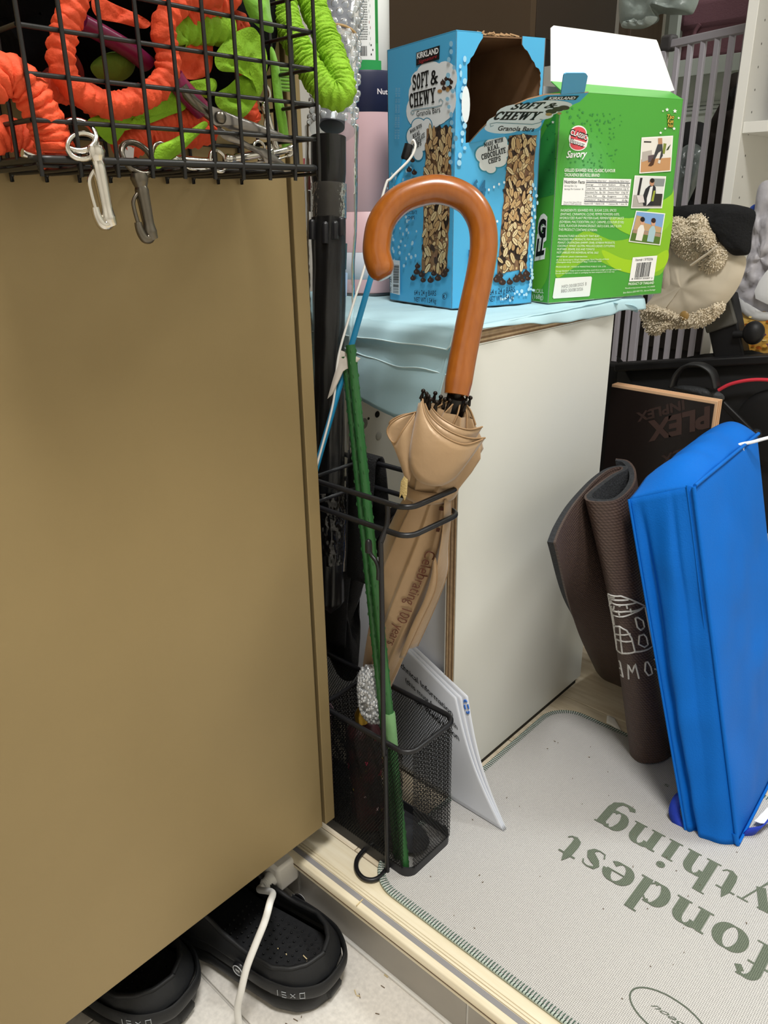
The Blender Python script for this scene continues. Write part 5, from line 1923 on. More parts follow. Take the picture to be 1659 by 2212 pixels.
# ---------------------------------------------------------------- doormat with printed words
def mat_shader(name, a, b, sc, mixamt=.5):
    """woven cloth: fine two-way weave of two thread colours"""
    m = bpy.data.materials.new(name)
    m.use_nodes = True
    nt = m.node_tree
    bs = nt.nodes['Principled BSDF']
    bs.inputs['Roughness'].default_value = .85
    bs.inputs['Specular IOR Level'].default_value = .15
    tc = nt.nodes.new('ShaderNodeTexCoord')
    def wave(rot, scl):
        mp = nt.nodes.new('ShaderNodeMapping')
        mp.inputs['Rotation'].default_value = (0, 0, rot)
        nt.links.new(tc.outputs['Object'], mp.inputs['Vector'])
        wv = nt.nodes.new('ShaderNodeTexWave')
        wv.inputs['Scale'].default_value = scl
        wv.inputs['Distortion'].default_value = .5
        wv.inputs['Detail'].default_value = 2
        wv.inputs['Detail Scale'].default_value = 2
        nt.links.new(mp.outputs[0], wv.inputs['Vector'])
        return wv.outputs['Fac']
    mul = nt.nodes.new('ShaderNodeMath')
    mul.operation = 'MULTIPLY'
    nt.links.new(wave(0, sc), mul.inputs[0])
    nt.links.new(wave(pi/2, sc), mul.inputs[1])
    n = nt.nodes.new('ShaderNodeTexNoise')
    n.inputs['Scale'].default_value = 900
    nt.links.new(tc.outputs['Object'], n.inputs['Vector'])
    ad = nt.nodes.new('ShaderNodeMath')
    ad.operation = 'MULTIPLY_ADD'
    nt.links.new(n.outputs['Fac'], ad.inputs[0])
    ad.inputs[1].default_value = .45
    nt.links.new(mul.outputs[0], ad.inputs[2])
    r = nt.nodes.new('ShaderNodeValToRGB')
    r.color_ramp.elements[0].position = .18
    r.color_ramp.elements[1].position = .62
    r.color_ramp.elements[0].color = (*lin(a), 1)
    r.color_ramp.elements[1].color = (*lin(b), 1)
    nt.links.new(ad.outputs[0], r.inputs[0])
    nt.links.new(r.outputs[0], bs.inputs['Base Color'])
    bp = nt.nodes.new('ShaderNodeBump')
    bp.inputs['Strength'].default_value = .25
    bp.inputs['Distance'].default_value = .0006
    nt.links.new(ad.outputs[0], bp.inputs['Height'])
    nt.links.new(bp.outputs[0], bs.inputs['Normal'])
    return m
m_mat = mat_shader('mat_weave', '959391', 'd8d6d3', 170)
m_let = mat_shader('mat_letters', '4d5549', '7d8676', 170)
MX0, MX1, MY0, MY1, MZ = -.468, .15, .463, .886, .0042
def rr(x0, x1, y0, y1, r, z, n=10):
    return rrect(x0, x1, y0, y1, r, z, n)
dm_ = thing('doormat', 'pale grey woven doormat with dark green printed words and a stitched green edge', 'mat', (-.16, .67, 0))
mb = MB()
A_, B_, C2 = rr(MX0, MX1, MY0, MY1, .045, .0003), rr(MX0, MX1, MY0, MY1, .045, .0030), rr(MX0+.0015, MX1-.0015, MY0+.0015, MY1-.0015, .044, MZ)
k = len(A_)
mb.add(A_+B_+C2, [tuple(range(k-1, -1, -1))]+[(L*k+i, L*k+(i+1) % k, (L+1)*k+(i+1) % k, (L+1)*k+i) for L in range(2) for i in range(k)]+[tuple(2*k+i for i in range(k))])
mb.build('mat_body', m_mat, dm_, ang=60)
# over-locked edge: a thin cord plus slanting stitches
path = resample(rr(MX0+.0006, MX1-.0006, MY0+.0006, MY1-.0006, .0445, .0022)+[rr(MX0+.0006, MX1-.0006, MY0+.0006, MY1-.0006, .0445, .0022)[0]], .0034)
MB().tube(path[:-1], .0024, 8, closed=True).build('edge_cord', M('edge_green', 'b9c6bc', .8, bump=(600, .6)), dm_)
mb = MB()
mb2 = MB()
N = len(path)-1
for i in range(N):
    p, q = path[i], path[(i+1) % N]
    d = (q-p).normalized()
    nn = Vector((-d.y, d.x, 0))
    s0, s1 = p+nn*.0012+Vector((0, 0, .0022)), p+nn*.0062+d*.0006+Vector((0, 0, MZ-.0022+.0004))
    mb.tube([s0, (s0+s1)/2+Vector((0, 0, .0006)), s1], .00055, 4)
    mb2.tube([p-nn*.0022-d*.0005+Vector((0, 0, .0010)), p-nn*.0004+Vector((0, 0, .0026)), p+nn*.0010+d*.0006+Vector((0, 0, .0022))], .0006, 4)
mb.build('edge_stitches', M('thread_green', '4c6558', .85), dm_, kind='stuff')
mb2.build('edge_stitches', M('thread_dark', '33423b', .85), dm_, kind='stuff')
# words: they read from the other side of the mat
F = Face((0, 0, MZ), (-1, 0, 0), (0, -1, 0), lift=.0002)
def word(t_, x_start, x_end, ybase, xh):
    V, Fc = didone(t_)
    x0, x1 = min(q[0] for q in V), max(q[0] for q in V)
    sx = (x_start-x_end)/(x1-x0)
    hh = F.lay(2)
    F.mb.add([F.pt((-(x_start-(g_[0]-x0)*sx), -(ybase-g_[1]*xh)), hh+g_[2]*4e-6) for g_ in V], Fc, m_let)
word('fondest', -.088, -.322, .6675, .0315)
word('ything', -.110, -.312, .7385, .0325)
F.text('s', (.2685, -.8245), (.2745, -.8245), (.2685, -.8175), '5d6558', 2, px=False)
# signature oval
ov = [(.143+.036*cos(a)*1.0, -.530+.020*sin(a)) for a in [2*pi*i/40 for i in range(41)]]
F.line([F.px(*q) for q in []] or ov, .0016, '5d6558', 2, px=False)
F.text('Seou', (.128, -.533), (.158, -.533), (.130, -.527), '5d6558', 2, px=False, shear=.5)
F.build(dm_, 'print')

# ---------------------------------------------------------------- black clogs under the cabinet
m_eva = M('black_foam', '17181a', .52, spec=.45, bump=(300, .08))
m_evad = M('black_foam_inside', '121316', .6, bump=(200, .2))
def clog(label, heel, ang, mirror=1, scale=1.0, marks=True):
    """clog with the heel at 'heel', toe towards angle ang; built in local x (heel->toe), y, z"""
    h = Vector((heel[0], heel[1], -.078))
    d = Vector((cos(ang), sin(ang), 0))
    s_ = Vector((-sin(ang), cos(ang), 0))*mirror
    def G_(x, y, z):
        return h+d*(x*scale)+s_*(y*scale)+Vector((0, 0, z*scale))
    o = thing('clog', label, 'shoe', tuple(h), 'black clogs')
    L = .262
    def half(x):        # half width of the sole along its length
        t_ = max(0, min(1, x/L))
        return interp(t_, ((0, .004), (.02, .020), (.06, .031), (.14, .0385), (.28, .0385), (.45, .0375), (.65, .0455), (.8, .046), (.9, .038), (.96, .026), (.99, .012), (1, .003)))
    def outline(grow, z, n=48):
        P = []
        for i in range(n):
            x = L*(1-cos(pi*i/(n-1)))/2
            P.append((x, half(x)+grow))
        Q = [(x if 0 < i < n-1 else x+(grow if x > .1 else -grow), w_) for i, (x, w_) in enumerate(P)]
        return [(x, w_, z) for x, w_ in Q]+[(x, -w_, z) for x, w_ in reversed(Q)]
    # sole: layered rim
    lay_ = [(-.004, .0), (.001, .003), (.004, .009), (.0045, .014), (.003, .0185), (.0005, .0195), (.0005, .0215), (.003, .0225), (.0032, .030), (.001, .034)]
    mb = MB()
    rings = [outline(g_, z_) for g_, z_ in lay_]
    k_ = len(rings[0])
    vs = [G_(*p) for R__ in rings for p in R__]
    fs = [tuple(range(k_-1, -1, -1))]
    for a_ in range(len(rings)-1):
        fs += [(a_*k_+i, a_*k_+(i+1) % k_, (a_+1)*k_+(i+1) % k_, (a_+1)*k_+i) for i in range(k_)]
    mb.add(vs, fs)
    mb.build('sole', m_eva, o, ang=50)
    # footbed
    fb = outline(-.004, .022)
    mb = MB()
    mb.add([G_(*p) for p in fb]+[G_(L*.45, 0, .019)], [(i, (i+1) % k_, k_) for i in range(k_)])
    mb.build('footbed', m_evad, o, ang=50)
    mb = MB()
    for i in range(13):
        for j in range(9):
            x = .022+.0085*i
            y = -.026+.0065*j
            if abs(y) < half(x)-.008:
                mb.ball(G_(x, y, .0215), .0014, 6)
    mb.build('massage_nubs', m_eva, o, kind='stuff')
    # upper: wall rising from the sole, opening at the heel half
    nu_, nv_ = 72, 14
    def top(t_):        # rim height around the foot, t_ 0 = heel centre .. 1 = toe
        return interp(t_, ((0, .049), (.12, .047), (.28, .045), (.42, .052), (.52, .068), (1, .070)))
    def up_(u, v):
        an = 2*pi*u
        # walk round the outline by a fake angle
        x = L*(1-cos(an))/2
        side = 1 if an < pi else -1
        t_ = x/L
        w_ = half(x)+.001
        if t_ < .50:
            z = .033+(top(t_)-.033)*v
            inn = .004*v*v+ .001*v
            xx = x+(.010*v if t_ < .05 else .010*v*max(0, 1-(t_-.05)/.2))
            return G_(xx, side*max(.0015, w_-inn), z)
        # vamp closes over the top
        e = (t_-.5)/.5
        cover = v
        ztop = .070-.032*e**1.6
        wv = w_*cos(cover*pi/2)**.75 if cover < 1 else 0
        z = .033+(ztop-.033)*sin(cover*pi/2)**.8
        xx = x-(.030*(cover**2))*(1-0)*(.25+.75*e)
        return G_(xx, side*wv, z)
    mb = MB()
    mb.grid(up_, nu_, nv_, cu=True)
    mb.build('upper', m_eva, o, ang=60, solid=.0035, off=0)
    # raised collar round the opening
    col = [up_(u, 1) for u in [i/60*.245 for i in range(61)]]
    col2 = [up_(u, 1) for u in [1-i/60*.245 for i in range(61)]]
    mb = MB()
    front = [G_(.131, w_, .072) for w_ in ()]
    ringp = list(reversed(col2))+col[1:]
    mb.tube(smoothpath(ringp[::3], 3), .0028, 8)
    mb.build('collar', m_eva, o)
    # heel strap folded round the heel
    sp_ = []
    for i in range(41):
        a_ = -1.15+2.3*i/40
        x = .045-.052*cos(a_)
        y = .0425*sin(a_)
        sp_.append(G_(x*1.0-.0015, y*1.06, .040+.014*abs(sin(a_))))
    mb = MB()
    mb.tube(smoothpath([G_(.10, .047, .056), G_(.07, .0485, .052)]+[sp_[i] for i in range(40, -1, -4)]+[G_(.07, -.0485, .052), G_(.10, -.047, .056)], 5), .0075, 10, flat=.42, up=(0, 0, 1))
    mb = MB()
    C_ = smoothpath([G_(.080, .0420, .035), G_(.062, .0428, .033), G_(.042, .0418, .032), G_(.018, .036, .032), G_(-.001, .020, .032), G_(-.0050, 0, .032), G_(-.001, -.020, .032), G_(.018, -.036, .032), G_(.042, -.0418, .032), G_(.062, -.0428, .033), G_(.080, -.0420, .035)], 6)
    def sb(u, v):
        k2 = u*(len(C_)-1)
        i = min(int(k2), len(C_)-2)
        p = C_[i].lerp(C_[i+1], k2-i)
        c_ = G_(.06, 0, 0)
        nn = (Vector((p.x, p.y, 0))-Vector((c_.x, c_.y, 0))).normalized()
        a_ = 2*pi*v
        return p+nn*(.0028*cos(a_))+Vector((0, 0, .0085*sin(a_)))
    mb.grid(sb, 80, 12, cv=True)
    mb.build('heel_strap', m_eva, o, ang=60)
    # rivets with a pale ring
    for sd in (1, -1):
        c_ = G_(.074, sd*.0445, .035)
        nn = s_*sd
        mb = MB()
        mb.lathe([(.0001, .0032), (.0062, .0030), (.0078, .0022), (.0082, 0)], 24, c_, nn)
        rv = mb.build('rivet', m_bk, o)
        MB().tube([c_+nn*.0031+(d*cos(a_)+Vector((0, 0, sin(a_))))*.0056*scale for a_ in [2*pi*i/24 for i in range(24)]], .0005, 5, closed=True).build('rivet_ring', M('pale_grey', 'b9bcbe', .4), rv)
        mb = MB()
        mb.pillow([c_+nn*.0029+(d*a_+Vector((0, 0, b_)))*.0032*scale for a_, b_ in ((-1, .1), (-.4, .5), (.2, .35), (.8, .6), (1, 0), (.6, -.5), (0, -.3), (-.6, -.6))], .0005, nn)
        mb.build('rivet_emblem', M('pale_grey', 'b9bcbe', .4), rv)
    # pen marks on the near side of the strap
    if marks:
        mb = MB()
        sd = marks
        for i, strokes in enumerate((((0, 0), (0, 1)), ((.35, .1), (.7, .1), (.55, .1), (.55, .9), (.35, .9), (.75, .9)), ((1.2, .2), (1.6, .8)), ((1.2, .8), (1.6, .2)), ((1.25, .5), (1.65, .5)), ((2.1, .9), (2.4, .9), (2.4, .5), (2.1, .5), (2.1, .1), (2.45, .1)), ((2.75, .1), (2.75, .9)))):
            pts = []
            for a_, b_ in strokes:
                x = .006+.0082*a_
                # place on the strap's outside
                best = min(C_, key=lambda q: abs((q-h).dot(d)/scale-x)+(0 if (q-h).dot(s_)*sd > 0 else 9))
                pts.append(best+s_*(sd*.0034)+Vector((0, 0, (b_-.5)*.009)))
            mb.tube(pts, .0004, 4)
        mb.build('pen_marks', M('silver_pen', '9fa3a6', .5), o)
    return o
clog('right black clog with straw bits inside, beside the step', (-.433, .379), radians(190), 1, 1.12, marks=1)
clog('left black clog mostly hidden under the bronze cabinet', (-.528, .260), radians(195), 1, 1.14, marks=1)

# ---------------------------------------------------------------- white plug and cable
m_cab = M('white_cable', 'e9e8e4', .4)
pg = W(586, 1897, 1, .404)
po = thing('power_plug', 'white wall plug at the riser with a thick white cable running over the clog', 'plug', tuple(pg))
mb = MB()
mb.box((pg.x-.030, .404, pg.z-.016), (pg.x+.013, .4360, pg.z+.020))
mb.build('socket_block', M('socket_white', 'efece6', .45), po, bevel=.004)
mb = MB()
mb.lathe([(.0001, 0), (.0085, 0), (.0088, .003), (.0070, .006), (.0062, .012), (.0052, .014)], 24, (pg.x+.001, .4042, pg.z+.001), (.10, -1, .02))
mb.build('plug_body', m_cab, po)
for i in range(3):
    MB().tube([Vector((pg.x+.001+.0015*cos(0), .3965-.0022*i, pg.z+.001))+Vector((cos(a_), 0, sin(a_)))*.0066 for a_ in [2*pi*k2/20 for k2 in range(20)]], .0006, 5, closed=True).build('strain_relief', m_cab, po)
ck = [Vector((pg.x+.002, .3915, pg.z+.001)), Vector((pg.x+.003, .384, pg.z+.001)), W(588, 1928, 1, .374), D(583, 1950, .765), D(572, 1990, .755), D(552, 2040, .752), D(533, 2090, .752), D(521, 2140, .757), D(513, 2180, .77), D(519, 2225, .785), D(530, 2270, .80), D(545, 2330, .80)]
MB().tube(smoothpath(ck, 8), .0036, 12).build('cable', m_cab, po)
# straw bits and dust: nobody could count them
RR = random.Random(21)
mb = MB()
for i in range(60):
    x, y = RR.uniform(-.46, .1), RR.uniform(.47, .88)
    a_ = RR.uniform(0, pi)
    l_ = RR.uniform(.0006, .0022)
    mb.bar((x, y, MZ+.0008), (x+l_*cos(a_), y+l_*sin(a_), MZ+.0010), .0006, .0006)
for i in range(60):
    x, y = RR.uniform(-.45, -.2), RR.uniform(.2, .43)
    a_ = RR.uniform(0, pi)
    l_ = RR.uniform(.001, .006)
    mb.bar((x, y, -.0774), (x+l_*cos(a_), y+l_*sin(a_), -.0774), .0007, .0006)
dd_ = mb.build('debris', M('debris_brown', '6b5a45', .9), smooth=False)
tag(dd_, 'scattered dark crumbs and dust on the mat and the entry floor', 'debris', kind='stuff')
mb = MB()
for x_, y_, dx_, dy_, zz in ((770, 1956, 14, -14, .001), (655, 2064, 8, 8, -.052), (663, 2076, 3, 12, -.052), (622, 2096, 3, 16, -.052), (618, 2060, 1, 3, -.052), (600, 2048, 1, 2, -.052), (770, 2150, 8, 2, -.077), (766, 2138, 3, 10, -.077), (830, 2105, 8, 6, -.077)):
    a_, b_ = W(x_, y_, 2, zz), W(x_+dx_, y_+dy_, 2, zz)
    mb.bar(a_, b_, .0010, .0006)
sb_ = mb.build('straw_bits', M('straw', 'd3bf93', .8), smooth=False)
tag(sb_, 'pale straw bits on the step edge, in the clog and on the tiles', 'debris', kind='stuff')
pp_ = [W(x_, y_, 2, .002) for x_, y_ in ((1311, 1545), (1318, 1546), (1328, 1551), (1342, 1578), (1328, 1572), (1322, 1568), (1310, 1562))]
tag(MB().pillow(pp_, .0022, (0, 0, 1), wob=.001, back=.2).build('paper_scrap', M('scrap_paper', 'e4e0da', .8)), 'torn scrap of white paper on the floor beside the rolled mat', 'paper')
# ---------------------------------------------------------------- rolled brown doormat leaning by the cupboard
m_rub = M('brown_backing', '4a3a34', .55, spec=.35)
def backing(name):
    m = M(name, '44352f', .5, spec=.4)
    nt = m.node_tree
    bs = nt.nodes['Principled BSDF']
    uv = nt.nodes.new('ShaderNodeUVMap')
    vo = nt.nodes.new('ShaderNodeTexVoronoi')
    vo.inputs['Scale'].default_value = 1.0
    vo.inputs['Randomness'].default_value = .12
    nt.links.new(uv.outputs[0], vo.inputs['Vector'])
    bp = nt.nodes.new('ShaderNodeBump')
    bp.inputs['Strength'].default_value = .9
    bp.inputs['Distance'].default_value = .0012
    bp.invert = True
    nt.links.new(vo.outputs['Distance'], bp.inputs['Height'])
    nt.links.new(bp.outputs[0], bs.inputs['Normal'])
    r = nt.nodes.new('ShaderNodeValToRGB')
    r.color_ramp.elements[0].color = (*lin('5d4c45'), 1)
    r.color_ramp.elements[1].color = (*lin('352824'), 1)
    r.color_ramp.elements[1].position = .75
    nt.links.new(vo.outputs['Distance'], r.inputs[0])
    nt.links.new(r.outputs[0], bs.inputs['Base Color'])
    return m
m_back = backing('brown_backing_dimples')
m_pile = M('charcoal_pile', '26282c', .95, var=(260, .5), bump=(380, 1.0))
rm = thing('rolled_doormat', 'brown backed doormat rolled up on end, with a white house drawing, beside the white cupboard', 'mat', tuple(W(1400, 1645, 2, .0)))
# top outline (seen from above) and foot outline give the two ends of the rolled sheet
zt_ = .385
top_px = [(1312, 1120), (1205, 1170), (1196, 1135), (1215, 1100), (1240, 1068), (1270, 1032), (1300, 1008), (1330, 995), (1358, 994), (1372, 1012), (1372, 1035), (1362, 1058), (1335, 1078), (1305, 1084), (1272, 1082), (1263, 1072), (1275, 1058), (1300, 1042), (1325, 1024), (1342, 1013)]
top_px = [(1198, 1172), (1210, 1140), (1232, 1100), (1258, 1066), (1288, 1034), (1316, 1014), (1340, 1008), (1342, 1014), (1320, 1025), (1296, 1042), (1274, 1060), (1264, 1072), (1272, 1082), (1305, 1084), (1335, 1078), (1360, 1058), (1372, 1035), (1370, 1012), (1355, 995), (1330, 991)]
bot_px = [(1288, 1448), (1304, 1466), (1335, 1480), (1370, 1496), (1402, 1514), (1430, 1538), (1440, 1556), (1436, 1566), (1420, 1575), (1396, 1590), (1374, 1608), (1362, 1625), (1378, 1643), (1402, 1648), (1434, 1642), (1455, 1622), (1460, 1592), (1454, 1560), (1438, 1536), (1415, 1520)]
TOPZ = []
Tp = [W(x_, y_, 2, zt_) for x_, y_ in top_px]
Bp_ = [W(x_, y_, 2, .0062 if i > 4 else .002) for i, (x_, y_) in enumerate(bot_px)]
Tc, Bc = smoothpath(Tp, 8), smoothpath(Bp_, 8)
def uniform(L, n):
    l_ = [0]
    for i in range(1, len(L)):
        l_.append(l_[-1]+(L[i]-L[i-1]).length)
    out, j = [], 0
    for i in range(n):
        s = l_[-1]*i/(n-1)
        while j < len(L)-2 and l_[j+1] < s:
            j += 1
        q = (s-l_[j])/max(1e-9, l_[j+1]-l_[j])
        out.append(L[j].lerp(L[j+1], q))
    return out
NU, NV = 150, 60
Tu, Bu = uniform(Tc, NU), uniform(Bc, NU)
def rs(i, v):
    p = Bu[i].lerp(Tu[i], v)
    u = i/(NU-1)
    if u < .30:
        # the loose outer flap bows out towards the left
        p = p + Vector((-.010, .0, 0))*sin(pi*v)**1.2*(1-u/.30)
    return p
def sheet_mesh(offset):
    vs = []
    for i in range(NU):
        for j in range(NV):
            v = j/(NV-1)
            p = rs(i, v)
            a, b = rs(max(i-1, 0), v), rs(min(i+1, NU-1), v)
            d = (b-a)
            up_d = rs(i, min(1, v+.02))-rs(i, max(0, v-.02))
            n = d.cross(up_d)
            n.normalize()
            vs.append(p+n*offset)
    fs = [(i*NV+j, (i+1)*NV+j, (i+1)*NV+j+1, i*NV+j+1) for i in range(NU-1) for j in range(NV-1)]
    return vs, fs
OUT = 1
# which side is outward? the outside of the roll faces the camera where the sheet is nearest
i_near = min(range(int(NU*.45), int(NU*.85)), key=lambda i: (Vector(proj(Tu[i]))-Vector((1318, 1082))).length)
dv = Tu[min(i_near+1, NU-1)]-Tu[i_near-1]
nn = dv.cross(Vector((0, 0, 1)))
SG = 1 if nn.dot(CAM-Tu[i_near]) > 0 else -1
v1, f1 = sheet_mesh(SG*.0010)
v2, f2_ = sheet_mesh(-SG*.0014)
v3, f3 = sheet_mesh(-SG*.0075)
mb = MB()
mb.add(v1, f1, m_back)
mb.add(v2, [tuple(reversed(f)) for f in f2_], m_back)
n0, n1 = 0, len(v1)
def rim_faces(o1, o2):
    r = []
    for i in range(NU-1):
        for j in (0, NV-1):
            r.append((o1+i*NV+j, o1+(i+1)*NV+j, o2+(i+1)*NV+j, o2+i*NV+j))
    for j in range(NV-1):
        for i in (0, NU-1):
            r.append((o1+i*NV+j, o1+i*NV+j+1, o2+i*NV+j+1, o2+i*NV+j))
    return r
mb.f += [list(f) for f in rim_faces(n0, n1)]
mb.m += [0]*(len(mb.f)-len(mb.m))
bo_ = mb.build('backing', None, rm, ang=70)
uvl = bo_.data.uv_layers.new(name='UVMap')
for lp in bo_.data.loops:
    vi = lp.vertex_index % (NU*NV)
    u_, v_ = (vi//NV)/(NU-1)*125, (vi % NV)/(NV-1)*118
    uvl.data[lp.index].uv = (u_+.5*v_*.87, v_*.87)
mb = MB()
mb.add(v2, f2_)
mb.add(v3, [tuple(reversed(f)) for f in f3])
mb.f += [list(f) for f in rim_faces(0, len(v2))]
mb.m += [0]*(len(mb.f)-len(mb.m))
mb.build('pile', m_pile, rm, ang=70)
# the house drawing and the mirrored word on the outer face
def on_roll(px, py):
    d = ray(px, py).normalized()
    best = None
    for i in range(int(NU*.40), int(NU*.86)):
        for j in range(0, NV):
            pass
    # nearest approach: search the strip facing the camera
    bd = 1e9
    for i in range(i_near-int(NU*.19), min(NU-1, i_near+int(NU*.24))):
        lo_, hi_ = 0.0, 1.0
        a, b = rs(i, 0), rs(i, 1)
        n_ = (a-CAM).cross(d)
        # param where the sight line passes nearest to the straight ruling a-b
        w0 = a-CAM
        e = b-a
        A1, B1_, C1 = e.dot(e), e.dot(d), 1.0
        D1, E1_ = e.dot(w0), d.dot(w0)
        den = A1*C1-B1_*B1_
        s = max(0, min(1, (B1_*E1_-C1*D1)/den))
        t_ = (A1*E1_-B1_*D1)/den
        dist = ((a+e*s)-(CAM+d*t_)).length
        if dist < bd-1e-5 or (dist < bd+.0012 and best and t_ < best[2]-.004):
            bd = dist
            best = (i, s, t_)
    return best[0], best[1]
def rs_f(fi, v):
    i = max(0, min(NU-2, int(fi)))
    return rs(i, v).lerp(rs(i+1, v), fi-i)
def roll_line(pts, r=.0011):
    L = []
    for x_, y_ in pts:
        i, v = on_roll(x_, y_)
        L.append((float(i), v))
    out = []
    for (a, b), (c, d) in zip(L, L[1:]):
        for k2 in range(5):
            q = k2/5
            out.append((a+(c-a)*q, b+(d-b)*q))
    out.append(L[-1])
    P = []
    for fi, v in out:
        p = rs_f(fi, v)
        dd = rs_f(min(fi+1, NU-1), v)-rs_f(max(fi-1, 0), v)
        n_ = dd.cross(Vector((0, 0, 1))).normalized()*SG
        P.append(p+n_*.0014)
    return P
m_dr = M('white_print', 'c9c8c5', .7, var=(300, .15))
mb = MB()
H_ = [
 [(1316, 1282), (1298, 1302), (1300, 1318), (1320, 1328), (1345, 1331), (1370, 1322), (1390, 1308), (1362, 1294), (1342, 1286), (1316, 1282)],
 [(1302, 1308), (1325, 1318), (1350, 1320), (1388, 1310)], [(1300, 1298), (1330, 1306), (1372, 1300)], [(1310, 1290), (1335, 1296), (1358, 1294)],
 [(1322, 1296), (1322, 1304)], [(1340, 1300), (1340, 1308)], [(1328, 1308), (1328, 1316)], [(1352, 1306), (1352, 1314)], [(1316, 1286), (1330, 1290)], [(1338, 1318), (1338, 1328)], [(1360, 1314), (1361, 1322)],
 [(1300, 1318), (1308, 1360), (1317, 1400), (1326, 1405), (1345, 1411), (1370, 1407), (1408, 1394), (1400, 1355), (1390, 1310)],
 [(1326, 1405), (1322, 1375), (1322, 1360), (1330, 1352), (1342, 1352), (1355, 1360), (1362, 1378), (1368, 1407)], [(1330, 1368), (1360, 1368)], [(1322, 1380), (1363, 1384)], [(1340, 1352), (1346, 1410)],
 [(1370, 1334), (1378, 1332), (1386, 1340), (1389, 1354), (1382, 1360), (1374, 1354), (1370, 1334)], [(1378, 1372), (1388, 1369), (1393, 1376), (1396, 1392), (1388, 1397), (1380, 1390), (1378, 1372)],
 [(1308, 1330), (1313, 1352)], [(1312, 1362), (1320, 1392)],
 [(1395, 1332), (1412, 1314)], [(1398, 1345), (1416, 1326)], [(1400, 1356), (1418, 1338)], [(1402, 1368), (1420, 1350)], [(1404, 1380), (1422, 1364)], [(1408, 1394), (1424, 1376)],
 # mirrored letters, right to left
 [(1331, 1428), (1342, 1430), (1347, 1462), (1336, 1458)], [(1336, 1443), (1344, 1445)],
 [(1358, 1466), (1356, 1434), (1366, 1452), (1374, 1432), (1381, 1464)],
 [(1392, 1430), (1399, 1428), (1404, 1440), (1405, 1454), (1398, 1458), (1392, 1448), (1392, 1430)],
 [(1410, 1424), (1416, 1420), (1421, 1440), (1418, 1446), (1413, 1444)], [(1427, 1408), (1429, 1430), (1422, 1436)],
]
for pts in H_:
    try:
        mb.tube(roll_line(pts), .0011, 5)
    except Exception as e:
        pass
mb.build('print', m_dr, rm)

# ---------------------------------------------------------------- black film-faced plywood board
BY = 1.06
m_film = M('black_film', '1d1614', .35, spec=.4, var=(6, .15))
b0, b1 = W(1322, 830, 1, BY), W(1550, 868, 1, BY)
bw = b1.x-b0.x
ztop = (b0.z+b1.z)/2
t = thing('plywood_board', 'black film faced plywood board with pale sawn edges, leaning behind the blue bag', 'board', ((b0.x+b1.x)/2, BY, 0))
edges = [(b0.x, b0.z), (b1.x, b1.z)]
xr0, xr1 = W(1537, 945, 1, BY).x, b1.x
poly = [(b0.x, 0), (b1.x, 0), (b1.x, b1.z), (b0.x, b0.z)]
mb = MB()
mb.prism([(b0.x, .004), (b1.x-.0032, .004), (b1.x-.0032, b1.z-.0036), (b0.x, b0.z-.0036)], (0, BY, 0), (1, 0, 0), (0, 0, 1), .002)
mb.build('film', m_film, t, smooth=False)
mb = MB()
for i in range(5):
    y0 = BY+.0002+.0036*i
    mb.prism([(b0.x, .004), (b1.x, .004), (b1.x, b1.z), (b0.x, b0.z)], (0, y0+.0034, 0), (1, 0, 0), (0, 0, 1), .0033, (M('birch_a', 'd8b08a', .7), M('birch_b', 'c08d66', .7))[i % 2])
mb.build('ply_core', None, t, smooth=False)
# sawn edge shows round the film as a pale border
F = Face((0, BY-.0022, 0), (1, 0, 0), (0, 0, 1))
def bt(s_, a, b, c, col='3a2c28', bold=.05):
    F.text(s_, a, b, c, col, 1.5, bold=bold)
F.text('PLEX', (1534, 879), (1400, 913), (1533, 922), '43322d', 1.5, bold=.05)
F.text('INPLEX', (1478, 864), (1374, 893), (1480, 884), '3a2c28', 1.5, bold=.04)
F.text('INPLEX', (1532, 948), (1428, 986), (1533, 968), '3a2c28', 1.5, bold=.04)
# text above reads upside down on the board
F.build(t)

# ---------------------------------------------------------------- blue shopping bag
m_bl = M('blue_nonwoven', '0668c8', .65, spec=.2, var=(5, .10), bump=(650, .25))
m_bl2 = M('blue_strap', '1638b0', .6, bump=(500, .3))
A0, B0 = W(1592, 1822, 2, .0045), W(1482, 1790, 2, .0045)
A1 = W(1497, 1050, 1, A0.y+.012)
B1b = W(1360, 1078, 1, B0.y+.022)
dirL = Vector((-.012, .23, 0))
C0, D0 = A0+dirL, B0+dirL
C1, D1b = A1+dirL*1.02+Vector((.0, 0, .004)), B1b+dirL*1.02+Vector((0, 0, .010))
bagt = thing('shopping_bag', 'bright blue fabric shopping bag with dark blue straps leaning on the rolled mat', 'bag', tuple(A0))
def Bq(a, b, c):
    p = (A0.lerp(A1, b)).lerp(B0.lerp(B1b, b), c)
    q = (C0.lerp(C1, b)).lerp(D0.lerp(D1b, b), c)
    return p.lerp(q, a)
gn = Vector((0, -1, 0))
ln = Vector((1, 0, 0))
def big(u, v, c=0, sg=1):
    p = Bq(u, v, c)
    e = (4*u*(1-u))**.6*(4*v*(1-v))**.6
    return p+ln*sg*(.008*e+.009*mnoise.noise(p*8)*e+.004*mnoise.noise(p*22)*e)
def gus(u, v):
    # u 0..1 from near edge to back edge
    p = Bq(0, v, u)
    e = (4*u*(1-u))**.7
    e *= 1-v**8
    pl = .010*e*(1-.6*v)+.004*sin(u*9+v*5)*e*(.4+v*.6)+.004*mnoise.noise(p*22)*e-.007*math.exp(-((u-.42+.1*v)/.05)**2)*v*v*e
    f_ = -.016*(1-v**8)*math.exp(-((u-.80-.06*v)/.07)**2)*(1-.35*v)
    return p+gn*(pl)+Vector((0, -f_*.8, 0))
mb = MB()
mb.grid(lambda u, v: big(u, v), 50, 60)
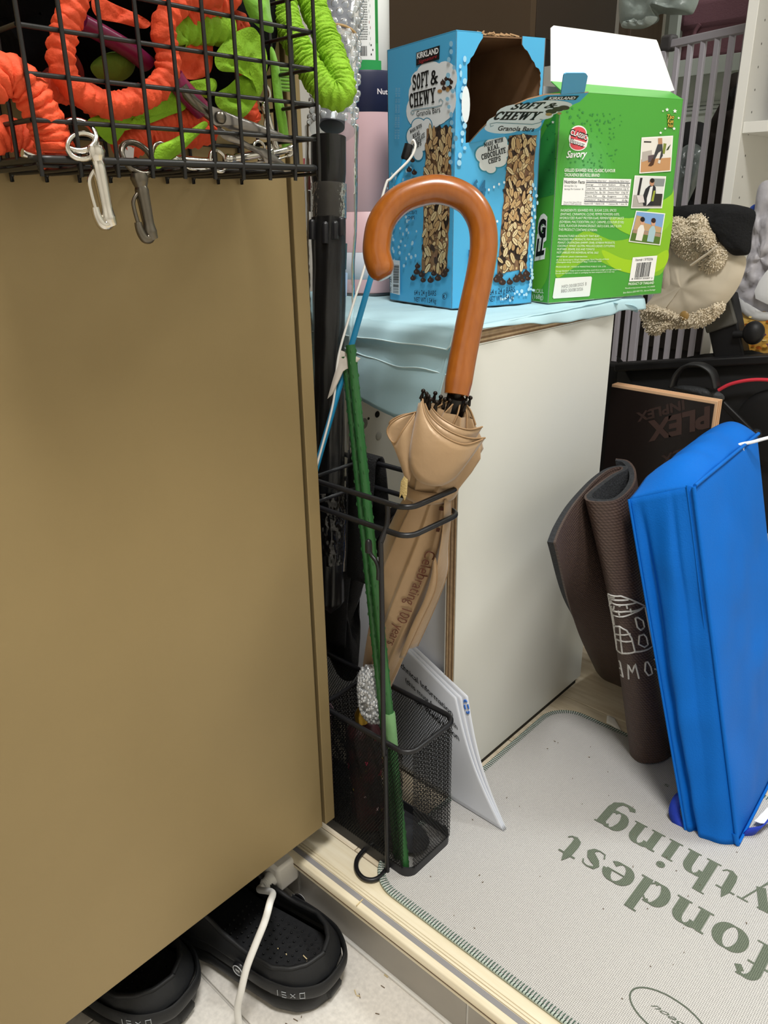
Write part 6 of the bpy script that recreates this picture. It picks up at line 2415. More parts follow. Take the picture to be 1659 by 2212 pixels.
mb.build('front_panel', m_bl, bagt, ang=80, solid=.0008)
MB().grid(lambda u, v: big(u, v, 1, -1), 30, 40).build('rear_panel', m_bl, bagt, ang=80, solid=.0008)
MB().grid(gus, 40, 60).build('side_panel', m_bl, bagt, ang=80, solid=.0008)
MB().grid(lambda u, v: Bq(1, v, u), 10, 20).build('side_panel', m_bl, bagt, ang=80, solid=.0008)
MB().grid(lambda u, v: Bq(u, 0, v)+Vector((0, 0, .001)), 20, 8).build('base_panel', m_bl, bagt, ang=80)
def topf(u, v):
    p = Bq(u, 1, v)
    e = sin(pi*min(1, u*1.0+.02))
    return p+Vector((0, 0, (.018*sin(pi*v)+.012*v+.004*mnoise.noise(p*30))*min(1, u*5)))
MB().grid(topf, 40, 20).build('top_panel', m_bl, bagt, ang=80, solid=.0008)
def seam(fn, n, r, nm='seam'):
    MB().tube([fn(i/n) for i in range(n+1)], r, 6).build(nm, m_bl, bagt)
seam(lambda q: Bq(0, q, 0)+gn*.002+ln*.0015, 50, .0024)
seam(lambda q: Bq(0, q, 0)+gn*.0015-ln*.006, 50, .0012)
seam(lambda q: Bq(0, q, 1)+gn*.002, 50, .0016)
seam(lambda q: Bq(q, 1, 0)+ln*.002+Vector((0, 0, .001)), 50, .0022)
seam(lambda q: Bq(q, 1, 0)+ln*.002-Vector((0, 0, .006)), 50, .0010)
seam(lambda q: Bq(q, 0, 0)+ln*.002+Vector((0, 0, .0015)), 40, .0018)
# stitched corner that points down at the front
mb = MB()
mb.tube([A0+Vector((-.004, -.001, .014)), A0+Vector((.000, -.003, .003)), A0+Vector((.002, -.004, .0005))], [.004, .0026, .0008], 8)
mb.build('corner_point', m_bl, bagt)
def band(name, pts, half, mat, par, th=.0012):
    C_ = smoothpath(pts, 7)
    mb = MB()
    vs = []
    for i, p in enumerate(C_):
        h = half(i/(len(C_)-1))
        vs += [p-h, p+h]
    mb.add(vs, [(2*i, 2*i+1, 2*i+3, 2*i+2) for i in range(len(C_)-1)])
    return mb.build(name, mat, par, solid=th, ang=80)
band('strap', [W(1477, 1712, 1, .785), W(1466, 1722, 1, .775), W(1457, 1745, 1, .770), W(1459, 1765, 1, .768), W(1470, 1785, 1, .766), W(1487, 1797, 1, .768)], lambda u: Vector((.006, .001, .003)), m_bl2, bagt)
band('strap', [W(1659, 1770, 2, .012), W(1640, 1792, 2, .012), W(1622, 1798, 2, .010), W(1606, 1800, 2, .008)], lambda u: Vector((.004, .002, .009)), m_bl2, bagt)
sp0 = D(1535, 962, (Bq(.55, 1, 1)-CAM).dot(_f)-.01)
ts = (Bq(.6, 1, .8)-CAM).dot(_f)
band('strap', [D(1528, 972, ts), D(1535, 956, ts-.004), D(1545, 947, ts-.006), D(1560, 955, ts-.006), D(1576, 966, ts-.004), D(1582, 975, ts)], lambda u: _u*.006+_f*.003, m_bl2, bagt)
MB().tube(smoothpath([D(1577, 967, ts-.012), D(1592, 964, ts-.014), D(1606, 971, ts-.014), D(1588, 968, ts-.013), D(1600, 960, ts-.013), D(1625, 955, ts-.012), D(1650, 948, ts-.01), D(1690, 938, ts)], 5), .0022, 7).build('cord', M('white_cord', 'e9edf2', .6), bagt)
nt_ = [W(1630, 1772, 2, .014), W(1659, 1742, 2, .014), W(1690, 1740, 2, .014), W(1680, 1778, 2, .014), W(1643, 1777, 2, .014)]
tag(MB().prism([(p.x, p.y) for p in nt_][::-1], (0, 0, .0125), (1, 0, 0), (0, 1, 0), .0006).build('paper_note', M('note_paper', 'eceef2', .6), None, smooth=False), 'white paper note lying over the strap at the foot of the blue bag', 'paper')
# ---------------------------------------------------------------- black exercise bike behind
m_bike = M('bike_black', '141416', .5, spec=.4)
m_bike2 = M('bike_cover', '0d0d0f', .6)
m_grey = M('bike_grey', '74746f', .4, metal=.4)
EY = 1.30
bk = thing('exercise_bike', 'black exercise bike with a strapped pedal and a red arc, behind the plywood board', 'exercise bike', (-.43, EY+.05, 0))
fr0, fr1 = W(1334, 792, 1, EY), W(1700, 772, 1, EY)
MB().bar(fr0, fr1, .03, .014, mat=m_bike).build('frame_rail', m_bike, bk, bevel=.003)
p_ = [W(*q, 1, EY+.010) for q in ((1334, 800), (1365, 792), (1700, 776), (1720, 1100), (1500, 1200), (1330, 1200))]
MB().pillow(smoothpath(p_, 4, True), .02, (0, -1, 0), rings=5, back=1.5).build('side_cover', m_bike2, bk)
fc = W(1670, 930, 1, EY-.020)
MB().lathe([(.0001, 0), (.050, 0), (.062, .004), (.064, .012), (.064, .03)], 48, (fc.x, EY-.018, fc.z), (0, 1, 0)).build('flywheel_cover', m_bike2, bk)
ra = [W(*q, 1, EY-.024) for q in ((1552, 843), (1572, 832), (1595, 825), (1620, 821), (1645, 820), (1680, 822))]
MB().tube(smoothpath(ra, 5), .0028, 8).build('red_arc', M('red_trim', 'd93a4a', .4), bk)
MB().bar(W(1555, 640, 1, EY+.02), W(1583, 775, 1, EY+.02), .048, .03, up=(0, 1, 0), mat=m_bike).build('seat_post', m_bike, bk, bevel=.003)
MB().bar(W(1550, 650, 1, EY+.018), W(1566, 708, 1, EY+.018), .050, .034, up=(0, 1, 0)).build('post_sleeve', M('sleeve_grey', '55544f', .5), bk, bevel=.003)
MB().tube([W(1585, 722, 1, EY), W(1612, 722, 1, EY)], .006, 12).build('knob_shaft', m_bike, bk)
k0 = W(1628, 719, 1, EY)
MB().ball(k0, .0165, 24, sq=(1, .85, 1.12)).build('knob', m_bike, bk)
bolt = W(1630, 940, 1, EY-.05)
MB().bar(W(1560, 870, 1, EY-.05), bolt, .010, .008, up=(0, 1, 0)).build('crank_arm', m_bike, bk, bevel=.002)
MB().lathe([(.0001, 0), (.008, 0), (.0095, .004), (.0095, .012)], 20, (bolt.x, bolt.y-.006, bolt.z), (0, 1, 0)).build('crank_bolt', M('bolt_chrome', '6f7175', .25, metal=.9), bk)
pd = thing('pedal', 'x', 'x', (0, 0, 0))
del pd['label'], pd['category']
pd.parent = bk
pd.location = -Vector(bk.location)
q0 = [W(*q, 1, EY-.06) for q in ((1455, 838), (1475, 832), (1530, 838), (1562, 852), (1562, 866), (1540, 866), (1490, 852))]
MB().pillow(smoothpath(q0, 3, True), .014, (0, -1, .2), rings=5, back=1).build('pedal_body', M('pedal_grey', '2b2d2f', .6, bump=(200, .8)), pd)
cst = [W(*q, 1, EY-.07) for q in ((1452, 835), (1462, 808), (1480, 790), (1498, 786), (1520, 790), (1540, 806), (1548, 838))]
C_ = smoothpath(cst, 6)
mb = MB()
vs = []
for p in C_:
    vs += [p+Vector((0, -.012, 0)), p+Vector((0, .014, 0))]
mb.add(vs, [(2*i, 2*i+1, 2*i+3, 2*i+2) for i in range(len(C_)-1)])
mb.build('pedal_strap', M('strap_black', '1f2022', .5), pd, solid=.003, ang=80)

# ---------------------------------------------------------------- fleece jacket and black cap hung on the bike
JY = 1.27
m_fle = M('cream_fleece', 'cdbfa6', .95, var=(34, .2), col2='e6dbc6')
m_lin = M('cream_lining', 'c8bda9', .85, var=(14, .08))
for (xa, ya_, xb_, yb_) in ((fr0.x-.02, EY+.03, fr0.x-.02, EY+.05), (W(1560, 772, 1, EY).x, EY+.05, W(1560, 772, 1, EY).x, EY+.05), (fr1.x-.02, EY+.03, fr1.x-.02, EY+.05)):
    MB().bar((xa, ya_, fr0.z), (xb_, yb_, .025), .040, .030, up=(0, 1, 0)).build('frame_leg', m_bike, bk, bevel=.004)
for x_ in (fr0.x-.02, fr1.x-.02):
    MB().tube([(x_, EY-.06, .022), (x_, EY+.02, .022), (x_, EY+.075, .022)], .022, 14).build('stabilizer', m_bike, bk)
jk = thing('fleece_jacket', 'cream fleece lined jacket hung over the exercise bike', 'jacket', tuple(W(1490, 620, 1, JY)))
def jp(pts, thick, mat, y, name, wob=.006, seed=0, rings=9, back=.5):
    P = smoothpath([W(x_, y_, 1, y) for x_, y_ in pts], 6, True)
    return MB().pillow(P, thick, (0, -1, .15), rings=rings, wob=wob, seed=seed, back=back).build(name, mat, jk, ang=80)
jp([(1440, 500), (1480, 470), (1540, 480), (1590, 540), (1612, 560), (1600, 610), (1570, 655), (1530, 690), (1480, 708), (1455, 706), (1430, 690), (1410, 720), (1395, 705), (1383, 675), (1410, 640), (1432, 590)], .022, m_lin, JY, 'body', .005, 1)
jp([(1445, 480), (1462, 470), (1490, 470), (1505, 460), (1530, 466), (1545, 480), (1547, 510), (1530, 540), (1510, 560), (1482, 560), (1462, 545), (1452, 520), (1450, 500)], .024, m_fle, JY-.020, 'collar', .012, 2)
jp([(1505, 500), (1530, 500), (1545, 515), (1540, 540), (1515, 540), (1500, 525)], .014, m_fle, JY-.034, 'collar_fold', .008, 5)
jp([(1383, 668), (1420, 662), (1460, 680), (1500, 695), (1530, 680), (1560, 655), (1566, 668), (1530, 700), (1485, 706), (1440, 708), (1418, 722), (1398, 715)], .014, m_fle, JY-.012, 'hem_fleece', .010, 7)
jp([(1430, 520), (1448, 500), (1456, 545), (1460, 590), (1462, 630), (1448, 650), (1432, 640), (1428, 580)], .008, m_lin, JY-.012, 'sleeve', .002, 8)
jp([(1530, 540), (1560, 525), (1572, 545), (1560, 575), (1530, 590), (1512, 575)], .012, m_fle, JY-.016, 'cuff', .008, 9)
st_ = [W(*q, 1, JY-.040) for q in ((1492, 574), (1520, 556), (1550, 532), (1558, 522))]
MB().bar(st_[0], st_[2], .003, .008, up=(0, 1, 0)).build('trim_strip', m_lin, jk, bevel=.001)
RRf = random.Random(77)
for ob_ in [c for c in jk.children if c.name.split('.')[0] in ('collar', 'collar_fold', 'hem_fleece', 'cuff')]:
    me_ = ob_.data
    off_ = Vector(jk.location)+Vector(ob_.location)
    mb = MB()
    for pg_ in me_.polygons:
        if pg_.normal.y > .3:
            continue
        nt_ = max(1, int(pg_.area/.6e-5+RRf.random()))
        vs_ = [me_.vertices[k_].co for k_ in pg_.vertices]
        for _ in range(min(nt_, 16)):
            a_, b_ = RRf.random(), RRf.random()
            p_0 = vs_[0].lerp(vs_[1], a_).lerp(vs_[-1].lerp(vs_[-2], a_), b_)+off_
            d_ = pg_.normal*RRf.uniform(.0015, .0034)+Vector((RRf.uniform(-1, 1), RRf.uniform(-1, 1), RRf.uniform(-1.2, .6)))*.002
            mb.tube([p_0-pg_.normal*.001, p_0+d_*.6+pg_.normal*.001, p_0+d_], [.0010, .0011, .0004], 4)
    mb.build('fleece_tufts', m_fle, jk, kind='stuff')
MB().lathe([(.0001, .002), (.006, .0015), (.0075, 0)], 20, W(1478, 682, 1, JY-.030), (0, -1, 0)).build('button', M('tan_button', '9a7a45', .4), jk)
jc = thing('black_knitwear', 'black knitted garment draped on top of the cream fleece jacket', 'clothing', tuple(W(1540, 470, 1, JY)))
P = smoothpath([W(x_, y_, 1, JY-.014) for x_, y_ in ((1440, 470), (1460, 448), (1500, 442), (1560, 440), (1600, 444), (1632, 458), (1625, 500), (1620, 545), (1600, 552), (1578, 548), (1555, 520), (1545, 480), (1520, 466), (1500, 458), (1470, 468), (1448, 476))], 5, True)
m_bkn = M('black_knit', '0b0c0f', .9, bump=(300, .6))
MB().pillow(P, .020, (0, -1, .2), rings=8, wob=.006, seed=11, back=.8).build('crown', m_bkn, jc, ang=80)
P = smoothpath([W(x_, y_, 1, JY-.002) for x_, y_ in ((1432, 500), (1436, 460), (1450, 445), (1470, 452), (1470, 470), (1450, 480))], 5, True)
MB().pillow(P, .012, (0, -1, 0), rings=6).build('flap', m_bkn, jc, ang=80)

# ---------------------------------------------------------------- grey safety gate
m_gate = M('gate_grey', 'b5b0b8', .45, spec=.4)
gl, gr = W(1450, 96, 1, 1.72), W(1690, 44, 1, 1.60)
gt_ = thing('safety_gate', 'grey metal baby gate with upright bars behind the exercise bike', 'gate', (gl.x, gl.y, .0))
MB().bar(gl, gr, .014, .015).build('top_rail', m_gate, gt_, bevel=.002)
lowz = .06
MB().bar((gl.x, gl.y, lowz), (gr.x, gr.y, lowz), .014, .015).build('bottom_rail', m_gate, gt_, bevel=.002)
def on_gate(px):
    best = min(range(1000), key=lambda i: abs(proj(gl.lerp(gr, i/1000))[0]-px))
    return gl.lerp(gr, best/1000)
first = None
for px_ in (1466, 1493.5, 1522, 1552.5, 1584, 1616, 1648):
    p = on_gate(px_)
    MB().bar((p.x, p.y, lowz), (p.x, p.y, p.z-.006), .0105, .0105, up=(0, 1, 0)).build('bar', m_gate, gt_, bevel=.0015)
step = on_gate(1493.5)-on_gate(1466)
for k_ in (1, 2, 3):
    p = on_gate(1466)-Vector((step.x, step.y, 0))*k_
    MB().bar((p.x, p.y, lowz), (p.x, p.y, gl.z-.012), .0105, .0105, up=(0, 1, 0)).build('bar', m_gate, gt_, bevel=.0015)
p = gl-(gr-gl)*.02
MB().bar(p-(gr-gl).normalized()*.018+Vector((0, 0, .004)), p+(gr-gl).normalized()*.014+Vector((0, 0, .002)), .022, .03).build('corner_clamp', M('clamp_grey', '4b4849', .5), gt_, bevel=.006)
MB().bar((p.x-.010, p.y, 0), (p.x-.010, p.y, p.z-.01), .016, .014, up=(0, 1, 0)).build('end_post', m_gate, gt_, bevel=.002)

# ---------------------------------------------------------------- white shelf unit at the right
m_sh = M('shelf_white', 'e6e5df', .45, spec=.3)
SY = 1.40
px0 = W(1607, 250, 1, SY).x
fx0, fx1 = W(1577, 430, 1, SY).x, W(1604, 260, 1, SY).x
sh = thing('shelf_unit', 'tall white laminate shelf unit with drilled side panel at the right edge', 'shelf', (fx1+.2, SY+.15, 0))
mb = MB()
mb.box((fx1-.016, SY, 0), (fx1, SY+.30, 2.0))
sp_ = mb.build('side_panel', m_sh, sh, bevel=.0008)
zsh = W(1625, 262, 1, SY+.004).z
MB().box((fx1+.0005, SY+.004, zsh-.0165), (fx1+.56, SY+.292, zsh)).build('shelf', m_sh, sh, bevel=.0006)
for z_ in (zsh+.36, zsh-.42, .06, 1.98):
    MB().box((fx1+.0005, SY+.004, z_-.016), (fx1+.56, SY+.292, z_)).build('shelf', m_sh, sh, bevel=.0006)
MB().box((fx1+.562, SY, 0), (fx1+.578, SY+.30, 2.0)).build('side_panel', m_sh, sh, bevel=.0008)
MB().box((fx1+.001, SY+.293, .01), (fx1+.56, SY+.299, 1.99)).build('back_panel', m_sh, sh)
md = M('drill_hole', '6d6b66', .8)
for y_ in (SY+.035, SY+.26):
    for k_ in range(34):
        z_ = zsh-.40+k_*.032
        MB().lathe([(.0001, .0003), (.0018, .0003), (.0018, 0)], 8, (fx1, y_, z_), (1, 0, 0)).build('peg_hole', md, sh)
tag(MB().box((fx1+.050, SY+.07, zsh+.001), (fx1+.20, SY+.27, zsh+.30)).build('dark_box', M('dark_slate', '2c2c33', .6), bevel=.003), 'dark slate box standing on the upper shelf of the white shelf unit', 'box')
# padded silver-white mailing bag on the right
mp = M('padded_bag', 'b2b0b6', .42, var=(16, .14), bump=(45, 1.0))
mbg = thing('padded_bag', 'crumpled pale grey padded bag propped against the white shelf unit at the right edge', 'bag', tuple(W(1640, 560, 1, 1.37)))
P = smoothpath([W(x_, y_, 1, 1.37) for x_, y_ in ((1640, 400), (1680, 390), (1720, 420), (1730, 560), (1710, 680), (1660, 682), (1625, 676), (1590, 650), (1584, 628), (1600, 590), (1618, 540), (1628, 470))], 5, True)
MB().pillow(P, .014, (0, -1, .1), rings=16, wob=.011, seed=20, back=.6).build('body', mp, mbg, ang=80)
P = [W(x_, y_, 1, 1.350) for x_, y_ in ((1652, 590), (1700, 560), (1720, 660), (1632, 645))]
MB().pillow(smoothpath(P, 3, True), .003, (0, -1, 0)).build('pale_patch', M('white_patch', 'dfe1e4', .5), mbg)
P = [W(x_, y_, 1, 1.362) for x_, y_ in ((1586, 636), (1620, 668), (1660, 676), (1720, 676), (1718, 690), (1640, 694), (1600, 672))]
MB().pillow(smoothpath(P, 3, True), .006, (0, -1, 0), wob=.003).build('edge_fold', M('white_patch', 'dfe1e4', .5), mbg, ang=80)
tag(MB().pillow(smoothpath([W(x_, y_, 1, 1.392) for x_, y_ in ((1618, 452), (1634, 440), (1660, 446), (1650, 470), (1626, 470))], 3, True), .006, (0, -1, 0)).build('blue_cloth_scrap', M('royal_blue', '2448a8', .7)), 'small royal blue cloth corner peeping out above the padded bag', 'cloth')
# golden package below it
gy = 1.375
ga = [W(x_, y_, 1, gy) for x_, y_ in ((1588, 680), (1700, 668), (1710, 775), (1592, 772))]
gp = thing('golden_package', 'golden yellow printed food packet behind the bike knob', 'packet', tuple(ga[3]))
MB().pillow(smoothpath(ga, 5, True), .016, (0, -1, 0), wob=.004, rings=7).build('packet', M('golden_film', 'c08a35', .35, var=(30, .2), col2='e0bf6a'), gp, ang=80)
F = Face(W(1592, 772, 1, gy-.0175), (1, 0, 0), (0, 0, 1))
RR = random.Random(31)
for i in range(26):
    x_, y_ = RR.uniform(1600, 1659), RR.uniform(684, 764)
    F.ell(x_, y_, RR.uniform(2, 6), RR.uniform(1.5, 4), RR.choice(('8a4a1c', 'e9cf86', 'f0e2b4', '6e3f5c', 'a85b20', 'dba84a')), 1, True, 8)
F.build(gp)

# ---------------------------------------------------------------- open rack with stored things beyond the gate
RY = 2.05
m_rk = M('rack_pale', 'b4bbb4', .5)
rk = thing('storage_rack', 'pale metal storage rack beyond the grey gate', 'rack', (-.8, RY+.2, 0))
z1 = W(1540, 134, 1, RY).z
zl, zr_ = W(1470, 142, 1, RY), W(1610, 122, 1, RY)
X0_, X1_ = W(1400, 100, 1, RY).x, W(1659, 100, 1, RY).x+.3
for z_ in (z1, z1-.42, z1+.42):
    MB().box((X0_, RY, z_-.010), (X1_, RY+.40, z_+.010)).build('shelf', m_rk, rk, bevel=.002)
    MB().box((X0_, RY-.004, z_-.024), (X1_, RY, z_+.012)).build('shelf_lip', m_rk, rk, bevel=.001)
for x_ in (W(1456, 60, 1, RY).x, X1_-.03):
    for y_ in (RY-.006, RY+.38):
        MB().box((x_-.012, y_, 0), (x_+.012, y_+.018, 1.75)).build('post', m_rk, rk, bevel=.002)
# pale boxes/panel visible through the bars below the shelf
w0, w1 = W(1462, 165, 1, RY+.10), W(1606, 232, 1, RY+.10)
wb2 = thing('white_drawer_box', 'white storage box with a ribbed rim under the pink boxes on the rack', 'box', (w0.x, RY+.1, w1.z))
MB().box((w0.x-.05, RY+.10, z1-.41), (w1.x+.10, RY+.36, w0.z)).build('body', M('pale_panel', 'e0e7e0', .5), wb2, bevel=.004)
for k_ in range(3):
    z_ = W(1540, 222+k_*9, 1, RY+.095).z
    MB().box((w0.x-.052, RY+.092, z_-.004), (w1.x+.102, RY+.10, z_+.004)).build('rib', M('pale_rib', 'd3dad4', .5), wb2, bevel=.002)
pk = thing('pink_storage_box', 'dusty pink fabric storage box on the rack shelf', 'box', (zl.x, RY+.1, z1))
c0_, c1_ = W(1476, 18, 1, RY+.03), W(1640, 130, 1, RY+.03)
m_dp = M('dusty_pink', '6f4a52', .75, var=(9, .1), bump=(300, .3))
MB().box((c0_.x, RY+.03, z1+.011), (c1_.x+.06, RY+.34, c0_.z)).build('body', m_dp, pk, bevel=.012, seg=3)
MB().box((c0_.x-.004, RY+.024, c0_.z-.05), (c1_.x+.064, RY+.344, c0_.z+.012)).build('lid', M('dusty_pink_lid', '75505a', .75, bump=(300, .3)), pk, bevel=.012, seg=3)
MB().tube(smoothpath([W(x_, y_, 1, RY+.02) for x_, y_ in ((1490, 130), (1496, 95), (1500, 70), (1512, 52))], 5), .005, 8).build('side_seam', m_dp, pk)
bg3 = thing('grey_plastic_bag', 'greenish grey plastic bag slung over the upper rack shelf', 'bag', tuple(W(1420, 30, 1, RY-.05)))
P = smoothpath([W(x_, y_, 1, RY-.06) for x_, y_ in ((1345, -20), (1420, -30), (1505, -20), (1500, 25), (1480, 32), (1425, 30), (1420, 45), (1390, 62), (1350, 60), (1338, 40))], 5, True)
MB().pillow(P, .03, (0, -1, .2), rings=10, wob=.02, seed=31).build('film', M('grey_film', '98a29c', .3, var=(12, .2), bump=(40, 1.0)), bg3, ang=80)
MB().pillow(smoothpath([W(x_, y_, 1, RY-.075) for x_, y_ in ((1345, 50), (1380, 38), (1420, 36), (1405, 56), (1370, 62), (1345, 60))], 4, True), .012, (0, -1, .2), rings=8, wob=.016, seed=35).build('crumple', M('grey_film_light', 'b4beb8', .25, bump=(60, 1.0)), bg3, ang=80)
# dark clothes and a clear bag behind the bars
dk = thing('dark_coat', 'dark brown coat hanging behind the gate bars', 'coat', tuple(W(1560, 320, 1, 1.86)))
P = smoothpath([W(x_, y_, 1, 1.86) for x_, y_ in ((1580, 160), (1615, 165), (1640, 250), (1640, 460), (1560, 470), (1500, 450), (1512, 340), (1530, 280), (1560, 215), (1575, 190))], 5, True)
MB().pillow(P, .035, (0, -1, .1), rings=9, wob=.014, seed=41).build('body', M('dark_brown_cloth', '241a14', .8, var=(12, .4)), dk, ang=80)
P = smoothpath([W(x_, y_, 1, 1.80) for x_, y_ in ((1575, 200), (1600, 178), (1610, 215), (1570, 240), (1562, 225))], 5, True)
MB().pillow(P, .012, (0, -1, .1), rings=6, wob=.005).build('collar', M('black_cloth', '0e0d0d', .8), dk, ang=80)
db = thing('black_sack', 'black sack behind the gate bars beside the green carton', 'bag', tuple(W(1490, 300, 1, 1.95)))
P = smoothpath([W(x_, y_, 1, 1.95) for x_, y_ in ((1462, 275), (1500, 262), (1530, 275), (1535, 330), (1530, 480), (1515, 585), (1455, 585), (1445, 480), (1452, 330))], 5, True)
MB().pillow(P, .04, (0, -1, .1), rings=7, wob=.01).build('body', M('black_cloth', '0e0d0d', .8), db, ang=80)
cbg = thing('clear_bag', 'clear plastic bag tied up behind the gate bars', 'bag', tuple(W(1480, 390, 1, 1.80)))
P = smoothpath([W(x_, y_, 1, 1.80) for x_, y_ in ((1470, 325), (1500, 310), (1520, 330), (1512, 380), (1490, 430), (1478, 450), (1455, 450), (1460, 380))], 5, True)
MB().pillow(P, .02, (0, -1, .1), rings=9, wob=.016, seed=51).build('film', M('grey_clear', '7c8583', .2, var=(20, .3), bump=(50, 1.0)), cbg, ang=80)
# a low dark panel that closes the view under the gate
dkb = thing('dark_crate', 'dark crate standing on the floor behind the gate', 'crate', (-.75, 1.9, 0))
MB().box((-1.15, 1.86, 0), (-.45, 2.0, .52)).build('body', M('dark_crate', '1b1614', .7, var=(5, .3)), dkb, bevel=.004)
for k_ in range(3):
    MB().box((-1.152, 1.852, .05+.16*k_), (-.448, 1.86, .17+.16*k_)).build('slat', M('dark_slat', '211a17', .7), dkb, bevel=.002)
# ---------------------------------------------------------------- black wire basket on the cabinet door
BXF, BXB, BY0, BY1, BZ0, BZ1 = -.430, -.5155, .2050, .4035, .7222, .868
wbk = thing('wire_basket', 'black wire basket full of coloured straps, hung on the bronze cabinet door', 'basket', ((BXF+BXB)/2, (BY0+BY1)/2, BZ0))
m_wire = M('basket_wire', '141312', .42, spec=.5)
rw = .00125
def wire(P, r=rw):
    return MB().tube(P, r, 8).build('wire', m_wire, wbk)
zs_ = [.7440, .7650, .7862, .8075, .8290, .8500]
ys_ = [.2050+.02205*i for i in range(10)]
corner = .006
for z in zs_:
    wire([(BXF, BY0, z), (BXF, BY1, z)])
    wire([(BXB, BY0, z), (BXB, BY1, z)])
    wire([(BXF, BY0, z), (BXB, BY0, z)])
    wire([(BXF, BY1, z), (BXB, BY1, z)])
xs_ = [BXF-.0214*i for i in range(5)]
for y in ys_:
    c = .007
    wire(smoothpath([(BXF+rw*1.6, y, BZ1), (BXF+rw*1.6, y, BZ0+c), (BXF+rw*1.2-c*.35, y, BZ0+c*.25), (BXF-c, y, BZ0-.0002), (BXB+c, y, BZ0-.0002), (BXB+c*.3, y, BZ0+c*.3), (BXB-rw*.4, y, BZ0+c), (BXB-rw*.4, y, BZ1)], 3))
for x in xs_[1:-1]:
    wire([(x, BY0, BZ1), (x, BY0-rw, BZ0+.004), (x, BY0+.002, BZ0+.0016), (x, BY1-.002, BZ0+.0016), (x, BY1+rw, BZ0+.004), (x, BY1, BZ1)])
def loop(z, r, nm):
    MB().tube([(BXF, BY0, z), (BXF, BY1, z), (BXB, BY1, z), (BXB, BY0, z)], r, 8, closed=True).build(nm, m_wire, wbk)
MB().tube(rrect(BXB, BXF+.001, BY0, BY1, .007, BZ0+.0035, 4), .0021, 8, closed=True).build('base_frame', m_wire, wbk)
MB().tube(rrect(BXB, BXF+.001, BY0, BY1, .007, BZ1, 4), .0024, 8, closed=True).build('top_frame', m_wire, wbk)

# ruched elastic straps
m_or = M('orange_cloth', 'e0502a', .75, var=(40, .12), bump=(500, .3))
m_lm = M('lime_cloth', '7fae1a', .75, var=(40, .10), bump=(700, .4))
m_gn = M('leaf_cloth', '6aa51f', .7, var=(30, .08), sheen=.3, bump=(500, .2))
m_pu = M('plum_plastic', '74133f', .35)
m_st = M('worn_steel', '8d8883', .33, metal=.9, var=(40, .2), bump=(120, .2))
m_cr = M('chrome', 'd6d2ca', .16, metal=1.0)
m_dk = M('antique_steel', '6a645a', .28, metal=.9)
def bpx(x, y, X):
    return W(x, y, 0, X)
def ruched(P, r, pitch=.0042, depth=.16, seed=0, n=18):
    """gathered cloth tube: rings of puckers with a wandering crease"""
    C_ = resample(smoothpath(P, 10), .0007)
    vs_r = []
    R = random.Random(seed)
    ph, rad = 0, []
    for i in range(len(C_)):
        ph += .0007/pitch*2*pi*(.75+.5*mnoise.noise(Vector((i*.02, seed, 0)))+.25)
        rad.append(r*(1-depth*.5+depth*abs(sin(ph/2))**.8+.05*mnoise.noise(Vector((i*.05, seed+5, 0)))))
    mb = MB()
    mb.tube(C_, rad, n)
    # puckers do not run straight round: push each vertex a little
    for k2, v in enumerate(mb.v):
        i = k2//n
        if 1 < i < len(C_)-2:
            t_ = (C_[min(i+2, len(C_)-1)]-C_[max(i-2, 0)]).normalized()
            q_ = v-C_[i]
            v += t_*(.0016*mnoise.noise(v*260+Vector((seed, 0, 0))))+q_*(.16*mnoise.noise(v*230)+.08*mnoise.noise(v*520))
    return mb
def rstrap(label, pts, X, r, mat, seed, pitch=.0042, name='ruched_strap', dX=None):
    P = [bpx(x, y, X+(dX[i] if dX else 0)) for i, (x, y) in enumerate(pts)]
    o = ruched(P, r, pitch, seed=seed).build(name, mat, None, ang=80)
    return tag(o, label, 'strap')
XF = BXF-.0085
rstrap('orange ruched strap looped large behind the front wires of the basket', [(170, -30), (160, 10), (142, 60), (132, 110), (138, 160), (165, 196), (205, 218), (250, 228), (300, 214), (340, 190), (362, 150), (360, 105), (352, 60), (372, 20), (410, -5), (470, -12)], XF-.004, .0068, m_or, 1, .006)
rstrap('bright orange tightly ruched strap arching at the lower left of the basket', [(-30, 190), (0, 158), (30, 165), (62, 195), (88, 240), (108, 285), (116, 325)], XF+.0005, .0092, m_or, 2, .0048)
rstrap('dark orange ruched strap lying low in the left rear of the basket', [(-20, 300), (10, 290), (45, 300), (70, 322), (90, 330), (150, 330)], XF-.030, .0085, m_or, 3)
rstrap('orange ruched strap crossing behind the big loop at the left', [(85, 188), (115, 190), (150, 196), (185, 200), (215, 235), (240, 260)], XF-.022, .0070, m_or, 4)
rstrap('red orange ruched strap in the lower middle of the basket, under the lime ribbon', [(255, 318), (290, 305), (340, 270), (380, 262), (420, 255), (445, 262), (440, 285), (380, 290), (320, 300)], XF-.020, .0080, m_or, 5)
rstrap('orange ruched strap bunched at the top middle of the basket', [(395, 40), (420, 20), (455, 10), (485, -5), (500, -25)], XF-.012, .0085, m_or, 6)
rstrap('small orange ruched strap end between the green pieces at the right', [(500, 50), (510, 60), (520, 55), (540, 235), (545, 250), (548, 262)], XF-.040, .0055, m_or, 7)
rstrap('green ruched strap lying level behind the upper wires', [(375, 100), (372, 75), (395, 62), (430, 60), (470, 62), (492, 68)], XF-.014, .0088, m_lm, 8, .0062)
rstrap('dark red ruched strap deep in the rear of the basket', [(20, 130), (60, 150), (110, 160), (160, 140)], XF-.050, .0080, M('dark_red_cloth', '7e2218', .8, bump=(400, .3)), 9)
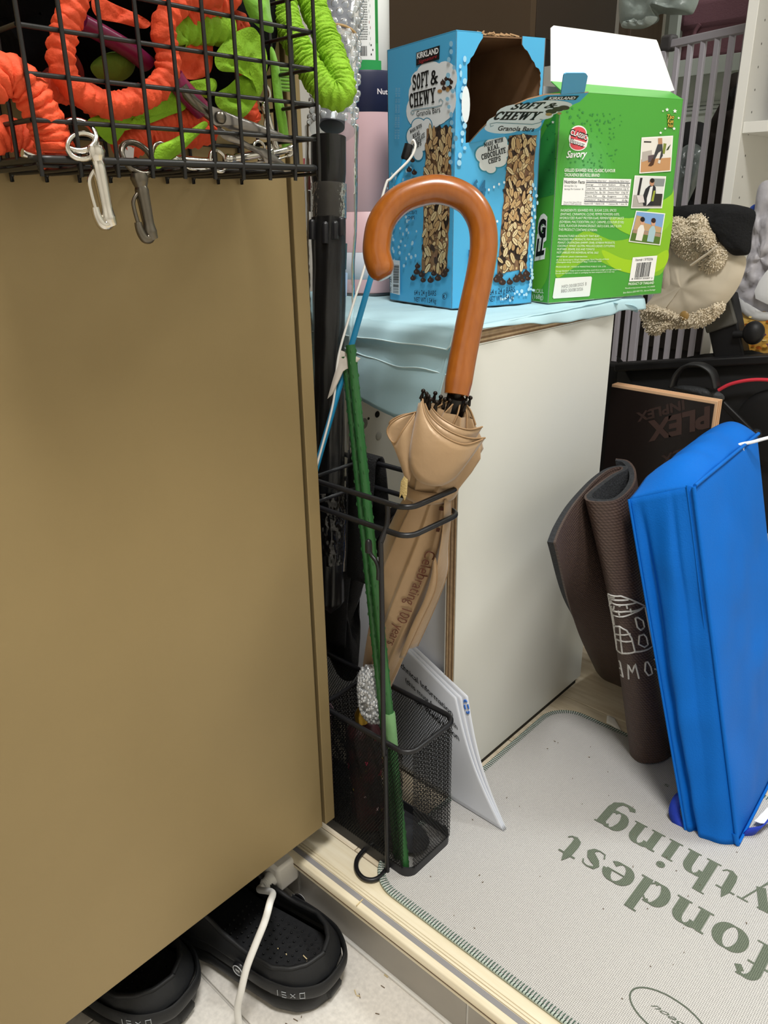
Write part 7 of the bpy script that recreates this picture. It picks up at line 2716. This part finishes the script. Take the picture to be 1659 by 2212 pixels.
def flat(label, pts, X, mat, th=.0035, wob=.004, seed=0, name='cloth_strip', tilt=(.9, -.2, .2)):
    P = smoothpath([bpx(x, y, X) for x, y in pts], 5, True)
    o = MB().pillow(P, th, tilt, rings=7, wob=wob, seed=seed, back=.5).build(name, mat, None, ang=80)
    return tag(o, label, 'cloth')
flat('flat orange cloth strip across the top of the basket', [(205, -10), (250, 10), (300, 32), (325, 50), (310, 62), (260, 50), (215, 40), (198, 15)], XF-.018, m_or, .0018, .006, seed=1)
flat('flat dull orange cloth piece in the middle of the basket', [(390, 100), (425, 88), (455, 82), (460, 120), (452, 160), (410, 172), (385, 150)], XF-.016, m_or, .0018, .008, seed=2)
flat('lime cloth ribbon sweeping across the bottom front of the basket', [(188, 262), (215, 248), (260, 240), (310, 228), (350, 205), (375, 190), (402, 232), (365, 250), (320, 268), (280, 280), (262, 286), (250, 310), (232, 308), (205, 282)], XF-.010, m_lm, .0022, .006, seed=3)
flat('small lime ribbon tail hanging through the basket floor', [(332, 358), (338, 318), (370, 302), (410, 280), (440, 262), (448, 272), (420, 300), (390, 330), (360, 350), (345, 364)], XF+.000, m_lm, .0028, seed=4)
flat('large lime leaf shaped cloth at the right of the basket, its point up', [(520, 64), (548, 60), (568, 90), (578, 130), (572, 172), (556, 205), (548, 178), (516, 158), (474, 152), (464, 122), (488, 86)], XF-.008, m_lm, .0022, .010, seed=5)
flat('lime cloth lobe below the leaf shaped piece', [(466, 204), (492, 186), (522, 162), (552, 172), (568, 190), (552, 222), (528, 252), (502, 248), (470, 230)], XF-.014, m_lm, .0022, .010, seed=6)
flat('narrow lime cloth fold crossing left of the leaf shaped piece', [(405, 180), (430, 172), (462, 170), (468, 190), (450, 212), (425, 200)], XF-.014, m_lm, .003, seed=7)
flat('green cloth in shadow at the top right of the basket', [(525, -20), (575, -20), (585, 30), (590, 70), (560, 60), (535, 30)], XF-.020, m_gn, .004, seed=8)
flat('long green strip hanging down inside the right end of the basket', [(583, 108), (594, 112), (604, 160), (612, 230), (622, 290), (626, 325), (612, 325), (600, 270), (590, 200)], XF-.028, m_gn, .003, .002, seed=9)
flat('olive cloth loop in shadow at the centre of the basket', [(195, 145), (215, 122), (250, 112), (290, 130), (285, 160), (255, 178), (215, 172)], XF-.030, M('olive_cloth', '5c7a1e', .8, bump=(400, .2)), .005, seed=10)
for i in range(1):
    o = MB()
    for k2 in range(7):
        y = 148+k2*7.5
        o.tube([bpx(602, y, XF-.030), bpx(634, y+3, XF-.030)], .0010, 6)
    tag(o.build('mesh_comb', m_gn), 'small green ribbed net piece at the right end of the basket', 'net')
# dark contents filling the rear
mb = MB()
P = smoothpath([bpx(x, y, BXB+.014) for x, y in ((70, -40), (300, -60), (560, -40), (600, 60), (560, 180), (420, 250), (250, 270), (60, 250), (40, 100))], 5, True)
tag(MB().pillow(P, .012, (1, 0, 0), wob=.008, seed=13, back=.4).build('dark_pouch', M('black_pouch', '050506', .9, spec=.1, bump=(200, .4))), 'black cloth pouch filling the rear of the basket', 'pouch')
tag(MB().tube(smoothpath([bpx(x, y, BXB+.028) for x, y in ((-10, 20), (40, 10), (75, 40), (60, 90), (20, 110))], 5), .016, 14).build('black_strap_coil', M('black_pouch', '050506', .85)), 'dark coiled strap in the upper left of the basket', 'strap')
P = smoothpath([(BXB+.005, BY0+.004, .853), (BXF-.016, BY0+.004, .853), (BXF-.014, (BY0+BY1)/2, .853), (BXF-.016, BY1-.03, .853), (BXB+.02, BY1-.02, .853), (BXB+.005, (BY0+BY1)/2, .853)], 6, True)  # out-of-view cloth added on top of the pile to darken the basket inside
tag(MB().pillow(P, .014, (0, 0, 1), wob=.006, seed=17, back=.7).build('shade_cloth', M('black_pouch', '050506', .9, spec=.1)), 'unseen black cloth added over the top of the basket to shade its contents', 'cloth')
# shears with plum handles
sh_ = thing('shears', 'worn steel shears with plum handles, points towards the lower right of the basket', 'shears', tuple(bpx(470, 250, XF)))
def blade(pts, X, name, mat, th=.0022):
    P = [bpx(x, y, X) for x, y in pts]
    return MB().pillow(smoothpath(P, 3, True), th, (1, -.25, .3), rings=4, back=.8).build(name, mat, sh_, ang=50)
blade([(455, 232), (470, 234), (500, 246), (560, 268), (612, 290), (636, 305), (628, 308), (580, 303), (520, 290), (480, 272), (462, 268)], XF+.004, 'blade', m_st)
blade([(470, 275), (500, 288), (540, 312), (575, 322), (600, 340), (630, 365), (640, 372), (618, 372), (580, 358), (560, 335), (520, 315), (480, 298)], XF-.002, 'blade', m_st)
MB().tube(smoothpath([bpx(x, y, XF-.004) for x, y in ((478, 268), (450, 245), (425, 225), (405, 205), (392, 185))], 5), [.0035]*21, 12).build('tang', m_dk, sh_)
MB().tube(smoothpath([bpx(x, y, XF-.007) for x, y in ((438, 240), (415, 215), (390, 188), (375, 165))], 5), .0060, 14).build('handle', m_pu, sh_)
MB().tube(smoothpath([bpx(x, y, XF-.020) for x, y in ((320, 140), (285, 112), (250, 90), (215, 70), (175, 48))], 5), .0075, 14, flat=.6).build('handle', M('plum_handle', '6d1640', .35), sh_)
MB().lathe([(.0001, .0015), (.003, .0012), (.0038, 0)], 16, bpx(478, 254, XF+.0062), (1, 0, 0)).build('pivot', m_dk, sh_)
# snap hooks
def snap(label, pts, X, mat, scale=1.0, group='snap hooks', gate_side=1, tilt=0):
    """swivel snap hook: eye, swivel, body, hooked nose, spring gate. pts: eye, swivel, body mid, nose"""
    e, s_, b_, n_ = [bpx(x, y, X+dx) for (x, y, dx) in pts]
    o = thing('snap_hook', label, 'hook', tuple(s_), group)
    ax_ = (n_-s_).normalized()
    sd = ax_.cross(Vector((1, 0, 0))).normalized()*gate_side
    r = .0022*scale
    ed = (e-s_).normalized()
    es = ed.cross(Vector((1, 0, .2))).normalized()
    ec = s_+ed*.0075*scale
    MB().tube([ec+ed*(.0062*scale*cos(a_))+es*(.0068*scale*sin(a_)) for a_ in [2*pi*i/28 for i in range(28)]], .0012*scale, 8, closed=True).build('eye_ring', mat, o)
    MB().lathe([(.001, -.002), (.0030*scale, -.0015), (.0036*scale, .001), (.0030*scale, .004), (.0024*scale, .006)], 18, s_, ax_).build('swivel', mat, o)
    L_ = (n_-s_).length
    mb = MB()
    body = [s_+ax_*.004, s_+ax_*L_*.25, s_+ax_*L_*.55, s_+ax_*L_*.85, n_, n_+ax_*.003*scale-sd*.001]
    mb.tube(smoothpath(body, 5), [r*interp(i/25, ((0, .8), (.2, 1.25), (.6, 1.05), (.8, 1.3), (1, 1.0))) for i in range(26)], 10, flat=1.1)
    mb.build('body', mat, o)
    hk_ = [n_-ax_*.002, n_+ax_*.0022*scale+sd*.0008*scale, n_+ax_*.0022*scale+sd*.0030*scale, n_-ax_*.0008*scale+sd*.0044*scale, n_-ax_*.0040*scale+sd*.0046*scale]
    MB().tube(smoothpath(hk_, 5), [r*(1.15-.025*i) for i in range(21)], 10).build('nose', mat, o)
    gt2 = [n_-ax_*.004*scale+sd*.0046*scale, s_+ax_*L_*.62+sd*.0050*scale, s_+ax_*L_*.42+sd*.0046*scale, s_+ax_*L_*.26+sd*.001*scale]
    MB().tube(smoothpath(gt2, 5), .0008*scale, 8).build('spring_gate', mat, o)
    return o
XO = BXF+.006
snap('bright chrome snap hook hanging below the basket at the left', [(176, 300, -.006), (205, 322, -.001), (222, 400, .0), (234, 470, .0)], XO, m_cr, 1.45, gate_side=1)
snap('dark steel snap hook hanging below the basket, right of the chrome one', [(298, 352, -.004), (300, 380, -.001), (315, 440, 0), (324, 500, 0)], XO-.004, m_dk, 1.45, gate_side=1)
MB_ring = MB().tube([bpx(178+33*cos(a_), 316+28*sin(a_), BXF+.003+.002*sin(a_)) for a_ in [2*pi*i/36 for i in range(36)]], .0014, 8, closed=True).build('split_ring', m_cr)
tag(MB_ring, 'large chrome ring through the basket front above the left snap hook', 'ring')
snap('chrome snap hook lying along the basket floor near the shears', [(470, 348, 0), (490, 345, 0), (540, 340, 0), (580, 330, 0)], XF-.004, m_cr, .95)
snap('chrome snap hook lying flat at the right end of the basket floor', [(555, 320, 0), (575, 335, 0), (600, 330, 0), (625, 322, 0)], XF-.012, m_cr, .85)
snap('chrome snap hook standing on end behind the shears at the right', [(568, 205, 0), (570, 225, 0), (580, 270, 0), (596, 320, 0)], XF-.016, m_cr, .9)
snap('chrome snap hook lying on the floor of the basket in the middle', [(330, 322, 0), (370, 345, 0), (420, 348, 0), (455, 350, 0)], XF-.006, m_cr, .95)
card_ = [bpx(x, y, XF-.012) for x, y in ((258, 312), (290, 318), (288, 350), (256, 346))]
tag(MB().add(card_+[p-Vector((.001, 0, 0)) for p in card_], [(0, 1, 2, 3), (7, 6, 5, 4)]+[(i, (i+1) % 4, 4+(i+1) % 4, 4+i) for i in range(4)]).build('white_tag', M('tag_white', 'dcdadc', .5), None, smooth=False), 'small white tag inside the basket between the two hanging hooks', 'tag')
for i, (a_, b_) in enumerate((((48, 330), (88, 342)), ((95, 338), (190, 345)))):
    o = MB().tube([bpx(a_[0], a_[1], XF-.010*i), bpx(b_[0], b_[1], XF-.010*i)], .0022, 10).build('metal_rod', m_cr)
    tag(o, ('short thick chrome rod on the basket floor at the left', 'longer thin chrome rod on the basket floor left of the ring')[i], 'rod')
# lime strap draped over the outside of the corner
P = [D(*q) for q in ((600, -60, .575), (612, 10, .572), (630, 70, .570), (660, 130, .570), (690, 180, .570), (714, 205, .571), (735, 205, .573), (738, 180, .576), (722, 130, .580), (700, 70, .584), (675, 10, .588), (655, -60, .590))]
tag(ruched(P, .0096, .0030, .17, 15).build('ruched_strap', m_lm, None, ang=80), 'lime green ruched strap draped in a loop outside the right corner of the basket', 'strap')
